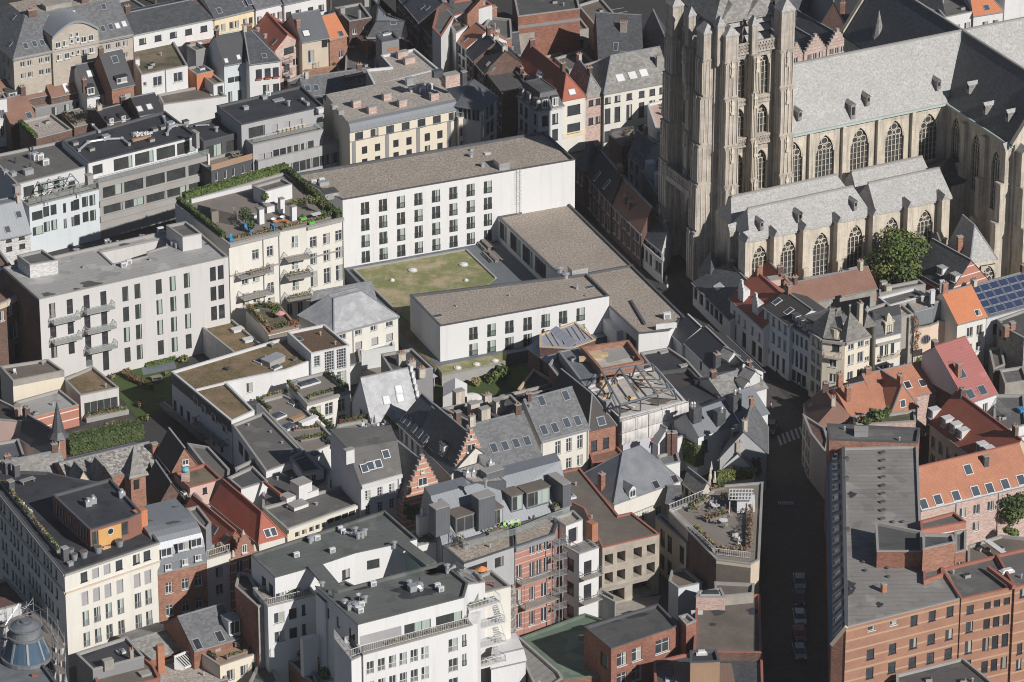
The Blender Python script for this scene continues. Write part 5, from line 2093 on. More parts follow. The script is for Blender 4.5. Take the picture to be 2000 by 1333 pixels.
b=Bd('office_shed','low dark-roofed building at the top edge next to the parked van',BUILD,3,[(430,30),(565,190),(700,150),(560,-10)],5.2,'concrete')
b.flat('felt_brown','coping').done()
g=MB()
q=[up(3,560,20,0),up(3,760,200,0),up(3,860,150,0),up(3,700,-40,0)]
g.face([p+VV((0,0,.02))for p in q])
structure('parking_lot',g,['asphalt'])
g=MB()
for i in range(5):
 a=up(3,600+i*22,60+i*22,.03)
 c=up(3,690+i*22,45+i*20,.03)
 g.beam(a,c,.18,.01)
structure('parking_markings',g,['paint'])
b=Bd('slate_house','steep dark slate roof with two blue skylights behind the pale sand house',HOUSE,3,[(548,330),(800,345),None,(520,180)],7,'brick_plum')
b.gable('slate',6.2,ax=0).done()
b.sky([(645,265),(685,315)],.8,1.5)
b.chim([(690,170)],1.2,.8,1.4,'concrete',4)
b=Bd('slate_house','steep blue slate roof with two long skylights left of the church tower',HOUSE,3,[(880,420),(1010,400),(940,180),(770,225)],7,'brick_plum')
b.gable('slate',5,ax=1).done()
b.sky([(835,230),(885,282),(935,350)],.7,1.6)
b=Bd('dormer_house','small flat-roofed attic box with white edge behind the sand house',HOUSE,3,[(800,325),(885,310),(855,272),(785,285)],10.6,'white')
b.flat('slate','coping_white').done()
b.chim([(893,380)],.5,.5,3.,'grey_render',0)
b=Bd('corner_house','white corner house with dark mansard roof and white dormers',HOUSE,3,[(92,545),(205,628),(346,600),None],10.2,'white')
b.win(0,[110,138,188],16,[(30,58),(118,60),(200,60)],'k2').win(1,[245,302],32,[(36,58),(124,64)],'k2').mans(2.9,.9,'slate','felt_dark').cornice((0,1),'coping_white').done()
b.dormer([(245,612),(303,600)],1.2,1.7,1.2,1,rm='felt_dark').dormer([(112,552),(150,580),(190,612)],1.2,1.7,1.2,0,rm='felt_dark')
b=Bd('house','yellow-fronted house with red hipped pantile roof',HOUSE,3,[(346,572),(476,546),(215,335),None],10.2,'cream_pale')
b.win(0,[408],72,[(36,54),(140,54)],'k2').prof('tile_red',[(0,0),(.5,3.4),(1,0)],1,hl=3.2,cap='coping_brick').done()
b.sky([(398,522),(208,418)],1.2,1.,'plastic_white').boxes([(225,445)],1.6,1.,.6,'aluminium')
b.strip(0,0,1,3.,3.9,.1,'yellow','shop_front')
b=Bd('house','small pinkish brick house with old grey roof next to the yellow-fronted one',HOUSE,3,[(478,556),(577,535),(480,410),None],9.8,'pink')
b.win(0,[505,545],28,[(18,32),(118,38)],'k2').gable('slate_old',3.,ax=1,hl=2.6).done()
for hx in():
 pass
b=Bd('mansion','wide sand-coloured house with grey hipped roof and three white skylights',HOUSE,3,[(580,528),(955,458),None,(455,395)],10.4,'cream_pale')
b.win(0,[600,655,722,792,852,908],32,[(28,36)],'k2').win(0,[600,655,722,792,852,908],32,[(92,82)],'k2').win(0,[600,655,722,792,852],34,[(220,60)],'k2')
b.prof('slate_old',[(0,0),(.5,4.2),(1,0)],hl=3.5).cornice((0,),'coping').done()
b.sky([(670,442),(740,428),(803,414)],1.3,1.3,'plastic_white','coping_white')
b.chim([(885,372)],.8,.6,1.8,'concrete',1)
b=Bd('flat_house','flat dark-roofed box with white hatch behind the sand-coloured house',HOUSE,3,[(533,425),(640,385),(595,330),(460,368)],11,'brick_plum')
b.flat('felt_grey','coping').done()
b.dome([(565,380)],1.8,.9).boxes([(545,400)],2.,.9,.4,'aluminium')
b=Bd('courtyard_garages','low concrete courtyard garages with flat grey roofs beside the red roof',BUILD,3,[(380,400),(520,350),(450,285),(300,330)],4.5,'concrete')
b.flat('felt_grey','coping').done()
b=Bd('courtyard_sheds','low weedy concrete roofs between the parking deck and the grey roofs',BUILD,3,[(240,400),(375,340),(335,300),(190,330)],3,'concrete')
b.flat('moss','coping').done()
b=Bd('house','white-walled low house with pale flat roof left of the tower',HOUSE,3,[(880,750),(960,740),(945,560),(825,590)],7.6,'pale_blue')
b.win(3,[875],14,[(60,40)],'w2').flat('pink_plaster','coping_white').done()
b.sky([(905,600)],.6,.6)
bush(b.hit(912,652)[0],.6,.6,'red flowering pot plant on the pale flat roof left of the tower',('flower_red','leaf_green'),pot='terracotta')
bush(b.hit(908,600)[0],.3,.4,'tiny red potted plant on the pale flat roof',('flower_red','leaf_green'),pot='terracotta',n=60)
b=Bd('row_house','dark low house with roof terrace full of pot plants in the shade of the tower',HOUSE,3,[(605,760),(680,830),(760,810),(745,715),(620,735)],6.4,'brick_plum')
b.flat('deck','slate').done()
planter(up(3,690,815,6.3),up(3,750,800,6.3),.5,.3,.9,'pot plants along the rail of the small shaded terrace',('leaf_green','leaf_yellow','flower_red'))
planter(up(3,700,770,6.3),up(3,740,740,6.3),.5,.3,.8,'pot plants at the back of the small shaded terrace',('leaf_dark','leaf_rust'))
b=Bd('row_house','grey glass-fronted attic house with brick chimney in the tower shade',HOUSE,3,[(715,880),(800,960),(925,830),(830,770)],6.2,'pale_grey')
b.win(0,[735,765,790],18,[(12,50),(90,50)],'w2').prof('slate',[(0,0),(.45,3.),(1,0)],ov=.1).done()
b.chim([(812,770)],.8,.6,1.6,'brick_orange',1).sky([(900,795)],.9,1.4,'pane_sky','coping_white').sky([(745,858),(780,890),(820,925)],1.4,1.2)
b=Bd('pavilion','house with dark pyramid slate roof at the corner of the shaded street',HOUSE,3,[(415,930),(470,975),(605,925),(545,850)],7,'brick_plum')
cz=sum(b.P,ZERO)/4+VV((0,0,4))
mb=MB()
O=inset(b.P,-.3)
for i in range(4):
 mb.face([O[i],O[(i+1)%4],cz])
 b.plane([O[i],O[(i+1)%4],cz])
b.roofo=b.part('roof',mb,['slate'])
b.win(0,[430,452],14,[(30,60)],'w2').done()
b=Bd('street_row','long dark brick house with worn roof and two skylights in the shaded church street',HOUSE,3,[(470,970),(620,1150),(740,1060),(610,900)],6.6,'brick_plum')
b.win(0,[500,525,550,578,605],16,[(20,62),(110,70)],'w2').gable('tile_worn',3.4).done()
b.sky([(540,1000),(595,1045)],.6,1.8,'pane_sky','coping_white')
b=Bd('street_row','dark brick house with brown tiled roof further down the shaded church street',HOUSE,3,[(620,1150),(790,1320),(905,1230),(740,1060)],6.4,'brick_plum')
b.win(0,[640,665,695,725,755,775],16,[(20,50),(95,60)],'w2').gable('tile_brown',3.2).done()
b.chim([(700,1150),(725,1180)],.5,.5,1.2)
b=Bd('street_row','white-edged low house with grey roof at the foot of the tower',HOUSE,3,[(783,1322),(905,1420),(960,1330),(850,1220)],5.,'pale_grey')
b.win(0,[805,830,860,888],18,[(20,60)],'w2').prof('slate',[(0,0),(.6,2.4),(1,0)]).done()
b=Bd('street_row','small gabled grey house wedged between the street row and the tower',HOUSE,3,[(795,970),(915,1160),(985,1100),(925,860)],7.4,'grey_render')
b.flat('slate','coping').done()
b.boxes([(840,1010),(890,1075)],1.6,1.4,3.,'pale_grey','coping_white',name='chimney_stack')
for i,(x0,y0,x1,y1,ax_,ay_)in enumerate(((178,372,256,358,215,255),(262,355,388,325,326,205),(392,322,508,295,462,175))):
 b=Bd('stepped_gable_house',('leftmost and smallest','middle','rightmost and tallest')[i]+' of three stepped brick gables behind the church nave',HOUSE,4,[(x0,y0-42),(x1,y1-42)],9.6+.2*i,'pink',dep=15)
 r=b.risepx(ax_,ay_+18,1,end=0)
 b.win(0,[(x0+x1)/2]if i==0 else[(x0+x1)/2,(x0+x1)/2-32,(x0+x1)/2+32],22,[(4,34)],'w2').gable('slate',r,1,ov=0).stepg(0,r+.9,6 if i else 5,'pink',extra=-.1,topw=.5).done()
b=Bd('school_building','dark brown building with bluish zinc roof behind the stepped gables',BUILD,4,[(330,180),(520,195),None,(200,-40)],11,'brick_plum')
b.win(0,[410],20,[(0,0)],'w2').gable('metal_roof',6,ax=1).done()
b.chim([(235,30),(480,60)],.8,.6,1.4,'brick_orange')
b=Bd('slate_wing','bluish slate roofed wing left of the stepped gables',HOUSE,4,[(130,200),(355,135),(250,20),(60,60)],10,'brick_plum')
b.gable('slate',4.5,ax=0).done()
b=Bd('white_house','white house with flat grey roof beyond the nave ridge',HOUSE,4,[(1060,100),(1222,66),(1140,-60),(960,-20)],9.5,'white')
b.win(0,[1132,1188],32,[(55,48)],'w2').flat('felt_grey','coping').done()
b.sky([(1000,50)],1.2,1.,'pane_dark')
b=Bd('white_house','white house with bright orange hipped roof at the top right edge',HOUSE,4,[(1222,88),(1388,62),(1300,-30),(1170,-10)],9.,'white')
b.win(0,[1232,1290,1348],32,[(46,40)],'w2').prof('tile_bright',[(0,0),(.5,3.),(1,0)],hr=2.5).done()
b.sky([(1295,45)],1.,1.1)
b=Bd('slate_house','slate roofed house behind the north transept at the top edge',HOUSE,4,[(920,30),(1060,90),None,(850,-60)],9,'white')
b.gable('slate_mid',3.5,ax=0).done()
b=Bd('white_house','white house corner with pale roof at the far top right behind the chancel',HOUSE,4,[(1400,-20),(1560,-40),None,(1330,-70)],9,'white')
b.flat('felt_grey').done()
b=Bd('apartment_building','big light grey four-storey apartment block with flat grey roof, light well and six balconies',BUILD,5,[(222,420),(1292,180),(1085,0),(20,240)],16,'warm_grey')
R4=lambda o:[(o,84),(o+116,84),(o+232,84),(o+348,84)]
b.win(0,[291,389],34,[(38,84),(152,84),(266,84)],'kd').win(0,[483,578],34,[(36,84),(150,84),(262,84),(378,110)],'kd').win(0,[701,770],34,R4(37),'kc').win(0,[891,970,1051],34,R4(39),'kc').win(0,[1201,1246],34,[(38,80),(150,80),(262,80)],'kd')
b.flat('felt_light','coping').done()
pm=MB()
for x,y,r in((517,333,1.1),(275,392,.7),(700,108,.6),(435,362,.4),(1172,107,.3)):
 P=up(5,x,y,15.67)
 pm.face([P+VV((r*(1.5+.4*math.sin(5*t))*math.cos(t),r*(1+.3*math.cos(3*t))*math.sin(t),0))for t in[i*.35 for i in range(18)]])
b.part('roof_patch',pm,['felt_dark'],b.roofo)
v=b.vol('stair',5,[(168,225),(327,200),(238,140),(97,172)],18,15.6,'white_bricks','felt_grey',cop='coping')
v2=b.vol('lift',5,[(1033,68),(1140,48),(1052,-20),(940,2)],18.2,15.6,'warm_grey','felt_grey',cop='coping')
z=15.65
W=[up(5,x,y,z)for x,y in((640,228),(835,180),(835,158),(945,125),(945,72),(560,155))]
Q_=inset(b.P,.3)
Q_=[VV((p.x,p.y,z))for p in Q_]
mb=MB()
mb.face(Q_[:4]+[Q_[0]]+[W[0]]+W[:0:-1]+[W[0]])
old=b.roofo.data
b.roofo.data=mb.data('roof',['felt_light'],b.o)
mb=MB()
n=6
D_=VV((0,0,-5.))
for i in range(n):
 j=(i+1)%n
 mb.face([W[j],W[i],W[i]+D_,W[j]+D_],0)
 mb.beam(W[i]+VV((0,0,.08)),W[j]+VV((0,0,.08)),.3,.3,1)
mb.face([p+D_ for p in W],2)
b.part('light_well',mb,['warm_grey','coping','felt_dark'],b.roofo)
b.fans([(700,238),(730,222)]).fans([(985,118),(1008,128)],k=1.1).vents([(438,155),(425,155)],.25,.6).vents([(600,100),(625,100),(665,98),(795,65),(812,65),(472,243),(848,200)],.15,.3).boxes([(605,95)],.8,.3,.4).fans([(908,42)],k=1.1)
for dy,x0,x1 in((140,278,428),(255,278,432),(125,462,622),(238,465,625),(350,468,628)):
 b.balcony(0,x0,x1,dy,1.35,glass=True,slab='coping')
b.strip(3,0,1,0,15.6,.03,'brick_brown','party_wall')
planter(up(5,290,540,10.2),up(5,420,505,10.2),.3,.3,.5,'balcony plants on the uppermost left balcony of the grey block',('leaf_green','leaf_yellow'))
for(x0,y0,x1,y1),l in(((300,655,420,620),'orange and green pots on the lower left balcony of the grey block'),):
 planter(up(5,x0,y0,6.3),up(5,x1,y1,6.3),.3,.3,.4,l,('orange','leaf_green'))
b=Bd('terrace_deck','raised wooden terrace with glass railing in front of the light grey block',BUILD,5,[(385,822),(525,795),(500,720),(325,745)],2.4,'warm_grey')
b.flat('deck_grey','coping').done()
fence_rail(b,[(325,742),(398,820),(525,795)],'',2.4,1.,True)
picnic(up(5,400,768,2.1),b.ang,'garden table with cloth on the raised terrace of the light grey block',2.2,'cloth_white')
b=Bd('green_roof_annex','white cube annex with sedum roof and big curtained window',BUILD,5,[(455,965),(672,920),(525,800),(360,870)],4.4,'warm_grey')
b.win(0,[568],190,[(48,95)],'gm').flat('sedum','coping').done()
b=Bd('brick_workshop','low cream and brick workshop with flat grey roof',BUILD,5,[(175,1088),(445,1018),(335,930),(85,1000)],3.6,'brick_courses')
b.flat('felt_light','coping').done()
b=Bd('garden_wall_house','cream rendered wall with arched frieze and brick-floored terrace behind it',BUILD,5,[(72,882),(362,825),(270,760),(0,800)],6.,'cream')
b.flat('felt_brown','coping').cornice((0,),'concrete',h=.9,out=.15).done()
chair(up(5,85,845,5.6),.3,'white garden chair on the terrace behind the cream frieze wall','plastic_white')
b=Bd('brick_house','dark brick house with brown-red roof at the left edge beside the light grey block',HOUSE,5,[(-60,470),(35,432),(160,360),(150,345),(-10,130),(-100,150)],13,'brick_brown')
b.win(0,[8],24,[(45,55)],'w2').win(1,[52,108],30,[(25,62)],'w2').win(1,[85],88,[(145,90)],'wm').win(1,[90,145],40,[(270,90)],'kh').flat('tile_brown','coping').cornice((0,1),'sand',h=.8,out=.3).done()
b.sky([(50,328),(3,250)],.8,.8,'plastic_white').chim([(100,250)],.7,.7,1.4)
b=Bd('brick_house','pink plastered low house with chimney at the left edge below the cream wall',HOUSE,5,[(-30,1100),(165,1115),(85,1030),(-60,960)],5,'pink_plaster')
b.flat('tile_worn','coping').done()
b.chim([(105,1080)],1.,.8,1.8,'pink_plaster',0)
b=Bd('slate_shed','low white shed with bluish sheet roof at the left edge',HOUSE,5,[(-40,1345),(140,1310),(105,1210),(-60,1240)],3.6,'white')
b.win(0,[20,60,100],24,[(25,30)],'w1').flat('metal_roof','coping').done()
g=MB()
g.face([up(5,x,y,.03)for x,y in((200,1330),(800,1120),(700,1050),(360,1180),(120,1180))])
structure('car_park',g,['cobbles'])
g=MB()
g.face([up(5,x,y,.03)for x,y in((600,880),(790,1110),(960,1010),(1010,760),(1100,700),(800,760))])
structure('garden_lawn',g,['grass'])
g=MB()
g.face([up(5,x,y,.05)for x,y in((810,850),(1000,810),(985,770),(800,800))])
structure('garden_path',g,['paving_blue'])
hedge([up(5,385,1290,0),up(5,560,1250,0),up(5,800,1195,0)],2.2,2.6,'broad dark green hedge in front of the small turret',('leaf_green','leaf_dark'),50)
hedge([up(5,820,800,0),up(5,985,760,0)],1.2,.7,'low green hedge by the paved path in front of the light grey block',('leaf_green','leaf_hedge'))
hedge([up(5,690,850,0),up(5,800,905,0),up(5,860,930,0)],.9,.8,'rust-coloured low hedge crossing the small lawn',('leaf_rust','leaf_green'))
picnic(up(5,885,880,0),b.ang,'wooden garden table on the small lawn behind the grey block',1.8)
for i,(x,y,r,l,m)in enumerate(((1040,775,1.3,'bright yellow-green shrub beside the entrance of the light grey block',('leaf_yellow','leaf_green')),(715,840,1.,'yellowish shrub below the curtained windows of the grey block',('leaf_yellow','leaf_rust')),(640,870,.9,'pale dry shrub at the corner of the sedum-roofed cube',('leaf_dry','leaf_green')),(790,1030,1.1,'reddish shrub at the lower end of the small lawn',('leaf_rust','leaf_dark')),(830,1105,1.2,'yellow-green shrub between the lawn and the hedge',('leaf_yellow','leaf_green')),(935,850,.8,'pale grass tuft at the right of the small lawn',('leaf_dry','leaf_green')),(250,1310,1.6,'olive autumn tree top beside the pointed slate turret',('leaf_dry','leaf_green','leaf_dark')))):
 bush(up(5,x,y,0),r,r*1.1,l,m,n=200)
planter(up(5,480,1110,0),up(5,720,1060,0),1.6,.8,.7,'long stone planter with yellowish shrubs before the sedum cube',('leaf_yellow','leaf_green','leaf_rust'),'coping',dens=60)
planter(up(5,560,1170,0),up(5,720,1130,0),1.2,.3,1.1,'row of thin reddish shrubs behind the green hedge',('leaf_rust','leaf_dry'),'coping',dens=50)
r=empty('turret',up(5,330,1195,5.6)-VV((0,0,5.6)),'slender brick turret with tall pointed slate spire near the left edge','turret')
mb=MB()
mb.cyl((0,0,0),1.1,5.6,8)
mb.build('shaft',['brick_orange'],r)
mb=MB()
mb.cyl((0,0,5.6),1.7,1.,8,0,1.,cap=False)
mb.cyl((0,0,6.6),1.,4.9,8,0,.03,cap=False)
mb.build('spire',['slate'],r)
b=Bd('chapel_house','steep dark slate roof with pinkish gable beside the slender turret',HOUSE,5,[(115,1200),(320,1330),None,(160,1130)],3,'pink_plaster')
b.gable('tile_dark',3.2).done()
r=b.P
b=Bd('green_roof_house','white L-shaped house with brownish sedum roof, glazed side and balconies on its shaded flank',BUILD,5,[(1310,1110),(1440,1050),(1280,890),(1620,820),(1890,720),(1700,610),(970,830)],7.6,'white')
b.win(6,[985,1022,1062,1105,1150,1205,1250],18,[(150,80)],'kd').win(6,[935,975,1015,1056,1100,1150],16,[(270,70)],'kd').win(2,[1410],34,[(30,56)],'w1')
b.flat('sedum','coping_white').done()
b.strip(6,0.,1.,5.6,7.3,.08,'frame_dark','dark_cladding')
b.pwin(6,[(1112,975),(1158,1020),(1215,1070),(1275,1130)],24,44,'wc',.12)
b.balcony(6,1180,925,205,1.4,rail='coping_dark')
b.balcony(6,1290,1130,150,1.4,rail='coping_dark')
mb=MB()
mb.beam(up(5,1108,935,7.55),up(5,1280,893,7.55),.3,.35)
b.part('kerb',mb,['coping_white'],b.roofo)
b.boxes([(155,780)],3.4,2.,.9,'coping','aluminium',t=6)
b.dome([(175,745)],1.6,.9,t=6).dome([(172,812)],1.6,.7,t=6).boxes([(275,765)],1.,.5,.3,'soot',t=6).vents([(1290,820)],.3,.4,m='frame_dark').dome([(1490,770)],2.4,1.5)
b.chim([(147,690)],.5,.5,.5,'soot',0,t=6)
v=b.vol('lower',5,[(1335,730),(1500,690),(1315,535),(1135,572)],4.6,0,'warm_grey','sedum',cop='coping')
v.boxes([(1345,598),(1410,655)],1.9,1.2,.35,'coping_white','coping_white')
v.win(3,[1180,1243],34,[(30,62)],'kd')
for P,zb,nr,W_,H_,st in v.wn:
 window(b.root,VV((P.x,P.y,zb))-b.o,nr,W_,H_,st,0.)
b=Bd('sedum_box','white box house with reddish sedum roof and tall gridded windows',HOUSE,6,[(370,728),(588,682),(445,562),(235,605)],9.2,'white')
b.win(0,[403],34,[(20,60)],'wq').win(0,[472,540],54,[(8,110)],'wq').win(0,[540],52,[(135,85)],'wq').flat('sedum_red','coping_white').done()
b.sky([(302,645)],.9,1.2)
b=Bd('slate_house','cream house with pale grey hipped slate roof beside the hotel courtyard',HOUSE,6,[(500,612),(862,515),(668,412),(300,508)],7.4,'cream_pale')
b.win(0,[547,637,724,812],38,[(18,30)],'w2').win(0,[637,729,812],38,[(86,46)],'ks')
b.prof('slate_pale',[(0,0),(.55,3.4),(.7,3.4),(1,0)],hl=3.6,hr=3.2).cornice((0,),'coping').done()
b.pipe(0,[605])
b=Bd('slate_wing','dark slate wing joined behind the pale hipped roof',HOUSE,6,[(360,470),(735,410),(685,372),(420,430)],7.2,'cream_pale')
b.gable('slate_mid',2.2).done()
b=Bd('glass_veranda','glass-roofed veranda below the cream house',BUILD,6,[(655,720),(845,688),(835,655),(655,690)],3.2,'pale_grey')
b.flat('green_glass','coping_white').done()
b=Bd('patio_walls','pale patio with white extension left of the orange planter',BUILD,6,[(585,800),(655,780),(640,690),(575,680)],3.4,'cream_pale')
b.flat('felt_dark','coping').done()
g=MB()
g.face([up(6,x,y,.04)for x,y in((570,900),(780,850),(860,760),(780,700),(600,780))])
structure('patio',g,['deck'])
planter(up(6,675,770,0),up(6,745,755,0),1.,.5,1.1,'grey planter with rust-orange shrub on the patio',('leaf_rust','orange'),'zinc_flat',dens=90)
b=Bd('dark_box_house','dark walled block with two stone chimneys in front of the hotel corner',HOUSE,6,[(840,850),(1060,810),(940,700),(765,730)],7.,'grey_render')
b.flat('felt_dark','coping').done()
b.chim([(880,790)],1.2,1.,2.,'stone',2).chim([(940,815)],1.,.9,1.4,'stone',2).chim([(995,840)],1.,.9,.9,'stone',2)
b=Bd('apartment_building','cream apartment house with balconies and a lush roof terrace fenced by hedges',BUILD,6,[(-95,108),(190,38),(345,10),(552,-42),(225,-300),(-400,-120)],16.8,'cream_pale')
b.win(0,[52,135],38,[(68,56)],'w3').win(0,[135],36,[(170,56),(275,70),(360,60)],'w3').win(0,[52,-10],36,[(180,70),(300,70)],'w2').win(1,[275],34,[(40,66),(170,60),(290,60)],'wf').win(2,[380,455,524],38,[(65,60),(160,64),(262,88),(400,70)],'w3')
b.win(1,[240,300],30,[(420,70)],'w2').flat('deck','coping').done()
b.cornice((0,2),'coping',dz=5.5,h=.25,out=.15,name='string_course').cornice((0,2),'coping',h=.5,out=.35).pipe(2,[548]).pipe(0,[95,190])
b.balcony(1,212,345,150,1.9,rail='rail')
b.balcony(1,212,350,250,2.2,rail='coping',slab='coping')
b.balcony(1,212,355,380,2.2)
b.balcony(0,-60,118,190,1.6)
b.balcony(0,-50,120,310,1.8,rail='zinc_flat')
for k,(x0,x1,dy,l)in enumerate(((0,112,180,'flower boxes on the upper left balcony of the cream apartment house'),(225,340,240,'green plants on the middle balcony of the cream apartment house'),(225,345,370,'mixed pot plants on the low balcony of the cream apartment house'))):
 e=0 if k==0 else 1
 a_,c_=b.edge(e)
 dv=(c_-a_).normalized()
 nr=VV((dv.y,-dv.x,0))
 z=dy/2.898/vs(a_)
 planter(a_+dv*b.upx(e,x0)+nr*1.2-VV((0,0,z)),a_+dv*b.upx(e,x1)+nr*1.2-VV((0,0,z)),.4,.3,.6,l,('leaf_green','leaf_yellow','leaf_dry'))
ZT=16.5
hedge([up(2,-350,1130,ZT),up(2,230,960,ZT)],1.,1.05,'long bright green hedge along the back of the lush roof terrace')
hedge([up(2,240,985,ZT),up(2,530,1245,ZT)],.8,1.1,'dark hedge between the lush roof terrace and the hotel roof',('leaf_green','leaf_dark'))
hedge([up(1,1010,1150,ZT),up(1,1265,1355,ZT)],.7,1.1,'hedge along the left side of the lush roof terrace',('leaf_green','leaf_hedge','leaf_dark'))
mb=MB()
mb.beam(up(2,-310,1140,ZT+.3),up(2,30,1055,ZT+.3),.4,.7)
b.part('parapet',mb,['coping_white'],b.roofo)
v=b.vol('penthouse',2,[(110,1085),(262,1043),(200,1010),(42,1055)],19.,16.4,'white','felt_grey',cop='coping')
v.root=b.root
mb=MB()
mb.prism([up(1,x,y,18.6)for x,y in((1190,1180),(1340,1215),(1300,1150),(1200,1125))],16.5,18.6)
b.part('shed_roof',mb,['deck'],b.roofo)
mb=MB()
P=up(1,1262,1250,16.5)
mb.box(P,4.2,.25,2.,b.ang)
b.part('wood_screen',mb,['deck'],b.roofo)
for i,(t,x,y,w_,d_,h_,l)in enumerate(((2,85,1265,.9,.9,2.6,'tall white chimney box left on the lush roof terrace'),(2,203,1205,.8,.8,2.5,'tall white chimney box in the middle of the lush roof terrace'),(2,270,1245,.9,.8,2.4,'tall white chimney box at the right on the lush roof terrace'),(2,140,1195,1.9,1.2,1.1,'low white box bench on the lush roof terrace'),(2,55,1230,1.6,.8,.5,'flat white box at the left of the roof terrace'))):
 mb=MB()
 P=up(t,x,y,16.5)
 mb.box(P,w_,d_,h_,b.ang)
 mb.box(P,w_+.12,d_+.12,.12,b.ang,1,z0=h_)
 b.part('chimney' if h_>2 else 'white_box',mb,['white_clean','coping'],b.roofo,label=l)
def ballpot(P,r,stem,label,pot):
 rt=empty('potted_tree',P,label,'potted tree')
 mb=MB()
 mb.box((0,0,0),.7,.7,.6,b.ang)
 mb.build('pot',[pot],rt)
 mb=MB()
 mb.tube((0,0,.5),(0,0,stem+r),.06)
 mb.build('stem',['bark'],rt)
 lf=MB()
 leafmb(lf,[(VV((0,0,stem+r)),r*.9,r*.9,r*.95)],int(420*r),.12,2)
 lf.build('crown',['leaf_green','leaf_dark'],rt)
ballpot(up(2,-2,1285,ZT),1.35,.9,'large ball-shaped tree in a blue pot on the roof terrace','blue')
ballpot(up(2,30,1320,ZT),.8,.7,'smaller ball-shaped tree in a blue pot beside the large one','blue')
ballpot(up(2,108,1165,ZT),.75,.9,'round box tree in a white pot by the terrace penthouse','plastic_white')
tree(up(2,435,1215,ZT),3.6,1.2,'thin little tree in a green pot on the roof terrace',('leaf_yellow','leaf_green'),160,.1,.05)
for i,(x,y)in enumerate(((322,1245),(370,1270),(437,1222))):
 r=empty('planter_tub',up(2,x,y,ZT),('leftmost','frontmost','rightmost')[i]+' of the three bright green tubs on the roof terrace','tub')
 mb=MB()
 mb.box((0,0,0),.95,.8,.5,b.ang,top=1.15)
 mb.build('tub',['green_paint'],r)
 lf=MB()
 leafmb(lf,[(VV((0,0,.75)),.4,.35,.3)],60,.1,2)
 lf.build('foliage',['leaf_green','leaf_dry'],r)
lf=empty('shrub',up(2,330,1165,ZT),'sprawling yellowish shrub in the roof terrace corner','shrub')
mb=MB()
leafmb(mb,[(VV((x*.7-1.6,random.uniform(-.6,.6),random.uniform(.5,1.6))),.7,.6,.6)for x in range(6)],420,.13,3)
mb.build('foliage',['leaf_yellow','leaf_green','leaf_dry'],lf)
mb=MB()
mb.tube((0,0,0),(0,0,1.5),.06)
mb.build('stem',['bark'],lf)
r=empty('table',up(2,400,1235,ZT),'white table at the right end of the roof terrace','table')
mb=MB()
mb.box((0,0,.72),1.7,1.,.05,b.ang)
mb.build('table_top',['plastic_white'],r)
mb=MB()
mb.box((0,0,0),.3,.3,.72,b.ang)
mb.build('leg',['rail'],r)
for i,(x,y)in enumerate(((160,1260),(210,1248))):
 r=empty('lounge_chair',up(2,x,y,ZT),('left','right')[i]+' round white shell chair on the roof terrace','chair')
 mb=MB()
 mb.cyl((0,0,.3),.25,.35,12,0,.5,cap=False)
 mb.cyl((0,0,.28),.3,.05,12)
 mb.build('seat',['plastic_white'],r)
 mb=MB()
 mb.cyl((0,0,0),.06,.3,6)
 mb.build('leg',['rail'],r)
r=empty('bench',up(2,200,1272,ZT),'low curved reddish wooden bench near the terrace front','bench')
mb=MB()
[mb.box((math.cos(a)*1.1,math.sin(a)*.8,.3),.45,.4,.12,a)for a in[i*.35+.3 for i in range(8)]]
mb.build('seat',['orange'],r)
mb=MB()
[mb.box((x,.5,0),.15,.15,.3)for x in(-.8,.8)]
mb.build('leg',['wood'],r)
planter(up(6,-80,85,ZT),up(6,170,35,ZT),.9,.25,.7,'ornamental dry grasses along the left front of the roof terrace',('leaf_dry','leaf_green'),dens=60)
planter(up(6,200,25,ZT),up(6,440,-30,ZT),.8,.25,.6,'ornamental dry grasses along the middle front of the roof terrace',('leaf_dry','leaf_green','leaf_yellow'),dens=60)
planter(up(6,440,-35,ZT),up(6,540,-60,ZT),.9,.3,1.1,'tall green grasses at the right corner of the roof terrace',('leaf_green','leaf_hedge'),dens=90)
for x,y,l in((150,35,'bright blue windbreak panel at the centre of the terrace edge'),(-85,90,'bright blue chair at the left corner of the roof terrace')):
 r=empty('windbreak' if x>0 else 'chair',up(6,x,y,ZT),l,'panel' if x>0 else 'chair')
 mb=MB()
 mb.box((0,0,.1),.12 if x>0 else .6,1.4 if x>0 else .6,1.1 if x>0 else .5,b.ang)
 mb.build('panel' if x>0 else 'seat',['blue'],r)
 mb=MB()
 mb.box((0.,.3,.1),.5,.1,1.1,b.ang)
 mb.build('backrest' if x<0 else 'frame',['blue'],r)
b=Bd('roof_garden_house','low building with flower-filled roof garden and wooden side',HOUSE,6,[(128,622),(300,580),(180,440),(0,450)],6.6,'cream_pale')
b.flat('moss','wood').done()
b.strip(0,0,1,5.6,6.4,.1,'deck','planking')
Z=6.3
planter(up(6,130,600,Z),up(6,300,565,Z),1.4,.3,.9,'rusty heather along the front of the small roof garden',('leaf_rust','leaf_rust','leaf_green'),dens=120)
planter(up(6,20,480,Z),up(6,120,580,Z),1.2,.3,.9,'dry golden grasses on the left of the small roof garden',('leaf_dry','leaf_yellow'),dens=100)
planter(up(6,60,465,Z),up(6,200,490,Z),1.4,.3,1.1,'dark green shrubs at the back of the small roof garden',('leaf_green','leaf_dark'),dens=120)
bush(up(6,175,515,Z),1.3,1.1,'round vivid green bush in the middle of the small roof garden',('leaf_hedge','leaf_green'),n=260)
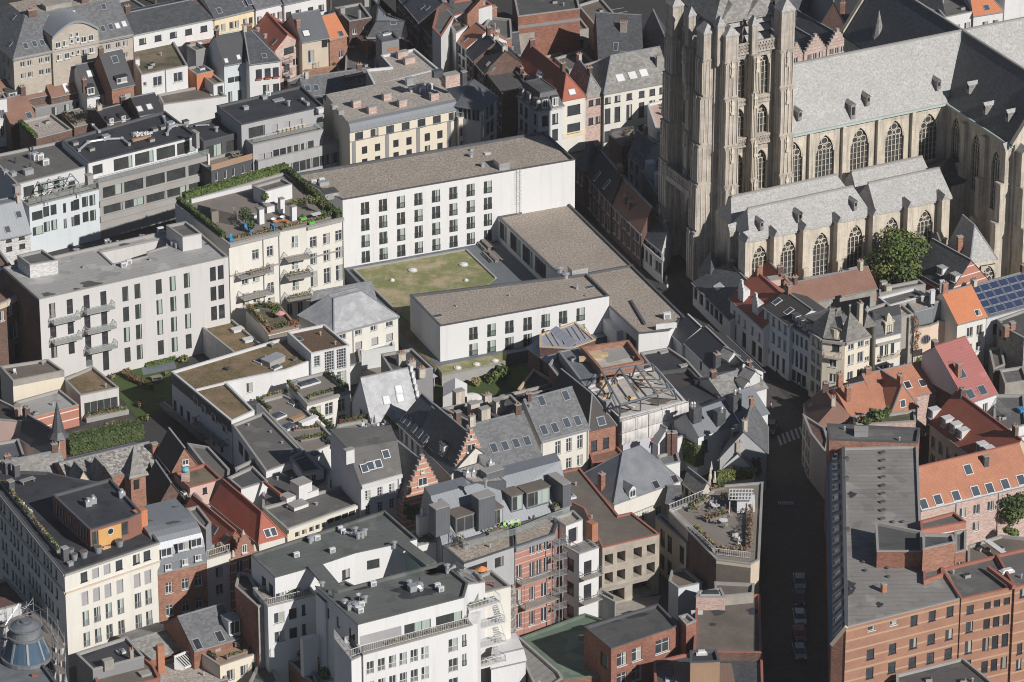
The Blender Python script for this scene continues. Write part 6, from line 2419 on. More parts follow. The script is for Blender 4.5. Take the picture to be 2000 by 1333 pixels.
def parasol(P,label,c='cloth_white',open_=True,r_=1.3):
 r=empty('parasol',P,label,'parasol')
 mb=MB()
 mb.tube((0,0,0),(0,0,2.3),.035)
 mb.build('pole',['rail'],r)
 mb=MB()
 if open_:
  mb.cyl((0,0,1.9),r_,.5,8,0,.02,cap=False)
 else:
  mb.cyl((0,0,1.),.2,1.3,8,0,.04)
 mb.build('canopy',[c],r)
 return r
parasol(up(6,195,560,Z-1.),'small lilac parasol in the small roof garden','cloth_pink',r_=.9)
b=Bd('terrace_house','cream house with arched white windows under wooden roof terraces with green borders',HOUSE,6,[(345,1012),(590,942),(450,830),(235,885)],7.2,'cream_pale')
b.win(0,[400,470,543],44,[(30,68),(118,60)],'w3').flat('deck','coping').cornice((0,),'coping').done()
b.dome([(328,908),(378,893)],1.9,1.3,m='pane_sky').boxes([(270,905)],2.,.9,.3,'aluminium')
Z=6.9
for x0,y0,x1,y1,h,l,m in((355,985,580,925,.8,'leafy border along the front of the upper wooden roof terrace',('leaf_green','leaf_yellow')),(460,850,575,935,1.1,'dark climbing plants on the right edge of the upper wooden roof terrace',('leaf_dark','leaf_green')),(240,900,300,960,.8,'green border on the left of the upper wooden roof terrace',('leaf_green','leaf_dry'))):
 planter(up(6,x0,y0,Z),up(6,x1,y1,Z),.6,.3,h,l,m,dens=60)
b=Bd('terrace_house','long house with stepped wooden roof decks and bubble skylights',HOUSE,6,[(345,1300),(520,1225),(300,1000),(210,960),(60,1000)],6.,'white')
b.flat('deck','coping').done()
b.dome([(183,1085),(245,1145),(485,1215)],2.,1.5).dome([(275,1012),(395,1305)],1.4,1.1).boxes([(355,1130)],3.4,.8,.9,'plastic_white','plastic_white',name='bench').boxes([(290,1100)],2.4,1.,.4,'wood')
Z=5.7
for x0,y0,x1,y1,h,l,m in((95,985,235,945,.6,'low border behind the stepped wooden roof decks',('leaf_green','leaf_dry')),(65,1000,140,1055,.9,'hanging plants on the left wall of the stepped roof decks',('leaf_dark','leaf_green')),(330,1010,520,1190,.8,'long green trellis along the right side of the stepped roof decks',('leaf_green','leaf_hedge')),(310,1225,440,1200,.9,'bushy planting across the lower roof deck',('leaf_green','leaf_yellow')),(440,1205,500,1260,.9,'bushes at the right front corner of the lower roof deck',('leaf_green','leaf_dark')),(270,1165,420,1150,.5,'low orange-green strip between the two lower decks',('leaf_rust','leaf_green'))):
 planter(up(6,x0,y0,Z),up(6,x1,y1,Z),.5,.3,h,l,m,dens=60)
b=Bd('flat_roof_house','white house with long black felt roof left of the wooden roof decks',HOUSE,6,[(115,1395),(345,1310),(100,1060),(-75,1130)],7.4,'white')
b.win(3,[5,45,85,-30],26,[(40,70)],'kd').win(3,[0,35,75],26,[(150,70)],'kd').flat('felt_grey','coping').done()
b.vents([(140,1175),(205,1235),(262,1290),(15,1135)],.15,.3)
b=Bd('gabled_house','white house with steep pale slate roof, four skylights and stepped back gable',HOUSE,6,[(712,1112),(990,1052),None,(600,1005)],5.6,'white')
b.gable('slate_pale',b.risepx(662,868),0,cap='coping').done()
b.sky([(866,930),(874,978),(797,990),(822,1080)],1.1,1.3,'zinc_flat').pwin(3,[(655,1040)],16,36,'wd')
a_,c_=b.edge(1)
h_=b.risepx(662,868)
mb=MB()
for i in range(7):
 for k in(-1,1):
  f=(i+.5)/14
  P=a_.lerp(c_,f)if k<0 else c_.lerp(a_,f)
  mb.box((P.x,P.y,b.z+h_*i/7-.2),(c_-a_).length/14+.05,.45,h_/7+.7,math.atan2(c_.y-a_.y,c_.x-a_.x))
b.part('stepped_gable',mb,['white'])
b=Bd('terrace_annex','white box with planted roof terrace, white chairs and a closed parasol',BUILD,6,[(600,1240),(738,1222),(862,1178),(775,1085),(520,1130),(500,1200)],5.6,'white')
b.flat('deck_grey','coping').done()
Z=5.3
for x0,y0,x1,y1,h,l,m in((530,1135,700,1095,.9,'planting with red shrub behind the white chairs of the small terrace',('leaf_rust','leaf_green','leaf_dark')),(740,1195,850,1165,.8,'green and rusty plants at the front right of the small terrace',('leaf_green','leaf_yellow')),(780,1090,855,1160,.7,'plants along the right edge of the small terrace',('leaf_green','leaf_dry'))):
 planter(up(6,x0,y0,Z),up(6,x1,y1,Z),.6,.3,h,l,m,dens=70)
for i,(x,y)in enumerate(((665,1150),(690,1165),(715,1120),(745,1150),(780,1140))):
 chair(up(6,x,y,Z),i*1.3,'white chair on the small planted terrace, number '+('one','two','three','four','five')[i]+' counted from the left','plastic_white')
parasol(up(6,728,1150,Z),'closed grey parasol on the small planted terrace','slate_mid',False)
def westhouse(label,t,a,c,z,wall,roof,ridge,dep=9,xs=(),rows=(),ww=26,name='house',st='w2',**k):
 b=Bd(name,label,HOUSE,t,[a,c],z,wall,dep=dep)
 if xs:
  b.win(0,xs,ww,rows,st)
 b.gable(roof,ridge if isinstance(ridge,(int,float))else b.risepx(*ridge),**k).done()
 return b
b=westhouse('cream house with dark blue slate roof sloping towards the left',6,(866,1118),(1003,1248),7.4,'cream_pale','slate',(943,958),xs=(882,911,943,975),rows=((24,64),(120,80)),ww=16,dep=8,cap='zinc_flat')
b.sky([(897,1095),(923,1113),(955,1150),(985,1180),(1015,1210)],.9,1.2).boxes([(1073,1075)],1.,.8,1.4,'aluminium',name='chimney')
b=westhouse('dark blue slate roof with a sunken dormer window just behind the red stepped gable',6,(1003,1250),(1165,1410),7.,'cream_pale','slate',(1100,1103),dep=8)
b.sky([(1058,1245),(1165,1305)],.8,1.1).dormer([(1110,1300)],1.6,1.8,1.8)
b=Bd('row_house','grey slate roofed cream house with seven skylights',HOUSE,7,[(222,1222),(492,1148)],9.2,'cream_pale',dep=10)
b.win(0,[318,380,443],30,[(28,78),(140,60)],'w3').gable('slate_mid',b.risepx(112,992)).cornice((0,),'coping').done()
b.sky([(225,995),(362,965),(238,1160),(300,1148),(367,1120),(428,1108)],1.,1.5).vents([(160,1030)],.2,.4).pipe(0,[228,484])
b=Bd('row_house','grey roofed house with three skylights left of the cream one',HOUSE,7,[(-95,1385),(222,1302)],7.6,'cream_pale',dep=11)
b.gable('slate_mid',b.risepx(-165,1140)).done()
b.sky([(18,1250),(80,1235),(143,1222),(-45,1262)],1.,1.4)
b=Bd('flat_house','dark flat-roofed block crowned by six stone chimney stacks',HOUSE,6,[(1300,1130),(1590,1050),(1500,960),(1110,1035)],10.2,'grey_render')
b.flat('felt_dark','coping').done()
b.chim([(1205,1000),(1290,1070),(1350,1100),(1432,1055)],1.6,1.1,1.9,'stone',0).chim([(1365,1000)],1.2,.9,1.2,'stone',2).chim([(1200,1130)],.9,.7,2.2,'brick_brown',0)
b=Bd('row_house','dark hipped long roof above an orange brick front beside the scaffold',HOUSE,7,[(492,1165),(645,1128)],8.2,'brick_orange',dep=13)
b.win(0,[523,590,638],34,[(62,60)],'k2').prof('tile_worn',[(0,0),(.5,4.2),(1,0)],1,hl=3.2,ov=.2).done()
b.sky([(563,1110)],1.2,1.3).chim([(597,1050)],.7,.7,1.6,'grey_render',0)
b=Bd('construction_building','building under reconstruction with bare concrete floor, steel roof frame and white sheeted front',BUILD,7,[(668,1092),(1042,998),(868,800),(480,915)],9.2,'concrete')
b.flat('slab_dusty','coping_white',ph=.15,pw=.35).done()
Z=9.05
F=[up(13,x,y,Z)for x,y in((462,905),(1035,722),(800,440),(130,610))]
T_=[up(13,x,y,Z+3.3)for x,y in((470,775),(1000,615),(782,360),(285,440))]
f=MB()
e=.22
def B_(p,q,s=.22):
 f.beam(p,q,s,s)
for i in range(4):
 B_(T_[i],T_[(i+1)%4])
 B_(F[i],T_[i])
for k in(.36,.68):
 B_(F[0].lerp(F[1],k),T_[0].lerp(T_[1],k+.02))
 B_(T_[0].lerp(T_[1],k),T_[3].lerp(T_[2],k))
 B_(F[3].lerp(F[2],k),T_[3].lerp(T_[2],k))
for k in(.4,.7):
 B_(F[0].lerp(F[3],k),T_[0].lerp(T_[3],k))
 B_(F[1].lerp(F[2],k),T_[1].lerp(T_[2],k))
B_(F[0].lerp(F[1],.02),T_[3].lerp(T_[0],.1))
B_(T_[1].lerp(T_[2],.6),F[1].lerp(F[2],.1))
B_(T_[2].lerp(T_[3],.3),F[2].lerp(F[1],.5))
b.part('steel_frame',f,['steel'])
pm=MB()
for x,y,r in((640,570,.9),(850,740,1.3),(480,830,1.),(250,670,.7)):
 P=up(13,x,y,Z+.012)
 pm.face([P+VV((r*(1.3+.4*math.sin(5*t))*math.cos(t),r*(1+.3*math.cos(3*t))*math.sin(t),0))for t in[i*.35 for i in range(18)]])
b.part('damp_patch',pm,['felt_brown'],b.roofo)
for i in range(9):
 r=empty('plank_stack',up(13,*((200,640),(330,690),(620,620),(740,560),(860,650),(420,560),(560,800),(700,500),(150,600))[i],Z),('plank stack left of the boards','planks near the left frame leg','planks in the middle of the bare floor','planks behind the middle beam','short planks at the right of the floor','planks below the rear beam','planks at the front edge of the floor','planks at the back of the floor','planks in the far left corner of the floor')[i]+' of the roofless building','planks')
 mb=MB()
 mb.box((0,0,0),2.4-.15*i,.5+.05*(i%3),.18,i*.9)
 mb.build('lower_planks',['wood_raw' if i%2 else 'deck'],r)
 mb=MB()
 mb.box((.1,.05,.18),1.6,.35,.15,i*.9+.2)
 mb.build('upper_planks',['wood' if i%3 else 'plastic_white'],r)
for x,y,w_,d_,h_,m,nm,l in((575,710,1.5,.9,.3,'wood_raw','crate','low wooden crate on the bare concrete floor'),(300,600,1.2,1.2,1.,'wood_raw','pallet','stacked boards left on the building site floor'),(350,600,.5,.5,1.1,'plastic_white','sack','white sack on the building site floor')):
 r=empty(nm,up(13,x,y,Z),l,nm)
 mb=MB()
 mb.box((0,0,0),w_,d_,h_*.5,.4)
 mb.build('body',[m],r)
 mb=MB()
 mb.box((.05,.05,h_*.5),w_*.8,d_*.85,h_*.5,.5)
 mb.build('top',[m],r)
a_,c_=(up(13,458,925,8.9),up(13,1130,730,8.9))
d_=(c_-a_).normalized()
nr=VV((d_.y,-d_.x,0))
L=(c_-a_).length
r=empty('scaffold',(a_+c_)/2-VV((0,0,8.9)),'white sheeted scaffold with red characters on its printed lower banner','scaffold')
O_=r.location
for row,(z1,z0)in enumerate(((8.9,6.9),(6.8,4.9))):
 for i in range(5):
  mb=MB()
  N_=10
  u0=L*i/5+.04
  u1=L*(i+1)/5-.04
  for j in range(N_):
   for k in range(5):
    def pt(jj,kk):
     u=u0+(u1-u0)*jj/N_
     v=kk/5
     bulge=.28*math.sin(math.pi*jj/N_)*math.sin(math.pi*(1-v)*.9)+.05*math.sin(jj*2.1+i*3+row)
     return a_+d_*u+nr*(.7+bulge)+VV((0,0,z1-a_.z-(z1-z0)*v-.1*math.sin(math.pi*jj/N_)*v))-O_
    mb.face([pt(j,k+1),pt(j+1,k+1),pt(j+1,k),pt(j,k)])
  mb.build('sheet',['sheet_white'],r)
def slab(name,u0,u1,z0,z1,out,m,th=.04):
 mb=MB()
 c=a_+d_*(u0+u1)/2+nr*out
 mb.box((c.x-O_.x,c.y-O_.y,z0),u1-u0,th,z1-z0,math.atan2(d_.y,d_.x))
 return mb.build(name,[m],r)
slab('banner',.2,L*.74,2.2,4.85,.78,'sheet_print')
slab('banner_base',.2,L*.34,.3,2.2,.78,'maroon')
slab('banner_side',L*.34,L*.5,.3,2.2,.78,'sheet_print')
mb=MB()
for i in range(6):
 p=a_+d_*(L*i/5)+nr*.55-O_
 mb.tube(VV((p.x,p.y,0)),VV((p.x,p.y,9.3)),.04,5)
for z in(2.2,4.8,6.85,9.):
 mb.tube(a_+nr*.55-O_+VV((0,0,z-a_.z)),c_+nr*.55-O_+VV((0,0,z-a_.z)),.04,5)
mb.build('pole',['rail'],r)
txt=MB()
u_=L*.42
zb=3.5
hh=1.15
def bar(u0,u1,z0,z1):
 c=a_+d_*(u_+(u0+u1)/2)+nr*.83
 txt.box((c.x-O_.x,c.y-O_.y,z0+zb),u1-u0,.03,z1-z0,math.atan2(d_.y,d_.x))
for k,ss in enumerate(('J','T','V','J')):
 o=k*.62
 bar(o,o+.5,hh-.16,hh)
 bar(o+.17,o+.31,0 if ss!='V' else .2,hh-.16)
 if ss=='J':
  bar(o-.05,o+.17,0,.16)
 if ss=='V':
  bar(o,o+.14,.2,hh-.16)
  bar(o+.36,o+.5,.2,hh-.16)
  bar(o+.1,o+.4,.05,.2)
txt.build('lettering',['red'],r)
b=Bd('building_shell','fresh orange brick rim walls around an empty concrete roof slab',BUILD,7,[(560,818),(805,770),(718,652),(448,690)],9.6,'brick_orange')
b.flat('slab_dusty','brick_orange',ph=.8,pw=.4).done()
b.boxes([(500,760),(540,740)],.8,3.4,.3,'wood_raw',ang=b.ang+1.2).boxes([(750,758)],.3,.3,.3,'orange')
b.part('slab_dust',(lambda m_:(m_.face([up(7,x,y,8.82)for x,y in((600,780),(760,740),(700,680),(560,700))]),m_)[1])(MB()),['coping'],b.roofo)
b=Bd('site_roof','unfinished roof with grey underlay and yellow battens beside the white annex',BUILD,7,[(390,700),(530,650),(415,548),(215,620),(215,690)],7.,'brick_plum')
b.flat('underlay','wood_raw',ph=.1).done()
mb=MB()
for i in range(8):
 mb.beam(up(7,250+i*30,610-i*7,7.05),up(7,300+i*30,690-i*8,7.05),.1,.08)
b.part('batten',mb,['wood_raw'],b.roofo)
b=Bd('site_roof','sloping roof covered with bluish underlay and a few battens',BUILD,7,[(150,690),(265,775)],5.2,'brick_plum',dep=5)
b.prof('underlay',[(0,0),(1,2.2)]).done()
mb=MB()
for x0,y0,x1,y1 in((195,690,260,630),(215,715,280,652),(240,738,305,678)):
 P,n=b.hit(x0,y0)
 Q,n=b.hit(x1,y1)
 mb.beam(P+n*.1,Q+n*.1,.12,.08)
b.part('batten',mb,['wood_raw'],b.roofo)
b=Bd('site_roof','long narrow lead-coloured roof along the left of the construction site',BUILD,7,[(322,715),(480,925),(548,830),(430,695)],8.4,'grey_render')
b.flat('lead','zinc_flat',ph=.08).done()
b=Bd('brick_house','dark brick side wall house left of the construction site',HOUSE,7,[(265,790),(400,960),(480,925),(322,715)],7.2,'brick_plum')
b.flat('slate','coping').done()
b=Bd('shed','curved-edged low roof beside the overgrown garden',HOUSE,7,[(90,930),(300,1010),(330,900),(180,815)],3.2,'brick_plum')
b.flat('felt_dark','wood_raw').done()
b=Bd('shed','dark flat low roof in front of the overgrown garden',HOUSE,7,[(0,1000),(310,920),(290,895),(-10,965)],4.4,'soot')
b.flat('felt_dark','coping').done()
b=Bd('flat_house','black bitumen flat roof with brown rain puddle behind the street houses',BUILD,7,[(1046,1035),(1245,985),(1050,765),(945,695),(783,722),(880,850)],5.6,'white')
b.flat('felt_black','coping').done()
pm=MB()
for x,y,r in((980,872,1.5),(1010,890,1.2),(950,880,1.1)):
 P=up(7,x,y,5.27)
 pm.face([P+VV((r*(1.5+.3*math.sin(5*t))*math.cos(t),r*(1.3+.3*math.cos(3*t+x))*math.sin(t),.002*(x%7)))for t in[i*.35 for i in range(18)]])
b.part('puddle',pm,['tile_worn'],b.roofo)
b.boxes([(915,722),(1030,800)],1.4,.7,.2,'coping').vents([(1100,905)],.15,.3)
mb=MB()
Q=[up(7,x,y,5.9)for x,y in((865,840),(925,828),(1055,812),(1125,885),(1245,880))]
for p,q in zip(Q,Q[1:]):
 mb.beam(p-VV((0,0,.2)),q-VV((0,0,.2)),.4,.6)
b.part('kerb',mb,['felt_dark'],b.roofo)
b=Bd('street_house','low white-backed house with black tiled roof next to the hotel wing',HOUSE,7,[(950,600),(1022,668)],5.2,'white',dep=6.5)
b.gable('tile_dark',b.risepx(1056,510),cap='coping_white').done()
b=Bd('street_house','long house with black slate roof, white rear wall and tall chimney on the church street',HOUSE,7,[(1040,668),(1252,872)],5.4,'white',dep=7)
b.win(0,[1128],12,[(20,50)],'kd').gable('tile_dark',b.risepx(1120,578),cap='coping').done()
b.chim([(1218,800)],.9,.9,2.2,'slate',2)
b=Bd('street_house','house with old grey slate roof and a small white dormer near the road junction',HOUSE,7,[(1255,985),(1500,915)],5.6,'white',dep=8)
b.gable('slate_old',b.risepx(1228,872)).done()
b.dormer([(1390,950)],1.3,1.3,2,flat=False,rm='slate_old')
for x,y,l in((1320,720,'upper'),(1440,830,'lower')):
 r=Bd('dormer_house','small slate-roofed stair dormer on the church street, the '+l+' of two',HOUSE,7,[(x-35,y+40),(x+22,y+18)],7.4,'pale_grey',dep=2.2)
 r.gable('slate_old',.9,1).done()
b=Bd('townhouse','white house with grey seamed zinc roofs and black-clad chimney boxes',HOUSE,7,[(1112,1190),(1352,1108)],7.2,'white',dep=6)
b.win(0,[1150],36,[(40,70)],'k2').gable('zinc',2.4).done()
b.boxes([(1095,1105),(1230,1120)],1.6,1.2,2.2,'slate','coping_dark',name='chimney').vents([(1085,1030)],.3,.1)
b=Bd('townhouse','white house with broad zinc roof stepping down to the street corner',HOUSE,7,[(1352,1110),(1507,1058)],7.6,'white',dep=8)
b.gable('zinc',2.6).done()
b.boxes([(1320,1040)],1.6,1.2,2.4,'slate','coping_dark',name='chimney')
for bb_,pts in((b,((1320,960),(1345,950))),(b,((1245,1060),(1090,1030),(1075,1030)))):
 for x,y in pts:
  P=up(7,x,y,11.6 if y<1000 else 11)
  mb=MB()
  mb.cyl(P,.22,.7,8)
  mb.cyl(P+VV((0,0,.7)),.3,.2,8,0,.1)
  bb_.part('cowl',mb,['aluminium'],bb_.roofo)
b=Bd('annex','small white gabled annex with grey seamed roof beside the sheeted scaffold',HOUSE,7,[(885,1232),(978,1200)],4.4,'white',dep=5)
b.gable('zinc',2.,1).done()
b=Bd('annex','white gabled wall with arched dark door below the zinc roofs',HOUSE,7,[(978,1210),(1052,1185),(1040,1110),(960,1125)],6.,'white')
b.flat('zinc','coping').done()
b=Bd('townhouse','tall grey-rendered street corner house with white gable and slate slopes',HOUSE,7,[(1235,1320),(1500,1290),(1500,1130),(1330,1140)],6.4,'mid_grey')
b.gable('slate_mid',4.,1).done()
b.boxes([(1325,1200)],1.2,1.,1.2,'slate','coping').vents([(1245,1260),(1330,1160)],.3,.8)
b=Bd('garden_pavilion','white gabled garden front with dark glass doors and green climbers',HOUSE,11,[(1243,122),(1430,128)],4.6,'white',dep=8)
b.win(0,[1290,1350,1400],44,[(4,40)],'kh').gable('slate_mid',2.6,1).done()
g=MB()
g.face([up(7,x,y,.04)for x,y in((0,960),(300,900),(250,740),(-150,800),(-480,900),(-400,990))])
structure('overgrown_garden',g,['grass'])
for i,(t,x,y,r_,l,m)in enumerate(((6,1450,870,2.2,'dense dark green tree at the right of the overgrown garden',('leaf_green','leaf_dark')),(6,1390,890,1.6,'bright green shrubs left of the dark garden tree',('leaf_yellow','leaf_hedge')),(6,1300,910,1.3,'yellow-green ground shrubs in the overgrown garden',('leaf_yellow','leaf_dry')),(6,1010,850,1.2,'green bush beside the garden gazebo',('leaf_green','leaf_hedge')),(6,1100,880,1.2,'dark green bush by the white garden tent',('leaf_green','leaf_dark')),(6,1050,925,.9,'small light bush in front of the garden gazebo',('leaf_hedge','leaf_yellow')))):
 bush(up(t,x,y,0),r_,r_*1.25,l,m,n=320)
hedge([up(6,1080,830,0),up(6,1140,890,0)],.9,1.4,'dark hedge behind the garden gazebo',('leaf_dark','leaf_green'))
r=empty('garden_tent',up(6,1185,1000,0),'white party tent standing in the overgrown garden','tent')
mb=MB()
hw,hd=(1.9,2.3)
an=.15
for k in(-1,1):
 mb.face([(k*hw,-hd,2.),(k*hw,hd,2.),(0,hd,3.1),(0,-hd,3.1)][::k])
mb.face([(-hw,-hd,2.),(hw,-hd,2.),(0,-hd,3.1)])
mb.face([(-hw,hd,2.),(0,hd,3.1),(hw,hd,2.)])
mb.build('canopy',['plastic_white'],r)
mb=MB()
for sx in(-1,1):
 mb.face([(sx*hw,-hd,0),(sx*hw,hd,0),(sx*hw,hd,2.),(sx*hw,-hd,2.)][::sx])
mb.face([(-hw,-hd,0.),(-.3,-hd,0.),(-.3,-hd,2.),(-hw,-hd,2.)])
mb.build('side_wall',['cloth_white'],r)
r=empty('gazebo',up(6,1035,920,0),'small grey garden gazebo left of the white tent','gazebo')
mb=MB()
mb.cyl((0,0,2.),1.5,1.,4,0,.05,cap=False)
mb.build('roof',['zinc_flat'],r)
mb=MB()
[mb.box((x,y,0),.08,.08,2.)for x in(-.9,.9)for y in(-.9,.9)]
mb.build('post',['frame_white'],r)
r=empty('boat_cover',up(6,1280,990,0),'pale tarpaulin hump lying beside the white tent','tarpaulin')
mb=MB()
for j in range(4):
 for i in range(12):
  def sp(i_,j_):
   a=2*math.pi*i_/12
   q=math.cos(j_*math.pi/8)
   return(1.8*math.cos(a)*q,1.1*math.sin(a)*q,1.2*math.sin(j_*math.pi/8))
  mb.face([sp(i,j),sp(i+1,j),sp(i+1,j+1),sp(i,j+1)])
mb.build('sheet',['sheet_white'],r)
mb=MB()
mb.cyl((0,0,0),.9,.3,10)
mb.build('frame',['wood'],r)
b=Bd('street_shop','low white shop row with dark roof at the foot of the church tower',HOUSE,7,[(1083,325),(1293,535)],4.,'white',dep=7)
b.win(0,[1097,1130,1165,1190,1215,1240],22,[(18,66)],'wd').prof('slate',[(0,0),(.9,2.6),(1,2.2)]).done()
b.sky([(1228,348)],1.6,1.2,'coping_white','coping_white')
b=Bd('street_shop','small slate-roofed white shop left of the tower portal',HOUSE,7,[(782,92),(862,168),(910,205),(925,80),(850,20)],4.2,'white')
b.win(0,[797,820,842],16,[(14,70)],'wd').win(1,[885],34,[(20,60)],'w2').flat('slate','coping').done()
b=Bd('porch_house','dark slate pavilion between the tower and the low white shops',HOUSE,7,[(1110,270),(1180,330),(1260,270),(1180,190)],4.2,'grey_render')
cz=sum(b.P,ZERO)/4+VV((0,0,4.))
mb=MB()
O=inset(b.P,-.2)
for i in range(4):
 mb.face([O[i],O[(i+1)%4],cz])
b.part('roof',mb,['slate'])
b.done()
b=Bd('street_house','white street house with brown tiled roof and two white stepped dormers',HOUSE,7,[(1295,412),(1482,580)],7.,'white',dep=9)
b.win(0,[1318,1345,1378,1420,1460],14,[(50,48)],'w2').win(0,[1320,1375,1395,1430,1465],24,[(125,90)],'kh').gable('tile_red',3.9,cap='coping_brick').done()
for x,y in((1352,425),(1432,500)):
 P,n=b.hit(x,y)
 a_,c_=b.edge(0)
 dv=(c_-a_).normalized()
 nr=VV((dv.y,-dv.x,0))
 an=math.atan2(dv.y,dv.x)
 mb=MB()
 Pf=P-nr*.6
 mb.box(Pf-VV((0,0,.8)),1.9,1.2,2.8,an)
 for k,(w_,h_)in enumerate(((1.7,.5),(1.1,.5),(.6,.6))):
  mb.box(Pf+nr*.45+VV((0,0,2.+k*.5)),w_,.3,h_,an)
 o=b.part('dormer',mb,['white'])
 window(o,P+nr*.03-b.o+VV((0,0,.3)),nr,.8,1.2,'w2',0)
b=Bd('rear_house','brown tiled gabled roofs with white chairs on a small terrace behind the street houses',HOUSE,8,[(65,370),(200,350),(230,390),(130,265),(40,290)][:2],5.,'brick_orange',dep=8)
b.gable('tile_red',2.4,1).done()
b.boxes([(90,345)],1.8,1.6,1.4,'pink_plaster','coping')
for i in range(3):
 chair(up(8,48+i*12,372+i*5,7.2),1.+i,('leftmost','middle','rightmost')[i]+' white chair on the little terrace among brown tiled roofs','plastic_white')
b=Bd('rear_house','reddish tiled lean-to next to the orange brick cottage',HOUSE,8,[(200,390),(250,380),(235,320),(150,280)],5.6,'pale_grey')
b.flat('tile_red','coping').done()
b=Bd('cottage','long low house with brown pantile roof in front of the church chapels',HOUSE,8,[(215,452),(672,352)],4.6,'concrete',dep=6)
b.gable('tile_brown',2.4).done()
b=Bd('cottage','low orange brick cottage with white windows against the church wall',HOUSE,8,[(282,325),(492,290),None,(255,300)],5.4,'brick_orange')
b.win(0,[338,402],28,[(22,42)],'w2').flat('tile_worn','coping').done()
b=Bd('cottage','orange brick cottage with bluish sheet roof left of the big tree',HOUSE,8,[(492,290),(680,245),None,(478,255)],5.9,'brick_orange')
b.win(0,[548,628],32,[(22,42)],'w2').flat('metal_roof','coping').done()
tree(up(8,805,400,0),10.8,6.6,'large round green tree in front of the church chapels',('leaf_hedge','leaf_green','leaf_hedge','leaf_yellow'),n=13000,size=.2,trunk=.35)
b=Bd('sacristy','sacristy with pale slate hip and traceried window at the transept foot',HOUSE,8,[(1203,208),(1350,183)],6.8,'stone_pale',dep=8)
b.prof('slate_church',[(0,0),(.5,4.6),(1,0)],1,hl=3.6).done()
f,g_=gothic(2.8,4.2,4)
a_,c_=b.edge(0)
dv=(c_-a_).normalized()
nr=VV((dv.y,-dv.x,0))
o=link('window',f,b.root,a_.lerp(c_,.68)+nr*.42-b.o-VV((0,0,5.2)),math.atan2(nr.x,-nr.y))
pn=link('pane',g_,o,(0,.4,0))
b.chim([(1140,165)],.9,.7,3.2,'brick_orange',0)
b=Bd('gabled_house','black-roofed house with orange brick gable beside the transept',HOUSE,8,[(1098,366),(1302,304)],5.6,'brick_courses',dep=10)
b.gable('slate',b.risepx(1210,200,1),1,cap='coping').pwin(0,[(1208,300)],16,34,'kh').done()
b.dormer([(1030,280),(1105,320)],1.4,1.2,1.4,e=3,rm='slate_church')
b=Bd('small_gables','small dark gabled sheds between the tree and the transept',HOUSE,8,[(940,220),(985,215),None,(905,150)],4.4,'concrete')
b.gable('slate_pale',2.6,1).done()
b=Bd('small_gables','dark gabled shed at the foot of the chapels right of the tree',HOUSE,8,[(985,215),(1090,185),None,(960,150)],4.6,'concrete')
b.gable('slate',2.8,1).done()
b=Bd('row_house','house with vivid orange tiled roof and cream front beside the solar panels',HOUSE,8,[(1130,556),(1293,514)],9.2,'cream_pale',dep=9)
b.win(0,[1147,1203,1258],32,[(42,54),(138,50)],'w2').gable('tile_bright',b.risepx(1062,385)).done()
b.sky([(1245,497)],1.,1.,'pane_dark','coping_white')
b=Bd('row_house','house whose whole roof slope is covered with blue solar panels',HOUSE,8,[(1296,518),(1640,425)],8.8,'pale_grey',dep=10.5)
b.win(0,[1310,1350,1400],30,[(55,50)],'k2').gable('slate_mid',b.risepx(1222,352)).done()
A_,B__,C_,D_=b.planes[0][0]
n_=b.planes[0][1]
for r_ in range(4):
 for c in range(9):
  off=.25+(.35 if r_==0 else 0)
  def q(u,v):
   return A_.lerp(B__,u).lerp(D_.lerp(C_,u),v)+n_*.12
  Lx=(B__-A_).length
  u0=(off+c*1.78)/Lx
  u1=(off+c*1.78+1.62)/Lx
  v0=.06+r_*.228
  v1=v0+.21
  mb=MB()
  mb.face([q(u0,v0),q(u1,v0),q(u1,v1),q(u0,v1)],1)
  i_=.04
  k=.012
  mb.face([q(u0+i_/Lx*1.5,v0+k)+n_*.01,q(u1-i_/Lx*1.5,v0+k)+n_*.01,q(u1-i_/Lx*1.5,v1-k)+n_*.01,q(u0+i_/Lx*1.5,v1-k)+n_*.01],0)
  b.part('solar_panel',mb,['solar','aluminium'],b.roofo)
b=Bd('office_building','dark grey brick block with flat roof and red chimneys at the right edge',BUILD,8,[(1355,535),(1415,590),(1507,640),(1700,560),(1507,480)],8.4,'slate_old')
b.win(0,[1375,1400],14,[(40,40)],'kd').flat('felt_dark','coping').done()
b.chim([(1405,610),(1440,590)],.8,.8,1.2,'brick_orange',0)
b=Bd('shed','brown slate roofed shed in the dark yard at the right edge',HOUSE,8,[(1335,815),(1400,790),(1380,690),(1310,700)],4,'soot')
b.flat('felt_brown','coping').done()
b=Bd('shed','low grey concrete roofs in the dark yard at the right edge',HOUSE,8,[(1400,900),(1530,880),(1500,800),(1370,820)],4,'concrete')
b.flat('felt_grey','coping').done()
b=Bd('street_house','tall white street house with dark brown roof and two skylights facing the shaded street',HOUSE,14,[(78,245),(380,462)],9.8,'pale_blue',dep=8)
b.win(0,[122,192,262,328],34,[(22,120),(215,130)],'w2').win(0,[100,125,145],16,[(440,60)],'kd').win(0,[195,248,318],30,[(440,180)],'kh').gable('tile_worn',b.risepx(235,62)).done()
b.sky([(228,180),(368,292)],1.,1.4,'pane_sky','coping_white')
b=Bd('street_house','white street house with dark flat roof, tall windows and a dark shop front',HOUSE,14,[(382,462),(620,602)],9.4,'pale_blue',dep=9)
b.win(0,[418,472,525,580],34,[(55,125),(250,190)],'kd').win(0,[440,500,560],50,[(490,240)],'kh').mans(1.6,1.3,'slate','felt_dark').done()
b.dormer([(430,420),(500,465),(560,510)],1.,1.2,1.,0)
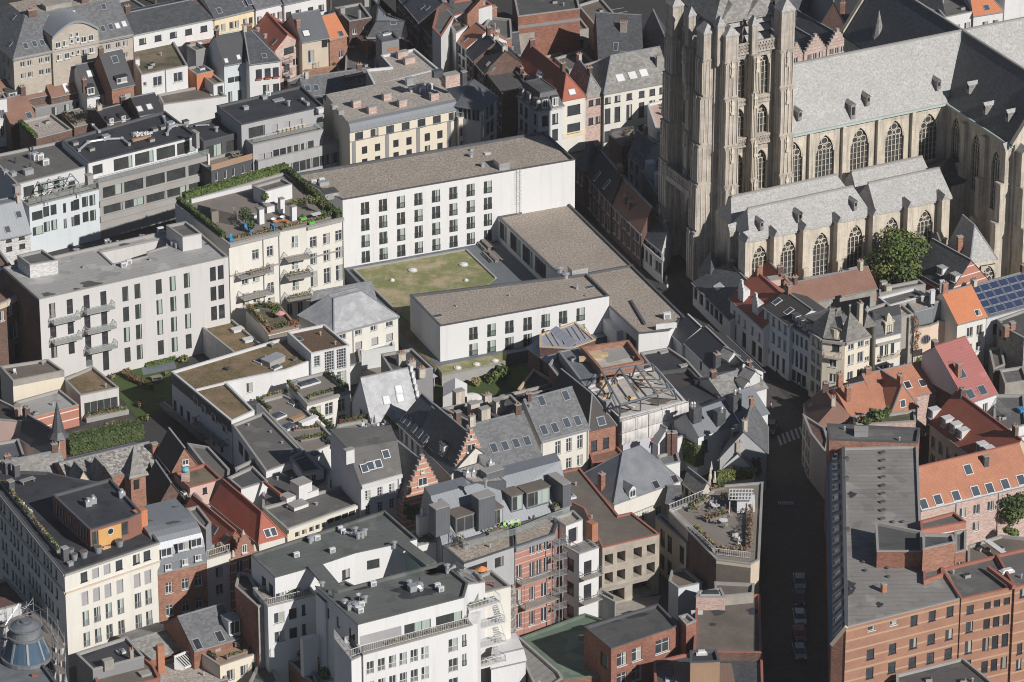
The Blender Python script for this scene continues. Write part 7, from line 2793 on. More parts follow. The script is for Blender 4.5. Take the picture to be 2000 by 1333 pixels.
b=Bd('corner_mansion','sand-coloured corner mansion with pavilion slate roofs, oval dormer and corner balcony',HOUSE,14,[(622,520),(768,625),(1035,660),(1330,572),(1235,440),(800,420)],11.4,'cream')
b.win(0,[665,730],46,[(40,110),(205,130),(385,130),(570,130)],'w2').win(1,[915],90,[(0,0)],'w2').win(2,[1108,1222],66,[(38,74),(170,120),(370,120)],'w2').win(2,[1300],50,[(60,55),(250,55)],'w2').win(1,[925],90,[(10,110)],'k2').win(1,[895],80,[(230,80),(392,100)],'w2').done()
b.cornice((0,1,2),'coping',h=.4,out=.4).balcony(1,800,1010,180,.9,t=14,rail='stone_pale',slab='stone_pale')
def pav(name,base,apexes,z,h,m):
 P=[up(14,x,y,z)for x,y in base]
 A=[up(14,x,y,z+h)for x,y in apexes]
 mb=MB()
 c=sum(A,ZERO)/len(A)
 n=len(P)
 for i in range(n):
  p,q=(P[i],P[(i+1)%n])
  m_=(p+q)/2
  d1=min(A,key=lambda a:(a-p).length)
  d2=min(A,key=lambda a:(a-q).length)
  mb.face([p,q,d1]if d1 is d2 else[p,q,d2,d1])
  b.plane([p,q,d1]if d1 is d2 else[p,q,d2,d1])
 o=b.part(name,mb,[m])
 b.roofo=o
 return o
pav('roof',[(585,495),(770,612),(1000,640),(1010,480),(800,400)],[(855,268),(985,245)],11.4,5.2,'slate_old')
pav('roof',[(950,600),(1040,655),(1340,575),(1180,470),(1010,470)],[(1090,295)],11.5,5.4,'slate_old')
pav('roof',[(1255,500),(1420,465),(1340,380),(1230,400)],[(1295,315)],13.,3.,'slate_old')
mb=MB()
for x,y,z in((855,268,16.6),(1090,295,16.9),(1295,315,16)):
 P=up(14,x,y,z)
 mb.tube(P,P+VV((0,0,1.3)),.05,5)
 mb.box(P+VV((0,0,.9)),.35,.1,.25)
b.part('finial',mb,['bronze_green'])
b.chim([(1205,430)],.8,.7,3.4,'stone',2,t=14)
mb=MB()
P=up(14,930,570,11.9)
mb.cyl(P-VV((0,0,.3)),.9,1.5,12)
mb.box(P+VV((0,0,1.2)),2.4,1.3,.3,b.ang+.5,1)
b.part('dormer',mb,['sand','slate_old'])
b=Bd('ornate_house','ornate cream house with slate mansard and a carved stone dormer',HOUSE,15,[(60,770),(330,705),(300,580),(20,640)],10.2,'cream_pale')
b.win(0,[125,180,245],36,[(90,140),(330,120)],'k3').cornice((0,),'coping',dz=1.2,h=.3,out=.5,name='string_course').prof('slate',[(0,0),(.2,2.4),(1,2.5)],rm2='felt_dark',ov=.1).done()
a_,c_=b.edge(0)
dv=(c_-a_).normalized()
nr=VV((dv.y,-dv.x,0))
P=a_+dv*b.upx(0,200)
an=b.ang
mb=MB()
mb.box(P-nr*.5,1.5,1.2,2.,an)
mb.box(P-nr*.4+VV((0,0,2.)),1.9,1.2,.25,an)
mb.box(P-nr*.3+VV((0,0,2.2)),1.,.7,.8,an,top=.8)
mb.cyl(P-nr*.3+VV((0,0,3.)),.4,.5,10,0,.1)
o=b.part('dormer',mb,['stone_pale'])
window(o,P+nr*.13-b.o+VV((0,0,.3)),nr,.9,1.3,'k2',0)
b.balcony(0,95,310,245,.7,rail='stone_pale',slab='stone_pale',h=.7)
b=Bd('concrete_house','narrow concrete house front with a dark vertical slit and hanging rusty creeper',HOUSE,15,[(328,560),(470,522),(345,420),(210,450)],11.4,'concrete')
b.win(0,[408],26,[(20,720)],'kh').flat('gravel_pale','coping').done()
r=empty('creeper',b.P[0]+(b.P[1]-b.P[0])*.95+VV((.5,-.5,-6)),'rust-coloured creeper hanging down the concrete front','climbing plant')
mb=MB()
leafmb(mb,[(VV((random.uniform(-.3,.3),0,z*.7)),.5,.3,.6)for z in range(9)],380,.12,2)
mb.build('foliage',['leaf_dry','leaf_rust'],r)
mb=MB()
mb.tube((0,0,-3),(0,0,6),.04)
mb.build('stem',['bark'],r)
b=Bd('modern_house','modern peach house with curved front, round window and grey metal penthouse',HOUSE,15,[(476,675),(560,668),(650,650),(738,615),(745,600),(935,590),(830,470),(470,520)],8.2,'peach')
b.win(4,[850],50,[(70,64),(215,64)],'k2').flat('grass','coping').done()
P=(b.P[1]+b.P[2])/2
dv=(b.P[2]-b.P[1]).normalized()
nr=VV((dv.y,-dv.x,0))
mb=MB()
mb2=MB()
N_=20
c0=P+nr*.06-VV((0,0,1.7*1.+.5))
ring=[c0+dv*.78*math.cos(2*math.pi*i/N_)+VV((0,0,.78*math.sin(2*math.pi*i/N_)))for i in range(N_)]
for i in range(N_):
 mb.beam(ring[i],ring[(i+1)%N_],.1,.12)
for k in(-.45,-.15,.15,.45):
 mb.beam(c0+dv*k-VV((0,0,.7*math.cos(k))),c0+dv*k+VV((0,0,.7*math.cos(k))),.06,.06)
mb2.face([p for p in ring])
o=b.part('round_window',mb,['frame_grey'])
b.part('pane',mb2,['pane_dark'],o)
b.pwin(1,[(520,905)],100,70,'km',.03)
v=b.vol('penthouse',15,[(480,500),(690,450),(590,300),(380,360)],10.6,8,'zinc','gravel_pale',cop='coping')
v=b.vol('penthouse',15,[(695,395),(852,365),(760,240),(600,270)],11.2,8,'zinc','felt_grey',cop='coping')
for x,y in((670,400),(775,300)):
 P=up(15,x,y,11)
 mb=MB()
 mb.box(P,.7,.7,2.2,b.ang)
 mb.box(P+VV((0,0,2.2)),.8,.8,.1,b.ang)
 b.part('chimney',mb,['white'])
r=empty('terrace_table',up(15,860,560,8),'small white table on the grassy terrace of the peach house','table')
mb=MB()
mb.cyl((0,0,.7),.5,.05,12)
mb.build('table_top',['plastic_white'],r)
mb=MB()
mb.cyl((0,0,0),.05,.7,6)
mb.build('leg',['rail'],r)
bush(up(15,800,540,7.9),.5,.6,'small green bush on the grassy terrace of the peach house',n=90)
b=Bd('flat_roof_block','pale-rimmed grey flat roofs behind the ornate and concrete houses',BUILD,15,[(205,432),(620,318),(480,235),(85,340)],11.,'concrete')
b.flat('felt_grey','coping_white').done()
b=Bd('flat_roof_block','dark flat roof with greenish hatch between the corner mansion and the pale-rimmed roofs',BUILD,15,[(60,640),(325,560),(180,395),(-60,470)],11.2,'concrete')
b.flat('felt_black','coping').done()
b.boxes([(205,510)],1.2,1.2,.3,'moss')
b=Bd('flat_roof_block','grey roof of the house just below the big tree with stone chimney blocks',BUILD,15,[(100,300),(480,225),(600,200),(530,150),(95,235)],9.4,'concrete')
b.flat('felt_grey','coping').done()
b.boxes([(140,245),(190,285)],1.,.8,1.2,'stone','coping',name='chimney')
hedge([up(15,330,1150,0),up(15,400,1130,0)],1.2,1.5,'bright green low bush before the ornate house',('leaf_hedge','leaf_green'))
bush(up(15,500,1080,1),1.6,2.8,'tall green shrub under the round window of the peach house',('leaf_hedge','leaf_green'),n=420)
b=Bd('red_roof_house','white house with large crimson red roof, three skylights and plum brick gable',HOUSE,8,[(1182,1005),(1352,948)],8.4,'white',dep=11)
b.win(0,[1222,1290],28,[(40,60),(140,50)],'w2').prof('tile_crimson',[(0,0),(.72,6.4),(1,4.)],cap='coping_brick').done()
b.sky([(1152,842),(1202,957),(1270,935)],1.3,1.5,'pane_sky').chim([(1135,850)],.8,.7,2.,'brick_orange',0)
b.strip(3,0,1,0,8.3,.05,'brick_plum','party_wall')
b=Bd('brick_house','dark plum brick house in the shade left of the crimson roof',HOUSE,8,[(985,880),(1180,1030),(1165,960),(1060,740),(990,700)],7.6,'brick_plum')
b.flat('slate','coping').done()
b.boxes([(1000,720)],1.,.8,2.,'brick_plum','coping',name='chimney')
b=Bd('white_house','white rear houses with pale terrace at the right edge below the crimson roof',HOUSE,8,[(1335,1110),(1400,1165),(1520,1130),(1507,960),(1340,960)],6.4,'white')
b.win(0,[1350,1385],22,[(40,80)],'k2').flat('felt_grey','coping').done()
b.boxes([(1490,1060)],1.2,.8,.6,'blue',name='water_tank')
fence_rail(b,[(1335,1000),(1430,1090)],'',6.5,1.)
b=Bd('white_house','low white houses with grey roofs along the right edge',HOUSE,8,[(1400,1230),(1560,1180),(1540,1120),(1420,1150)],5,'white')
b.win(0,[1440,1480],22,[(20,40)],'k2').flat('felt_grey','coping').done()
b=Bd('street_house','orange pantiled corner house with brick gable and shaded brown left slope',HOUSE,8,[(520,1078),(900,985)],7.2,'pink',dep=9)
b.gable('tile_orange',b.risepx(378,928)).done()
b.chim([(462,915),(508,990)],.8,.7,2.2,'brick_orange',2)
b.sky([(850,905),(820,1010),(933,895)],1.,1.2,'pane_sky','coping_white')
b=Bd('street_house','brown tiled wing facing the shaded street with a pink brick gable',HOUSE,8,[(258,1010),(300,1170),(430,1165),(550,1100),(375,925)],7.,'pink')
r1=up(8,378,925,11.)
r2=up(8,432,1020,10.)
mb=MB()
q=b.P
for f_ in([q[0],q[1],r2,r1],[q[1],q[3],r2],[q[3],q[4],r1,r2]):
 mb.face(f_)
 b.plane(f_)
b.roofo=b.part('roof',mb,['tile_brown'])
b.sky([(290,1030),(300,1060)],.6,1.,'pane_sky','coping_white').done()
b=Bd('roof_wing','projecting pink house with orange and brown hipped tile roof beside the roof garden',HOUSE,8,[(758,1062),(905,1022)],7.,'pink',dep=8)
b.win(0,[832],22,[(18,30)],'w2').prof('tile_orange',[(0,0),(.45,3.6),(1,0)],1,hl=1.2,ov=.2).done()
b.sky([(820,1010)],.9,1.1,'pane_sky','coping_white')
b=Bd('roof_garden_house','low pink annex with lush green roof garden among the orange roofs',HOUSE,8,[(560,1130),(895,1110),(890,1045),(760,1065),(540,1080)],8.,'pink')
b.flat('moss','coping').done()
for i,(x,y,r_)in enumerate(((690,1080,1.7),(620,1100,1.2),(740,1060,1.4),(570,1090,.9),(650,1050,1.2))):
 bush(up(8,x,y+25,7.9),r_,r_*1.2,('largest and central','front left','right-hand','small leftmost','rear')[i]+' bush of the roof garden among the orange roofs',('leaf_green','leaf_hedge')if i!=3 else('leaf_green','leaf_rust'),n=260)
b=Bd('long_house','long beige house with red pantile roof, seven dormers and shaded left front',HOUSE,8,[(975,1118),(1340,1395)],8.,'sand',dep=9)
b.win(0,[998,1040,1085,1130,1180,1225],24,[(62,70),(165,60)],'w2').gable('tile_red',b.risepx(935,942),cap='coping_brick').done()
b.dormer([(978,1092),(1052,1142),(1102,1175),(1142,1208),(1248,1288),(1288,1312)],1.2,1.4,1.4,0,rm='coping_white',wm='coping_white')
b=Bd('corner_block','big cream corner block with black roof terrace, penthouse and long shaded street front',BUILD,9,[(365,722),(900,540),(660,215),(420,180),(270,145),(-110,130)],17.6,'cream_pale')
X4=[472,537,602,670,768,829]
b.win(0,[472,670,768,829],38,[(25,52)],'k2').win(0,[537,602],38,[(25,56)],'gs').win(0,X4,38,[(136,78)],'gs').win(0,X4,36,[(246,86),(368,82)],'gf').win(0,[808],110,[(470,50)],'kd')
b.win(5,[5,25,58,78,98,122,158,178,198,216,252,270,288,316],12,[(30,56),(140,60),(252,60),(366,60),(470,50)],'g1').flat('felt_black','coping_dark',ph=.3).done()
b.cornice((0,5),'sand',dz=2.9,h=.25,out=.2,name='string_course').cornice((0,5),'coping',h=.3,out=.2)
b.strip(0,0,1,0,2.6,.06,'coping','plinth')
v=b.vol('penthouse',9,[(510,472),(732,405),(800,372),(625,180),(298,272)],20.6,17.3,'wood_red','felt_black',cop='coping_dark',wins=[(4,[318,335,352,368,400,418,436,454,472,490],13,[(18,90)],'wd'),(0,[535],34,[(16,80)],'nc'),(0,[705],36,[(12,78)],'nc')])
v.strip(0,.2,.78,17.5,20.2,.05,'wood_yellow','boarding')
mb=MB()
a_,c_=v.edge(0)
dv=(c_-a_).normalized()
nr=VV((dv.y,-dv.x,0))
P=a_+dv*v.upx(0,622)+nr*.09-VV((0,0,1.1))
N_=16
ring=[P+dv*.5*math.cos(2*math.pi*i/N_)+VV((0,0,.5*math.sin(2*math.pi*i/N_)))for i in range(N_)]
mb.face(ring,1)
for i in range(N_):
 mb.beam(ring[i],ring[(i+1)%N_],.1,.1)
b.part('round_window',mb,['frame_white','pane_dark'])
for x,y in((500,335),(528,320),(690,285)):
 P=up(9,x,y,20.3)
 mb=MB()
 mb.box(P,.9,.7,.9,.4)
 mb.cyl(P+VV((0,0,.9)),.25,.4,8)
 b.part('vent',mb,['aluminium'],b.roofo)
mb=MB()
P=up(9,795,470,17.4)
mb.box(P,1.9,1.1,3.2,b.ang)
b.part('chimney',mb,['tile_bright'])
b.chim([(62,260),(368,640),(40,150),(92,165)],.9,.8,1.9,'coping_dark',0,mt='coping').boxes([(398,672)],.8,.5,.5,'aluminium')
mb=MB()
P=up(9,155,200,17.4)
for k in(-.45,0,.45):
 mb.box(P+VV((0,k,0)),2.2,.35,.5+.2*(k==0),b.ang)
r=empty('bench',P,'grey slatted bench set at the back of the big black roof terrace','bench')
m2=MB()
m2.box((0,0,.4),2.4,.9,.1,b.ang)
m2.build('seat',['deck_grey'],r)
for k in(-.9,.9):
 m2=MB()
 m2.box((k*math.cos(b.ang),k*math.sin(b.ang),0),.15,.8,.4,b.ang)
 m2.build('leg',['deck_grey'],r)
for i,(x,y,rr)in enumerate(((475,625,.6),(556,598,.6),(676,562,.62),(400,610,.55),(422,640,.5))):
 r=empty('tub',up(9,x,y,17.3),('second from the left in front','third from the left in front','rightmost','rear left','front left')[i]+' of the round zinc tubs on the big black terrace','tub')
 mb=MB()
 mb.cyl((0,0,0),rr*.75,.95,14,0,rr)
 mb.build('tub',['zinc_flat'],r)
 mb=MB()
 mb.cyl((0,0,.85),rr*.85,.13,12)
 mb.build('soil',['bark'],r)
planter(up(9,15,215,17.3),up(9,180,410,17.3),.7,.4,.7,'rear half of the row of dry grass planters on the big black terrace',('leaf_dry','leaf_green'),'zinc_flat',dens=60)
planter(up(9,185,420,17.3),up(9,335,600,17.3),.7,.4,.7,'front half of the row of dry grass planters on the big black terrace',('leaf_dry','leaf_dry','leaf_green'),'zinc_flat',dens=60)
for i,(x,y)in enumerate(((140,350),(158,365),(176,382))):
 chair(up(9,x,y,17.3),.9+i,('rearmost','middle','frontmost')[i]+' white plastic chair on the big black roof terrace','plastic_white')
r=empty('pallet',up(9,600,575,17.3),'small stack of orange boards on the big black terrace','boards')
mb=MB()
mb.box((0,0,0),1.3,.5,.12,.6)
mb.build('board',['wood_raw'],r)
mb=MB()
mb.box((.2,.1,.12),1.,.4,.1,.2)
mb.build('top_board',['wood_raw'],r)
b=Bd('apartment_building','brick house with curved seamed zinc attic beside the big cream block',BUILD,9,[(893,722),(1168,655)],12.6,'brick_orange',dep=10.5)
b.win(0,[952,1045,1120],42,[(62,60),(190,60),(290,50)],'w3').prof('zinc',[(0,0,1),(.12,1.2,1),(.35,2.3,1),(.75,3.3,1),(1.3,4.1,1),(2.,4.7,1),(3.,5.15,1),(4.2,5.35,1),(10.2,5.5,1),(10.5,0,1)],ov=0).done()
b.pwin(0,[(945,575),(1040,540),(1114,520)],60,44,'w2',0.).pwin(0,[(950,665),(1045,637),(1120,612)],34,30,'w2',.12)
pm=MB()
for x,y,r_ in((975,425,.9),(850,418,.35),(990,340,.4)):
 P,n=b.hit(x,y)
 P=P+n*.02
 pm.face([P+VV((r_*(1.3+.4*math.sin(5*t))*math.cos(t),r_*(.7+.3*math.cos(3*t))*math.sin(t),0))for t in[i*.35 for i in range(18)]])
b.part('roof_patch',pm,['felt_dark'],b.roofo)
b=Bd('house','white house with wide windows and roof terrace right of the zinc attic',HOUSE,9,[(1170,640),(1305,600),(1250,540),(1165,565)],10.6,'cream_pale')
b.win(0,[1185,1238,1288],40,[(60,60),(160,60)],'w2').flat('moss','coping').done()
fence_rail(b,[(1170,625),(1300,585)],'',10.5,1.,m='frame_white')
planter(up(9,1215,560,10.3),up(9,1285,595,10.3),.6,.2,.6,'dry grasses on the roof terrace right of the zinc attic',('leaf_dry','leaf_rust'))
b=Bd('annex','narrow grey zinc stair block behind the curved zinc attic',BUILD,9,[(1165,470),(1195,430),(1120,335),(1055,350),(1130,440)],14.5,'zinc_flat')
b.flat('felt_grey','coping').done()
b=Bd('gabled_house','house with dark red pantile roof behind the baroque brick gable',HOUSE,9,[(1268,585),(1400,548)],9.8,'brick_red',dep=13)
b.gable('tile_red',2.6,1,cap='coping_brick').done()
b.sky([(1218,470),(1278,520)],.8,1.1)
b=Bd('gabled_house','house with red pantile roof hipped to the front and two skylights',HOUSE,10,[(75,545),(222,505)],10.,'cream_pale',dep=15)
b.prof('tile_red',[(0,0),(.5,3.),(1,0)],1,hl=3.,cap='coping_brick').done()
b.sky([(122,490),(157,482)],.8,1.2,'pane_sky','coping_white')
b=Bd('gabled_house','narrow brick house front with curved baroque gable and pale stone trim',HOUSE,9,[(1305,640),(1462,598)],9.6,'brick_courses',dep=2.4)
b.win(0,[1357,1425],38,[(20,70),(120,60)],'w2').flat('felt_grey','coping').done()
mb=MB()
a_,c_=b.edge(0)
dv=(c_-a_).normalized()
nr=VV((dv.y,-dv.x,0))
m_=(a_+c_)/2-nr*.2
an=b.ang
L=(c_-a_).length
for w_,z0,h_ in((L*.98,0,.5),(L*.72,.5,.9),(L*.52,1.4,1.),(L*.36,2.4,.7),(L*.2,3.1,.5)):
 mb.box(m_+VV((0,0,z0)),w_,.5,h_,an,0,top=.86)
for s in(-1,1):
 mb.cyl(m_+dv*s*L*.38+VV((0,0,.4)),.35,.9,8,1,.12)
mb.cyl(m_+VV((0,0,3.5)),.3,.7,8,1,.05)
o=b.part('baroque_gable',mb,['brick_orange','stone'])
window(o,m_+nr*.3-b.o+VV((0,0,.6)),nr,.8,1.3,'w2',0)
b=Bd('slate_house','house with dark grey slate roof, white dormer and brick gable edge near the bottom left',HOUSE,9,[(1098,1150),(1345,1078)],8.,'brick_red',dep=9)
b.gable('slate_mid',b.risepx(1045,965)).done()
b.sky([(1243,1075),(1117,1118)],1.,1.6,'pane_dark').dormer([(1328,1060)],1.8,2.2,2.2,rm='zinc_flat',wm='white')
b=Bd('slate_house','low house with old mottled slate roof left of the slate house with the white dormer',HOUSE,9,[(830,1205),(1060,1130)],6,'brick_red',dep=8)
b.gable('slate_old',b.risepx(778,1102)).done()
b.boxes([(925,1165)],1.2,.8,1.,'aluminium')
b=Bd('terrace_house','cream house with brown wooden roof terrace, benches and flower boxes at the bottom',HOUSE,9,[(1245,1240),(1620,1115),(1500,1010),(1108,1150)],7.,'cream')
b.win(0,[1303,1380,1445,1520],44,[(42,60)],'w2').flat('wood','coping').done()
Z=6.8
picnic(up(9,1350,1120,Z),b.ang+.8,'wooden picnic table on the brown roof terrace at the bottom',1.8)
r=empty('paddling_pool',up(9,1412,1095,Z),'bright green round tub on the brown roof terrace','tub')
mb=MB()
mb.cyl((0,0,0),.75,.25,16,0,.9)
mb.build('tub',['green_paint'],r)
mb=MB()
mb.cyl((0,0,.25),.7,.03,16)
mb.build('inner',['lime'],r)
planter(up(9,1280,1200,Z),up(9,1420,1155,Z),.5,.3,.5,'flower boxes along the front of the brown roof terrace',('leaf_green','leaf_dry'))
planter(up(9,1440,1060,Z),up(9,1500,1100,Z),.8,.3,1.,'green bushes at the right corner of the brown roof terrace',('leaf_green','leaf_dark'))
planter(up(9,1150,1145,Z),up(9,1230,1205,Z),.5,.3,.4,'low pots at the left edge of the brown roof terrace',('leaf_rust','leaf_green'))
b=Bd('flat_house','grey-walled house with black flat roof and small roof hatch at the bottom left',HOUSE,9,[(525,1262),(815,1188),(718,1075),(430,1170)],8.,'grey_render')
b.flat('felt_black','coping').done()
b.dome([(685,1165)],.9,.8)
b.chim([(745,1210)],.5,.4,1.6,'concrete',2).boxes([(612,1250)],1.4,.9,1.2,'concrete','coping',name='chimney')
b=Bd('flat_house','brick house with brown flat roof and low chimneys at the bottom edge',HOUSE,9,[(560,1400),(905,1310),(870,1240),(820,1195),(530,1265)],6.6,'brick_red')
b.flat('felt_brown','coping_brick').done()
b.chim([(735,1240)],1.2,.7,1.,'brick_orange',2).boxes([(820,1290)],1.5,1.2,.3,'coping')
mb=MB()
P=up(9,913,1320,4)
mb.box(P,1.,.8,5.6,.4)
b.part('chimney',mb,['tile_orange'])
b=Bd('workshop','workshop with pale flat roof and slanted white greenhouse skylight',BUILD,9,[(880,1400),(1290,1315),(1240,1240),(1100,1160),(925,1215)],5.2,'brick_red')
b.flat('gravel_pale','coping').done()
mb=MB()
q=[up(9,x,y,z)for x,y,z in((1045,1252,5.2),(1135,1215,5.2),(1070,1155,7.),(985,1190,7.))]
mb.face(q,1)
for k in range(8):
 mb.beam(q[0].lerp(q[1],k/7)+VV((0,0,.04)),q[3].lerp(q[2],k/7)+VV((0,0,.04)),.1,.1)
mb.beam(q[0],q[1],.2,.3)
mb.beam(q[3],q[2],.2,.3)
mb.face([q[0],q[3],q[3]-VV((0,0,2)),q[0]-VV((0,0,.4))])
b.part('skylight',mb,['frame_white','pane_curtain'],b.roofo)
b=Bd('domed_building','building with dark sheet roof and a grey lantern dome at the bottom left corner',BUILD,9,[(-60,1480),(400,1440),(215,1195),(-120,1200)],10.,'grey_render')
b.flat('lead','coping_dark').done()
P=up(9,148,1185,10.)
mb=MB()
mb.cyl(P-VV((0,0,.3)),3.5,.6,24,0)
mb.cyl(P+VV((0,0,.3)),3.2,2.9,24,1,2.2,cap=False)
mb.cyl(P+VV((0,0,3.2)),2.5,.35,24,0)
mb.cyl(P+VV((0,0,3.55)),2.2,1.1,24,0,2.1)
mb.cyl(P+VV((0,0,4.65)),2.3,.2,24,0)
mb.cyl(P+VV((0,0,4.85)),2.,.5,24,0,1.1)
mb.cyl(P+VV((0,0,5.35)),.5,.25,12,0)
for i in range(8):
 t=i*math.pi/4+.2
 mb.beam(P+VV((3.22*math.cos(t),3.22*math.sin(t),.3)),P+VV((2.25*math.cos(t),2.25*math.sin(t),3.2)),.3,.14,2)
b.part('dome',mb,['lead','pane_blue','zinc_flat'],b.roofo)
b.boxes([(200,1300)],.9,.3,.3,'brick_red')
b=Bd('office_building','grey street building with plum flat roof cut by the left edge',BUILD,9,[(-150,960),(162,880),(40,745),(-160,780)],9.2,'pale_grey')
b.win(0,[20,90,125],44,[(75,26)],'g2').flat('brick_plum','coping').done()
r=empty('scaffold',up(9,290,1150,0),'metal scaffolding with white net around the lantern dome','scaffold')
O_=r.location
mb=MB()
base=[up(9,x,y,11)for x,y in((30,1010),(110,960),(190,930),(270,985),(330,1060),(365,1130))]
for p in base:
 for off in(VV((0,0,0)),VV((-.8,-1.2,0))):
  q=p+off-O_
  mb.tube((q.x,q.y,0),(q.x,q.y,13.2),.045,4)
for a,c in zip(base,base[1:]):
 for z in(3,5,7,9,11,12.2):
  for off in(VV((0,0,0)),VV((-.8,-1.2,0))):
   p,q=(a+off-O_,c+off-O_)
   mb.tube((p.x,p.y,z),(q.x,q.y,z),.04,4)
 p,q=(a-O_,c-O_)
 for z in(3,7,11):
  mb.tube((p.x,p.y,z),(q.x,q.y,z+2),.035,4)
mb.build('pole',['aluminium'],r)
mb=MB()
for a,c in zip(base,base[1:]):
 for z in(7,9,11):
  p,q=(a+VV((-.4,-.6,0))-O_,c+VV((-.4,-.6,0))-O_)
  mb.beam((p.x,p.y,z),(q.x,q.y,z),1.,.05)
mb.build('platform',['deck'],r)
mb=MB()
p,q=(up(9,300,1085,11)-O_,up(9,372,1110,11)-O_)
N_=8
for i in range(N_):
 for k in range(8):
  def pt(i_,k_):
   u=i_/N_
   s=math.sin(i_*1.9+k_*.8)*.18
   v=VV((p.x+(q.x-p.x)*u+s,p.y+(q.y-p.y)*u+s,10.8-k_*1.3))
   return v
  mb.face([pt(i,k+1),pt(i+1,k+1),pt(i+1,k),pt(i,k)])
mb.build('net',['sheet_white'],r)
b=Bd('old_school','long low building with whitish mottled slate roof and small brick gables',BUILD,9,[(400,215),(905,95)],5.4,'brick_orange',dep=8)
b.gable('slate_white',b.risepx(375,95)).done()
b.chim([(875,35)],.9,.7,1.6,'brick_orange',0)
b=Bd('old_school','lower wing with grey-brown old slate roof behind the big black terrace',BUILD,9,[(60,215),(385,150)],5.,'brick_orange',dep=7)
b.gable('slate_old',2.2).done()
for i,(x,y)in enumerate(((475,190),(592,165))):
 b=Bd('dormer_gable',('left','right')[i]+' one of two small pointed sandy gables before the mottled slate roof',HOUSE,9,[(x-38,y+25),(x+38,y+8)],6.3,'sand' if i==0 else 'pink',dep=3.5)
 b.gable('slate_old',2.,1,cap='coping').done()
r=empty('turret',up(9,765,182,9.4)-VV((0,0,10.4))+VV((0,0,1)),'square brick turret with steep slate spire beside the mottled slate roof','turret')
mb=MB()
mb.box((0,0,0),2.4,2.4,10.4,R(27))
mb.build('shaft',['brick_orange'],r)
mb=MB()
mb.box((0,0,10.4),3.2,3.2,.5,R(27),top=.9)
mb.box((0,0,10.9),2.7,2.7,4.,R(27),top=.02)
mb.build('spire',['slate_old'],r)
mb=MB()
mb.box((.3,-1.28,8.4),.8,.2,1.5,R(27))
mb.build('window',['opening_shade'],r)
b=Bd('gabled_house','steep black worn tile roof right of the square brick turret',HOUSE,9,[(885,355),(1060,325),None,(800,230)],5.2,'brick_brown')
b.gable('tile_worn',4.,1,hl=0).done()
b=Bd('gabled_house','small brick gabled house with dark roof and white-crossed window',HOUSE,9,[(975,135),(1120,108)],6.8,'brick_orange',dep=7)
b.gable('tile_worn',b.risepx(1048,8,1),1,cap='coping').pwin(0,[(1050,72)],34,30,'w2').done()
b=Bd('flat_house','pinkish house with mossy flat roof and turquoise ball ornament',HOUSE,9,[(1075,232),(1257,182),(1165,95),(985,150)],6.8,'pink_plaster')
b.win(0,[1158],24,[(22,34)],'k1').flat('moss','coping_brick').done()
r=empty('ball_ornament',up(9,1050,160,7.6),'turquoise ball on a low chimney of the mossy flat roof','ornament')
mb=MB()
for j in range(-4,4):
 for i in range(12):
  def sp(i_,j_):
   a=2*math.pi*i_/12
   q=.6*math.cos(j_*math.pi/8)
   return(q*math.cos(a),q*math.sin(a),.9+.45*math.sin(j_*math.pi/8))
  mb.face([sp(i,j),sp(i+1,j),sp(i+1,j+1),sp(i,j+1)])
mb.build('ball',['turquoise'],r)
mb=MB()
mb.box((0,0,-.9),1.2,1.,1.4)
mb.build('base',['pink'],r)
b=Bd('flat_house','low grey-brown flat roof with skylight and chimney beside the pinkish house',HOUSE,9,[(1010,345),(1145,300),(1060,215),(985,150),(850,90),(880,200)],5.8,'brick_brown')
b.flat('felt_brown','coping').done()
b.dome([(945,158),(1050,262)],1.,.7)
b.chim([(1068,330)],.9,.7,1.4,'brick_orange',2)
bush(up(9,1015,320,5.6),.7,1.4,'bright yellow-green creeper bush at the low flat roof',('leaf_yellow','leaf_hedge'),n=120)
b=Bd('flat_house','wedge-shaped grey flat roof with pale walls between sedum roof and brick gable',HOUSE,9,[(1160,110),(1290,215),(1300,130),(1180,0),(1060,-20)],6.,'pale_grey')
b.flat('felt_grey','coping').done()
b=Bd('annex','small orange-tiled annex behind the red pantile roofs',HOUSE,9,[(1110,350),(1180,360),(1150,320)],5.6,'brick_orange')
b.flat('tile_orange','coping').done()
b=Bd('annex','low dark grey roofs between the pinkish house and the red pantile roofs',HOUSE,9,[(1160,370),(1330,355),(1300,300),(1140,335)],5.2,'grey_render')
b.flat('felt_dark','coping').done()
b=Bd('flat_house','small dark-roofed box with brown left wall and white front',HOUSE,9,[(1288,175),(1365,240),(1515,195),(1430,110),(1290,110)][:4],8.2,'white')
b.flat('felt_dark','coping').done()
b.strip(0,0,1,0,8.1,.05,'brick_brown','party_wall')
b=Bd('flat_house','low black and grey flat roofs left of the white corniced house',HOUSE,10,[(95,345),(250,310),(460,205),(475,130),(380,60),(150,20),(-60,120),(-30,215),(100,190)],6.6,'white')
b.flat('felt_dark','coping').done()
b.vents([(300,115)],.2,.3)
b=Bd('flat_house','small pale walled flat roof with windows behind the black flat roofs',HOUSE,10,[(320,150),(440,130),(330,20),(250,60)],7.8,'pale_grey')
b.win(0,[350,385],26,[(20,40)],'g2').flat('felt_dark','coping').done()
b=Bd('flat_house','cream low house with grey flat roof, white roof boxes and a row of red-framed windows',HOUSE,10,[(235,468),(655,318),(560,215),(95,345)],7.6,'cream')
b.win(0,[290,330,370,405,440],26,[(34,30)],'wd').win(0,[480,520,560,600],34,[(26,28)],'kd').flat('felt_grey','coping').cornice((0,),'cream_pale',h=.5,out=.4).done()
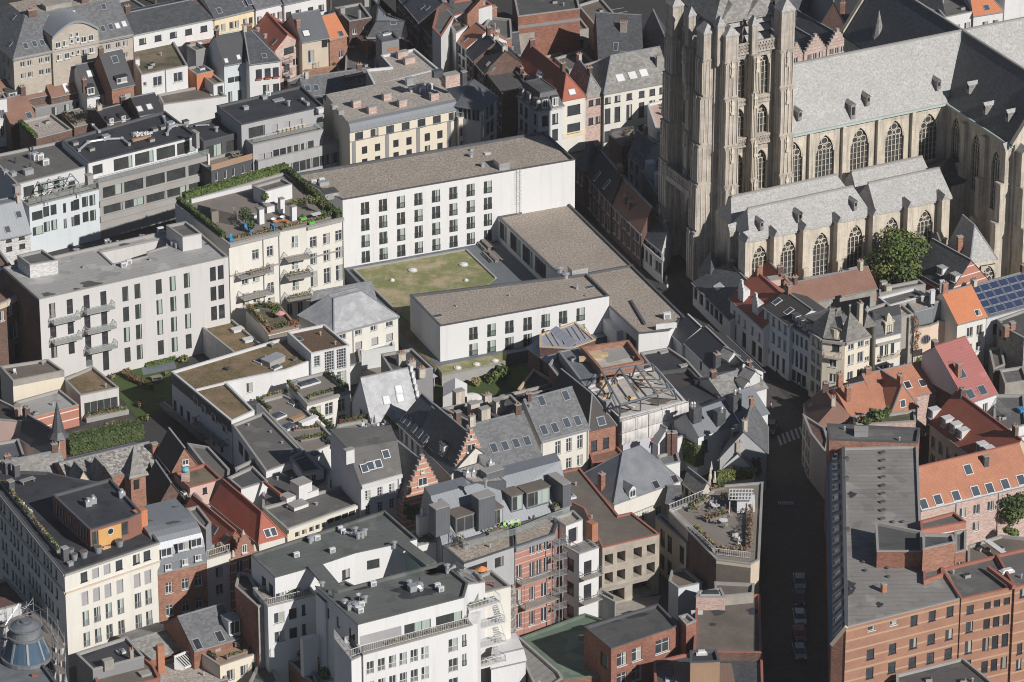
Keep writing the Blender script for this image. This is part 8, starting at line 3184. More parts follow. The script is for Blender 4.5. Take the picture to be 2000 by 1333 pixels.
for x,y,w_,d_,h_ in((315,285,2.4,2.2,2.6),(245,300,2.,1.6,.8),(370,275,1.8,1.4,1.),(295,340,2.6,1.8,.5)):
 P=up(10,x,y,7.4)
 mb=MB()
 mb.box(P,w_,d_,h_,b.ang)
 mb.box(P+VV((0,0,h_)),w_+.1,d_+.1,.12,b.ang,1)
 b.part('roof_box',mb,['white','coping'],b.roofo)
b.vents([(317,350),(400,330),(240,350)],.18,.4)
mb=MB()
P=up(10,150,270,7.5)
mb.beam(up(10,105,200,8.6),up(10,200,275,8.6),.35,.5)
b.part('parapet',mb,['coping_brick'],b.roofo)
b=Bd('corniced_house','tall white corniced house with dark grey roof, three skylights and bluish side wall',HOUSE,10,[(652,214),(880,150),(820,20),(482,40)],11.4,'white')
b.win(0,[690,758,825],28,[(44,52),(128,54)],'wq').prof('felt_grey',[(0,0),(.4,3.8),(1,4.)],ov=.15).cornice((0,),'coping_white',h=.6,out=.4).done()
b.sky([(672,122),(707,108),(750,97),(793,42)],1.,1.2,'pane_sky','coping_white')
b.chim([(585,70)],1.4,.8,1.6,'white',0)
b.pipe(0,[862])
for fl,fr,ap,z,l,dz in(((893,320),(1112,262),(1003,62),7.6,'nearer red-brick stepped gable with white stone bands and small white windows',0),((1185,128),(1368,82),(1272,-88),7.4,'farther red-brick stepped gable half hidden behind the zinc roofs',0)):
 b=Bd('stepped_gable_house',l,HOUSE,10,[fl,fr],z,'brick_stripe',dep=12)
 rr=b.risepx(ap[0],ap[1]+24,1,end=0)
 xm=(fl[0]+fr[0])/2
 b.win(0,[xm-62,xm],26,[(20,60)],'w2').gable('slate',rr,1,ov=0).stepg(0,rr+1.,9,'brick_stripe',extra=-.1,topw=.55).done()
 b.pwin(0,[(xm-3,fl[1]-145)],50,44,'w2',.1).pwin(0,[(xm-3,fl[1]-195)],18,22,'w1',.1)
bush(up(10,860,400,0),1.8,3.,'green bush in the gap below the nearer stepped gable',('leaf_green','leaf_dark'),n=300)
b=Bd('apartment_building','white modern apartment block with grey-green flat roof, the rear one of the two',BUILD,10,[(165,740),(408,672),(622,600),(880,545),(970,522),(787,362),(30,610)],18.6,'white_clean')
b.win(0,[190,232,283],42,[(95,64)],'km').win(2,[720],70,[(60,55)],'km').win(1,[565],44,[(75,55)],'k2').win(6,[100,140],26,[(60,70)],'kd').win(1,[640],34,[(60,50)],'k2')
b.flat('felt_green','felt_green').done()
b.fans([(535,475),(550,490)],k=.8).boxes([(380,530)],1.2,.6,.8).fans([(287,625),(490,600),(405,530)],k=.9).vents([(365,545),(620,490),(635,520),(675,500),(840,570),(660,515)],.28,.9).ducts([(560,495),(600,505),(640,515)],.2)
v=b.vol('lower',10,[(125,905),(400,838),(330,740),(40,800)],15.6,0,'white_clean','deck',dep=4,wins=[(0,[187],58,[(48,60),(155,60)],'w2'),(0,[265],44,[(45,60),(155,60)],'kd'),(0,[326],20,[(38,56),(148,56)],'k1')])
fence_rail(v,[(125,898),(325,850)],'',15.6,1.,m='frame_white')
planter(up(10,240,850,15.4),up(10,320,835,15.4),.6,.2,.9,'yellow-green shrubs on the upper terrace of the rear white block',('leaf_yellow','leaf_hedge'))
v=b.vol('link',10,[(400,830),(450,880),(640,800),(560,760)],18.2,0,'white_clean','felt_green',cop='felt_green')
mb=MB()
mb.prism([up(10,x,y,18)for x,y in((905,585),(990,665),(1045,650),(960,560))],15,17.6)
b.part('glass_stair',mb,['green_glass'])
for p,q,w_ in((up(10,890,545,18.8),up(10,1050,665,18.8),1.8),(up(10,390,672,18.8),up(10,510,815,18.8),2.2)):
 mb=MB()
 mb.beam(p,q,w_,.3)
 b.part('roof_link',mb,['felt_green'])
b=Bd('apartment_building','front one of two white apartment blocks with grey-green flat roof and steel balconies',BUILD,10,[(635,1006),(1235,852),(1258,770),(1115,655),(520,812),(395,790)],19.,'white_clean')
b.win(0,[760],235,[(70,58)],'ws').win(0,[970],150,[(72,62)],'km').win(0,[1150],150,[(72,62)],'km').win(5,[462,523],20,[(60,60)],'kd').win(5,[600],34,[(60,90)],'kd')
b.flat('felt_green','felt_green').done()
b.vents([(432,800),(620,920),(925,790),(985,805),(675-480+480,880),(1140,700),(560,900)],.3,.9).fans([(650,940),(655,905),(635,930),(1085,800),(1105,820),(722,790)],k=.9).boxes([(960,810)],2.,1.,.8,'aluminium').boxes([(600,915)],1.6,.8,.7,'aluminium').vents([(497,855),(575,925),(985,785)],.12,1.2,m='frame_dark').ducts([(930,780),(960,805),(990,820)],.2).ducts([(560,905),(600,915),(640,935)],.2).ducts([(1140,720),(1180,690)],.18)
pm=MB()
for x,y,r_ in((1100,700,1.6),(1070,702,1.2),(665,795,.8),(640,800,.7),(965,820,2.2)):
 P=up(10,x,y,18.665)
 pm.face([P+VV((r_*(1.4+.4*math.sin(5*t))*math.cos(t),r_*(.8+.3*math.cos(3*t))*math.sin(t),0))for t in[i*.35 for i in range(18)]])
b.part('roof_patch',pm,['felt_black'],b.roofo)
r=empty('satellite_dish',up(10,645,890,18.7),'small grey satellite dish on the front white block','satellite dish')
mb=MB()
mb.cyl((0,0,1.),.05,.5,12,0,.5,cap=False)
mb.build('dish',['zinc_flat'],r)
mb=MB()
mb.cyl((0,0,0),.05,1.1,6)
mb.build('pole',['rail'],r)
v=b.vol('lower',10,[(665,1178),(1283,1010),(1220,930),(600,1080)],15.8,0,'white_clean','deck_grey',wins=[(0,[703,766,828,888,950,1011],42,[(48,74),(162,74)],'wf'),(0,[1172],52,[(46,76),(160,76),(272,70)],'wf'),(0,[1236],24,[(40,70),(150,70)],'kf')])
v2=b.vol('terrace',10,[(598,1210),(665,1178),(600,1080),(500,1085)],15.5,0,'white_clean','deck_grey')
fence_rail(v,[(500,1075),(590,1190),(660,1165),(1285,1000)],'',15.7,1.1,m='frame_white')
planter(up(10,800,1120,15.6),up(10,1230,1010,15.6),.4,.2,.5,'narrow green planting along the terrace rail of the front white block',('leaf_green','leaf_dry'))
r=empty('deckchair',up(10,570,1120,15.6),'grey deckchair set on the left terrace of the front white block','chair')
mb=MB()
mb.box((0,0,.35),.6,1.,.08,.5)
mb.build('seat',['rail'],r)
mb=MB()
mb.box((0,.5,.35),.6,.08,.7,.5)
mb.build('backrest',['rail'],r)
mb=MB()
mb.box((0,0,0),.5,.8,.35,.5)
mb.build('leg',['rail'],r)
for i,(y,x1)in enumerate(((905,1440),(1020,1465),(1130,1468),(1240,1470))):
 z=15.6-i*3.1
 mb=MB()
 q=[up(10,x,yy,z)for x,yy in((1265,y+30),(x1,y-25),(1400,y-60),(1250,y-20))]
 mb.prism(q,z-.2,z)
 o=b.part('balcony',mb,['frame_white'])
 rb=MB()
 railing(rb,q[0],q[1],1.1,False,.22)
 railing(rb,q[1],q[2],1.1,False,.22)
 b.part('railing',rb,['frame_white'],o)
 if i<3:
  st=MB()
  p0,p1=(up(10,1400,y-30,z),up(10,1440,y+90,z-3.1))
  n_=10
  for k in range(n_):
   c=p0.lerp(p1,k/n_)
   st.box(c,.9,.28,.05,b.ang)
  st.tube(p0,p1,.05,4)
  st.tube(p0+VV((.9,.3,0)),p1+VV((.9,.3,0)),.05,4)
  b.part('stair',st,['aluminium'],o)
 if i in(0,3):
  planter(up(10,1270,y+5,z),up(10,1370,y-25,z),.6,.2,.8,('plants on the top steel balcony of the front white block','','','orange and green plants on the lowest steel balcony of the front white block')[i],('leaf_green','leaf_hedge')if i==0 else('leaf_rust','leaf_green'))
mb=MB()
mb.prism([up(10,x,y,15)for x,y in((1258,1010),(1312,1000),(1330,930),(1262,940))],0,15.)
b.part('balcony_wall',mb,['white_clean'])
v=b.vol('annex',10,[(1250,780),(1355,765),(1300,700),(1190,695)],16.6,0,'white_clean','deck_grey')
fence_rail(v,[(1190,690),(1330,770)],'',16.7,1.)
v=b.vol('terrace',10,[(1340,830),(1500,790),(1390,700),(1290,740)],14.6,0,'cream_pale','deck')
parasol(up(10,1335,760,14.4),'bright orange parasol on the terrace between the white block and the zinc house','orange',r_=.9)
r=empty('clothes_rack',up(10,1385,790,14.4),'drying rack with red laundry on the terrace beside the white block','clothes rack')
mb=MB()
mb.box((0,0,.8),1.4,.5,.04)
[mb.box((x,0,0),.04,.5,.8)for x in(-.6,.6)]
mb.build('frame',['rail'],r)
mb=MB()
[mb.box((x,0,.35),.25,.04,.5)for x in(-.45,-.1,.3)]
mb.build('laundry',['red'],r)
b=Bd('brick_party_wall','tall brick party wall block left of the rear white apartment block',BUILD,10,[(-60,790),(68,905),(115,890),(20,720),(-40,710)],15.,'brick_red')
b.flat('felt_dark','coping').done()
b.chim([(95,870)],1.1,1.1,.6,'concrete',0)
b.strip(1,0,1,0,15.,.08,'concrete','chimney_breast')
b=Bd('brick_wall_house','low house with brick wall running towards the bottom edge left of the planted court',HOUSE,10,[(125,1105),(270,1240),(400,1360),(440,1330),(300,1160),(200,1090)],6.2,'brick_orange')
b.flat('brick_plum','coping').done()
b.chim([(395,1280)],1.,.9,1.6,'brick_orange',2)
b=Bd('planted_terrace','dark planted courtyard terrace with shrubs before the front white block',BUILD,10,[(400,1345),(660,1270),(640,1150),(420,1090),(330,1130)],6.6,'white')
b.flat('deck','coping').done()
fence_rail(b,[(520,1320),(655,1275)],'',6.6,1.1,m='rail')
mb=MB()
P=up(10,360,1290,6)
mb.box(P,2.2,.9,6.,b.ang)
b.part('chimney',mb,['white'])
for i,(x,y,r_,m)in enumerate(((430,1240,1.8,('leaf_green','leaf_dark')),(470,1300,1.6,('leaf_hedge','leaf_green')),(400,1180,1.4,('leaf_green','leaf_yellow')),(360,1150,1.3,('leaf_dark','leaf_green')),(500,1230,1.2,('leaf_dark','leaf_rust')),(600,1250,1.,('leaf_green','leaf_dark')),(320,1190,1.3,('leaf_yellow','leaf_green')))):
 bush(up(10,x,y,6.4),r_,r_*1.2,('large bush in the middle','light green bush at the front','bush at the rear','dark bush behind the chimney','reddish dark bush','small bush at the right rail','yellowish bush at the far left')[i]+' of the planted courtyard terrace',m,n=280)
b=Bd('house','cream house end with wide windows at the bottom edge below the brown roof terrace',HOUSE,10,[(-10,1390),(190,1330),(150,1240),(110,1150)],5.4,'cream')
b.win(0,[50,140],44,[(20,50)],'k2').flat('felt_grey','coping').done()
b=Bd('zinc_house','large apartment house with dark seamed zinc mansard, box dormers and gravel ledge',BUILD,10,[(1235,662),(75+1449,565),(1520,440),(1115,560)],14.6,'mid_grey')
b.win(0,[1310],110,[(30,70)],'kd').win(0,[1434],50,[(30,55)],'kd').flat('gravel','coping_dark').done()
b=Bd('zinc_house','dark seamed zinc roofs with clad chimneys and roof terraces above the striped brick front',BUILD,10,[(1112,560),(1834,345),(1730,180),(985,370)],14.2,'zinc')
b.prof('zinc',[(0,0),(.5,5.2),(.78,5.2),(1,0)],ov=0,cap=None,ridge=False).done()
b.boxes([(1098,480)],2.4,1.8,4.2,'metal_roof','coping',name='chimney').boxes([(1345,440)],2.8,2.,4.8,'metal_roof','coping',name='chimney').boxes([(1395,170)],3.,1.6,1.2,'metal_roof','coping',name='chimney')
for x,y,w_ in((1262,470,4.4),(1420,440,2.2),(1535,360,2.),(1655,330,4.)):
 b.dormer([(x,y)],w_,2.5,3.2,rm='felt_brown',wm='metal_roof',st='gm')
b.boxes([(1775,300)],1.4,4.,3.4,'metal_roof','coping',name='chimney')
mb=MB()
q=[up(10,x,y,19.6)for x,y in((1285,205),(1475,195),(1320,88),(1175,130))]
mb.prism(q,16,19.6)
b.part('upper_block',mb,['metal_roof'])
mb=MB()
mb.face([p+VV((0,0,.02))for p in inset(q,.3)])
b.part('upper_roof',mb,['gravel_pale'],b.roofo)
for x,y,z in((1255,165,19.6),(1290,160,19.6),(1385,110,19.6)):
 P=up(10,x,y,z)
 mb=MB()
 mb.box(P,1.,.8,.7,b.ang)
 mb.cyl(P+VV((0,0,.7)),.2,.6,8)
 b.part('vent',mb,['aluminium'],b.roofo)
for x,y,z in((1103,350,18.6),(1358,232,21.2)):
 P=up(10,x,y,z)
 mb=MB()
 mb.cyl(P,.2,1.2,8)
 mb.cyl(P+VV((0,0,1.1)),.4,.35,8)
 b.part('cowl',mb,['aluminium'],b.roofo)
v=b
Z=14.7
rb=MB()
q=[up(10,x,y,Z)for x,y in((1150,500),(1230,580),(1525,500),(1834,375))]
for a,c in zip(q,q[1:]):
 railing(rb,a,c,1.1,True)
b.part('railing',rb,['rail','rail_glass'])
planter(up(10,1190,520,Z),up(10,1235,545,Z),.7,.3,1.2,'reddish shrub on the left zinc terrace',('leaf_rust','leaf_yellow'))
planter(up(10,1370,495,Z),up(10,1450,470,Z),.7,.3,.9,'yellow-green balls of shrub on the middle zinc terrace',('leaf_yellow','leaf_hedge'))
planter(up(11,290,360,Z),up(11,385,330,Z),.9,.6,.7,'clipped bright green hedge on the right zinc terrace',('leaf_hedge','leaf_green'),dens=90)
bush(up(11,345,300,Z),.9,1.5,'small red-leaved tree on the right zinc terrace',('leaf_rust','flower_red'),n=120)
bush(up(11,180,405,Z),.5,.6,'small bright green box plant on the middle zinc terrace',('leaf_hedge',),n=80)
r=empty('garden_table',up(11,60,445,Z),'terrace table with white cloth and lime green seats on the zinc house','table')
mb=MB()
mb.box((0,0,.7),2.,.9,.06,b.ang)
mb.build('table_top',['plastic_white'],r)
mb=MB()
mb.box((0,0,0),.2,.2,.7)
mb.build('leg',['rail'],r)
for i in range(3):
 chair(up(11,20+i*38,462-i*9,Z),b.ang,('left','middle','right')[i]+' lime green chair at the white table on the zinc house','lime')
b=Bd('white_chimney_house','white annex with chimney and green shrubs between white block and zinc roofs',BUILD,10,[(975,560),(1110,530),(1060,470),(930,480)],13.4,'white')
b.flat('deck_grey','coping').done()
mb=MB()
P=up(10,1000,500,13.2)
mb.box(P,1.6,1.,3.2,b.ang)
mb.cyl(P+VV((0,0,3.2)),.2,1.2,8)
b.part('chimney',mb,['white'])
bush(up(10,1080,520,13.2),1.5,2.4,'tall green shrub left of the dark zinc roofs',('leaf_green','leaf_dry'),n=300)
bush(up(10,945,430,10),2.,3.,'dark green shrub beside the white annex chimney',('leaf_green','leaf_dark'),n=380)
bush(up(10,1020,520,13.2),.8,.7,'small green bush on the white annex',n=100)
b=Bd('striped_house','red brick house with white stone stripes, bay windows and steel balconies',HOUSE,11,[(75,568),(297,492),(345,365),(60,440)],14.6,'brick_thin')
b.win(0,[98],30,[(110,76),(250,84),(388,86)],'w2').win(0,[172,212,253],32,[(24,48),(118,84),(258,86),(396,90)],'w2').flat('gravel','coping_dark').done()
b.cornice((0,),'zinc_flat',h=.6,out=.35)
v=b.vol('bay',11,[(128,775),(276,728),(270,700),(120,745)],8.2,0,'brick_thin','stone_pale',wins=[(0,[168,240],36,[(30,80),(170,80)],'w2')])
b.balcony(0,85,292,205,1.2).balcony(0,100,292,345,1.5)
fb=MB()
for x,y0 in((300,500),(345,490)):
 P=up(11,x,y0,14.4)
 fb.tube((P.x,P.y,0),(P.x,P.y,14.4),.07,5)
 P2=P+VV((-.5,-1.6,0))
 fb.tube((P2.x,P2.y,0),(P2.x,P2.y,14.4),.07,5)
b.part('steel_post',fb,['aluminium'])
for i,z in enumerate((13.4,11.,8.4,5.6,3.)):
 q=[up(11,x,y,13.4)+VV((0,0,z-13.4))for x,y in((295,565),(372,545),(345,520),(270,540))]
 mb=MB()
 mb.prism(q,z-.12,z)
 o=b.part('fire_escape',mb,['rail'])
 rb=MB()
 railing(rb,q[0],q[1],1.,False,.25)
 railing(rb,q[1],q[2],1.,False,.25)
 b.part('railing',rb,['rail'],o)
b=Bd('tiled_wall_house','beige tile-hung lower wall left of the striped brick house',HOUSE,11,[(-120,860),(76,800),(60,760),(-140,800)],8.6,'slate_white')
b.flat('deck','coping').done()
b=Bd('narrow_house','narrow white house with balconies and brick chimney right of the steel fire escape',HOUSE,11,[(352,560),(438,608),(550,570),(470,500)],11.8,'white')
b.win(0,[390],40,[(50,74),(185,76),(318,76)],'kd').win(1,[487],44,[(55,84),(188,90)],'kd').flat('deck_grey','coping').done()
fence_rail(b,[(352,545),(438,592),(550,555)],'',11.9,.9)
b.balcony(1,440,548,135,1.1).balcony(1,440,548,275,1.1)
v=b.vol('attic',11,[(363,448),(458,412),(405,360),(295,400)],15.,11.4,'white_clean','gravel_pale',wins=[(0,[403],50,[(28,84)],'wd')])
mb=MB()
P=up(11,510,530,11.5)
mb.box(P,1.4,1.1,3.,b.ang,0)
b.part('chimney',mb,['tile_orange'])
b=Bd('concrete_frame_house','raw concrete frame building with empty window openings and brown flat roof',BUILD,11,[(570,572),(893,495),(735,372),(660,388),(440,118),(338,140),(335,285),(465,350)],9.8,'frame_concrete')
b.depth=2.2
b.win(0,[607,677,770,845],46,[(46,62),(150,62)],'kh').win(0,[652],92,[(256,70)],'kh').win(0,[802],120,[(238,84)],'kh').flat('felt_brown','coping_brick',ph=.2).done()
b.vents([(418,218),(508,405)],.15,.5).dome([(385,290)],1.4,.9)
b.strip(0,0,1,2.7,3.1,.12,'concrete')
g=MB()
g.face([up(11,x,y,.03)for x,y in((560,960),(640,960),(880,905),(900,840),(560,880))])
structure('courtyard_slab',g,['concrete'])
b=Bd('grey_wall_block','low grey rendered wall block at the foot of the concrete frame building',BUILD,11,[(545,830),(640,880),(645,850),(560,800)],3.8,'mid_grey')
b.flat('felt_grey','coping').done()
b=Bd('hip_roof_house','cream house with shiny blue-grey hipped roof and little white dormer',HOUSE,11,[(637,320),(1012,184),None,(450,160)],7.4,'cream_pale')
b.win(0,[812,890],36,[(112,54)],'w3').prof('lead',[(0,0),(.5,4.6),(1,0)],hl=4.8,hr=4.6).done()
b.dormer([(740,285)],1.3,1.3,3.,flat=False,rm='lead').sky([(872,215),(978,183)],1.,1.2,'pane_dark')
b.chim([(565,235)],.8,.8,2.4,'brick_red',1)
b=Bd('brick_annex','low red-brown brick flat roof behind the shiny hipped roof',BUILD,11,[(515,95),(700,50),(640,-20),(560,0),(500,40)],4.2,'brick_red')
b.flat('tile_brown','coping_brick').done()
b=Bd('chimney_house','small dark house with two tall dark brick chimneys right of the shiny hipped roof',HOUSE,11,[(905,110),(1010,85),(990,20),(880,50)],5.6,'white')
b.flat('zinc','coping').done()
for x in(945,972):
 P=up(11,x,85,4)
 mb=MB()
 mb.box(P,.9,.8,5.,.3)
 mb.box(P+VV((0,0,5.)),1.,.9,.15,.3,1)
 b.part('chimney',mb,['brick_plum','coping'])
b=Bd('small_slate_house','small pale house with mottled slate roof beside the big planted roof terrace',HOUSE,11,[(1030,200),(1125,275),(1195,240),(1080,150)],6.4,'stone')
b.win(0,[1048,1080,1105],18,[(18,50)],'kd').gable('slate_old',1.6).done()
b=Bd('small_slate_house','low slate lean-to with dark windows left of the planted roof terrace',HOUSE,11,[(930,310),(1015,320),(1010,240),(960,240)],6.,'concrete')
b.win(0,[960,990],22,[(10,40)],'w2').gable('slate_mid',1.6).done()
hedge([up(11,1045,60,2),up(11,1120,110,2)],1.6,3.4,'two tall clipped green bushes beside the garden statue',('leaf_hedge','leaf_green'))
hedge([up(11,1220,195,4),up(11,1300,185,4),up(11,1420,175,4)],.7,1.6,'climber-covered fence in front of the white garden pavilion',('leaf_green','leaf_yellow'))
bush(up(11,1340,170,3),1.6,2.4,'bright green bush before the white garden pavilion',('leaf_hedge','leaf_green'),n=240)
bush(up(11,1440,160,3),1.2,3.,'dark green column of ivy at the right of the garden pavilion',('leaf_green','leaf_dark'),n=240)
parasol(up(11,1186,160,4),'closed pale parasol beside the planted roof terrace','sheet_white',False)
for i,(x,y)in enumerate(((1180,180),(1205,200),(1175,215))):
 r=empty('garden_statue',up(11,x,y,4.6),('tallest','middle','lowest')[i]+' pale garden statue standing near the planted roof terrace','statue')
 mb=MB()
 mb.box((0,0,0),.5,.5,.5)
 mb.build('pedestal',['stone'],r)
 mb=MB()
 mb.cyl((0,0,.5),.22,.7,8,0,.16)
 mb.cyl((0,0,1.2),.2,.35,8,0,.1)
 mb.cyl((0,0,1.55),.13,.25,8,0,.1)
 mb.build('figure',['stone_pale'],r)
b=Bd('terrace_building','dark-walled corner building with large planted wooden roof terrace and white railing',BUILD,11,[(945,365),(1215,640),(1410,665),(1458,640),(1480,200),(1225,220),(1165,270)],10.4,'sand')
b.win(0,[905+60,985],22,[(70,90)],'kd').flat('deck','coping',ph=.2).done()
b.strip(0,.42,1.,2,10.2,.06,'brick_plum','party_wall')
b.strip(1,0,1,6.5,9.8,.08,'felt_brown','slate_band')
Z=10.3
rb=MB()
q=[up(11,x,y,Z)for x,y in((1165,270),(945,362),(1210,610),(1405,632))]
for a,c in zip(q,q[1:]):
 railing(rb,a,c,1.,False,.3)
b.part('railing',rb,['frame_white'])
mb=MB()
for k in range(8):
 mb.beam(up(11,1290+k*18,238,Z+2.4),up(11,1285+k*18,300,Z+2.4),.12,.1)
for k in range(4):
 mb.beam(up(11,1290,240+k*20,Z+2.45),up(11,1425,240+k*20,Z+2.45),.12,.1)
for x,y in((1290,310),(1420,310)):
 P=up(11,x,y,Z+2.3)
 mb.tube((P.x,P.y,Z),P,.08,5)
b.part('pergola',mb,['frame_white'])
mb=MB()
P=up(11,1380,360,Z)
mb.box(P,2.6,1.6,2.2,0)
b.part('shed',mb,['white'])
for x0,y0,x1,y1,h,w_,l,m in((1080,340,1160,300,.8,1.,'dry planting along the upper left rail of the big planted terrace',('leaf_dry','leaf_green')),(1090,470,1210,590,1.,1.1,'golden grasses along the left rail of the big planted terrace',('leaf_dry','leaf_rust','leaf_yellow')),(1150,420,1300,380,1.,1.,'long wooden planter crossing the middle of the big planted terrace',('leaf_dry','leaf_rust','leaf_green')),(1410,380,1405,590,1.8,1.4,'tall dry shrubs along the right side of the big planted terrace',('leaf_dry','leaf_dry','leaf_rust')),(1235,590,1390,600,.9,1.,'rusty low plants along the front of the big planted terrace',('leaf_rust','leaf_dry')),(1235,290,1340,330,1.4,1.2,'mixed dry shrubs before the pergola of the big planted terrace',('leaf_dry','leaf_green','leaf_rust')),(1055,360,1120,365,.7,.8,'low green planter at the upper left of the big planted terrace',('leaf_green','leaf_dry')),(1180,250,1260,235,.8,.8,'planter at the back of the big planted terrace',('leaf_dry','leaf_green'))):
 planter(up(11,x0,y0,Z),up(11,x1,y1,Z),w_,.35,h,l,m,'deck',dens=60)
for i,(x,y)in enumerate(((1210,355),(1255,440))):
 r=empty('garden_table',up(11,x,y,Z),('small round white table near the pergola','round white table with wire chairs in the middle')[i]+' of the big planted terrace','table')
 mb=MB()
 mb.cyl((0,0,.7),.65,.05,14)
 mb.build('table_top',['plastic_white'],r)
 mb=MB()
 mb.cyl((0,0,0),.06,.7,6)
 mb.build('leg',['rail'],r)
 for k in range(3):
  chair(up(11,x,y,Z)+VV((1.2*math.cos(2*k+i),1.2*math.sin(2*k+i),0)),2*k+i-1.57,('wire chair at the small round table near the pergola','wire chair at the middle round table of the planted terrace')[i]+(', left one',', right one',', rear one')[k],'rail')
for i,(x,y)in enumerate(((1330,525),(1350,545),(1340,560))):
 chair(up(11,x,y,Z),i,('rear','right','front')[i]+' pale lounge seat at the lower right of the big planted terrace','sheet_white')
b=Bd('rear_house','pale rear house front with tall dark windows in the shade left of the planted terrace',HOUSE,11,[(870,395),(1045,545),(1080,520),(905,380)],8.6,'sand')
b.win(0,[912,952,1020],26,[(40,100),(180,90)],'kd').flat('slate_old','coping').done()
b=Bd('blue_white_house','low bluish-white walled annex below the dark brick wall',HOUSE,11,[(945,760),(1000,800),(1135,770),(1040,690),(960,700)],5.4,'pale_blue')
b.flat('felt_brown','coping').done()
b=Bd('flat_house','brick house with black flat roof and white cross-barred windows at the bottom',HOUSE,11,[(620,1142),(1005,1012),(885,890),(468,1018)],8.2,'brick_red')
b.win(0,[680,765],56,[(45,76),(158,70)],'w3').win(0,[910],80,[(45,76)],'w3').win(3,[580],40,[(60,80)],'kd').flat('felt_dark','coping_dark').done()
b.sky([(512,1062)],.3,.3)
pm=MB()
for x,y,r_ in((755,950,1.2),(640,985,.6)):
 P=up(11,x,y,7.87)
 pm.face([P+VV((r_*(1.5+.4*math.sin(5*t))*math.cos(t),r_*(.8+.3*math.cos(3*t))*math.sin(t),0))for t in[i*.35 for i in range(18)]])
b.part('roof_patch',pm,['felt_black'],b.roofo)
b=Bd('green_roof_hall','low hall with mint green flat roof below the striped brick house',BUILD,11,[(330,1320),(640,1290),(640,1000),(470,945),(108,1080)],2.2,'brick_red')
b.flat('felt_mint','felt_mint').done()
b=Bd('shed','white rounded shed at the left of the mint green roof',BUILD,11,[(-60,1250),(135,1205),(60,1055),(-40,1075)],5.4,'white')
b.prof('coping_white',[(0,0),(.2,.8),(.8,.8),(1,0)]).done()
b=Bd('shed','long brown corrugated roof strip along the mint green roof',BUILD,11,[(210,1400),(345,1310),(325,1275),(80,1060),(60,1090)],3.4,'brick_brown')
b.flat('corrugated','coping').done()
b=Bd('brick_stair','narrow brick stair block with grey cap between the black and brown flat roofs',BUILD,11,[(1045,1010),(1100,985),(1050,945),(1000,960)],9.2,'brick_red')
b.flat('slate_old','coping').done()
b=Bd('flat_house','low house with wide brown felt roof beside the dark street',HOUSE,11,[(1085,1160),(1470,1165),(1462,835),(1265,850),(1100,905)],7.,'brick_brown')
b.flat('felt_brown','coping_brick').done()
pm=MB()
for x,y,r_ in((1225,938,.7),(1195,1005,.4),(1315,870,.8),(1430,930,.8)):
 P=up(11,x,y,6.68)
 pm.face([P+VV((r_*(1.3+.4*math.sin(5*t))*math.cos(t),r_*(1.2+.3*math.cos(3*t))*math.sin(t),0))for t in[i*.35 for i in range(18)]])
b.part('roof_patch',pm,['felt_black'],b.roofo)
b.boxes([(1105,945)],1.6,.5,.3,'coping_white')
b=Bd('lantern_box','brick and board roof box with bright skylight between the bottom flat roofs',BUILD,11,[(1100,850),(1265,850),(1240,800),(1110,820)],8.8,'pink')
b.flat('felt_grey','coping').done()
b.dome([(1180,835)],2.6,1.2,m='pane_curtain')
b=Bd('stone_wall_block','rubble-faced low block at the front foot of the planted terrace building',BUILD,11,[(1210,850),(1425,830),(1430,775),(1205,765)],8.2,'concrete')
b.flat('felt_brown','coping').done()
b=Bd('flat_house','low house with slate strip and plum sheet roof at the bottom edge',HOUSE,11,[(870,1380),(1480,1380),(1475,1170),(1050,1170),(860,1215)],6.,'brick_red')
b.flat('slate','coping_brick').done()
mb=MB()
q=[up(11,x,y,6.3)for x,y in((985,1380),(1330,1380),(1300,1225),(970,1215))]
mb.prism(q,5,6.3)
b.part('sheet_roof',mb,['timber_roof'],b.roofo)
b.dome([(950,1320)],.9,.9)
b=Bd('timber_box','timber-clad roof box with black top and white hatch at the bottom edge',BUILD,11,[(1068,1222),(1235,1215),(1215,1150),(1065,1155)],10.2,'wood')
b.flat('felt_black','coping_dark').done()
b.dome([(1130,1172)],1.3,.8,m='plastic_white')
b=Bd('brick_block','very long brick building with grey corrugated flat roof, slate mansard and banded window front',BUILD,12,[(500,1022),(1152,860),(922,430),(905,0),(890,1250,8),(485,1262,8)],16.5,'brick_band')
b.win(0,[643,768],42,[(30,24)],'w1').win(0,[885,988,1090],40,[(28,58)],'k2').win(0,[643,768,885,988,1090],42,[(160,58),(266,62),(372,60)],'k2')
b.flat('corrugated','coping',ph=.25,uvd=.03).done()
F_,K_=(up(12,418,1118,13.2),up(12,404,-700,13.2))
G_,H_=(up(12,502,1020,16.5),up(8,484,1262,16.5))
K_=up(8,398,1262,13.2)
mb=MB()
q=[K_,F_,G_,H_]
mb.face(q)
b.plane(q)
o=b.part('mansard',mb,['slate'])
mb=MB()
mb.face([VV((K_.x,K_.y,0)),VV((F_.x,F_.y,0)),F_,K_])
mb.face([VV((F_.x,F_.y,0)),VV((G_.x,G_.y,0)),G_,F_])
mb.face([VV((H_.x,H_.y,0)),VV((K_.x,K_.y,0)),K_,H_])
b.part('wall',mb,['brick_orange'])
mb=MB()
mb.beam(F_+VV((0,-.1,0)),G_+VV((0,-.1,.1)),.5,.5)
mb.beam(F_,K_,.4,.3,1)
b.part('gutter',mb,['sand','blue'])
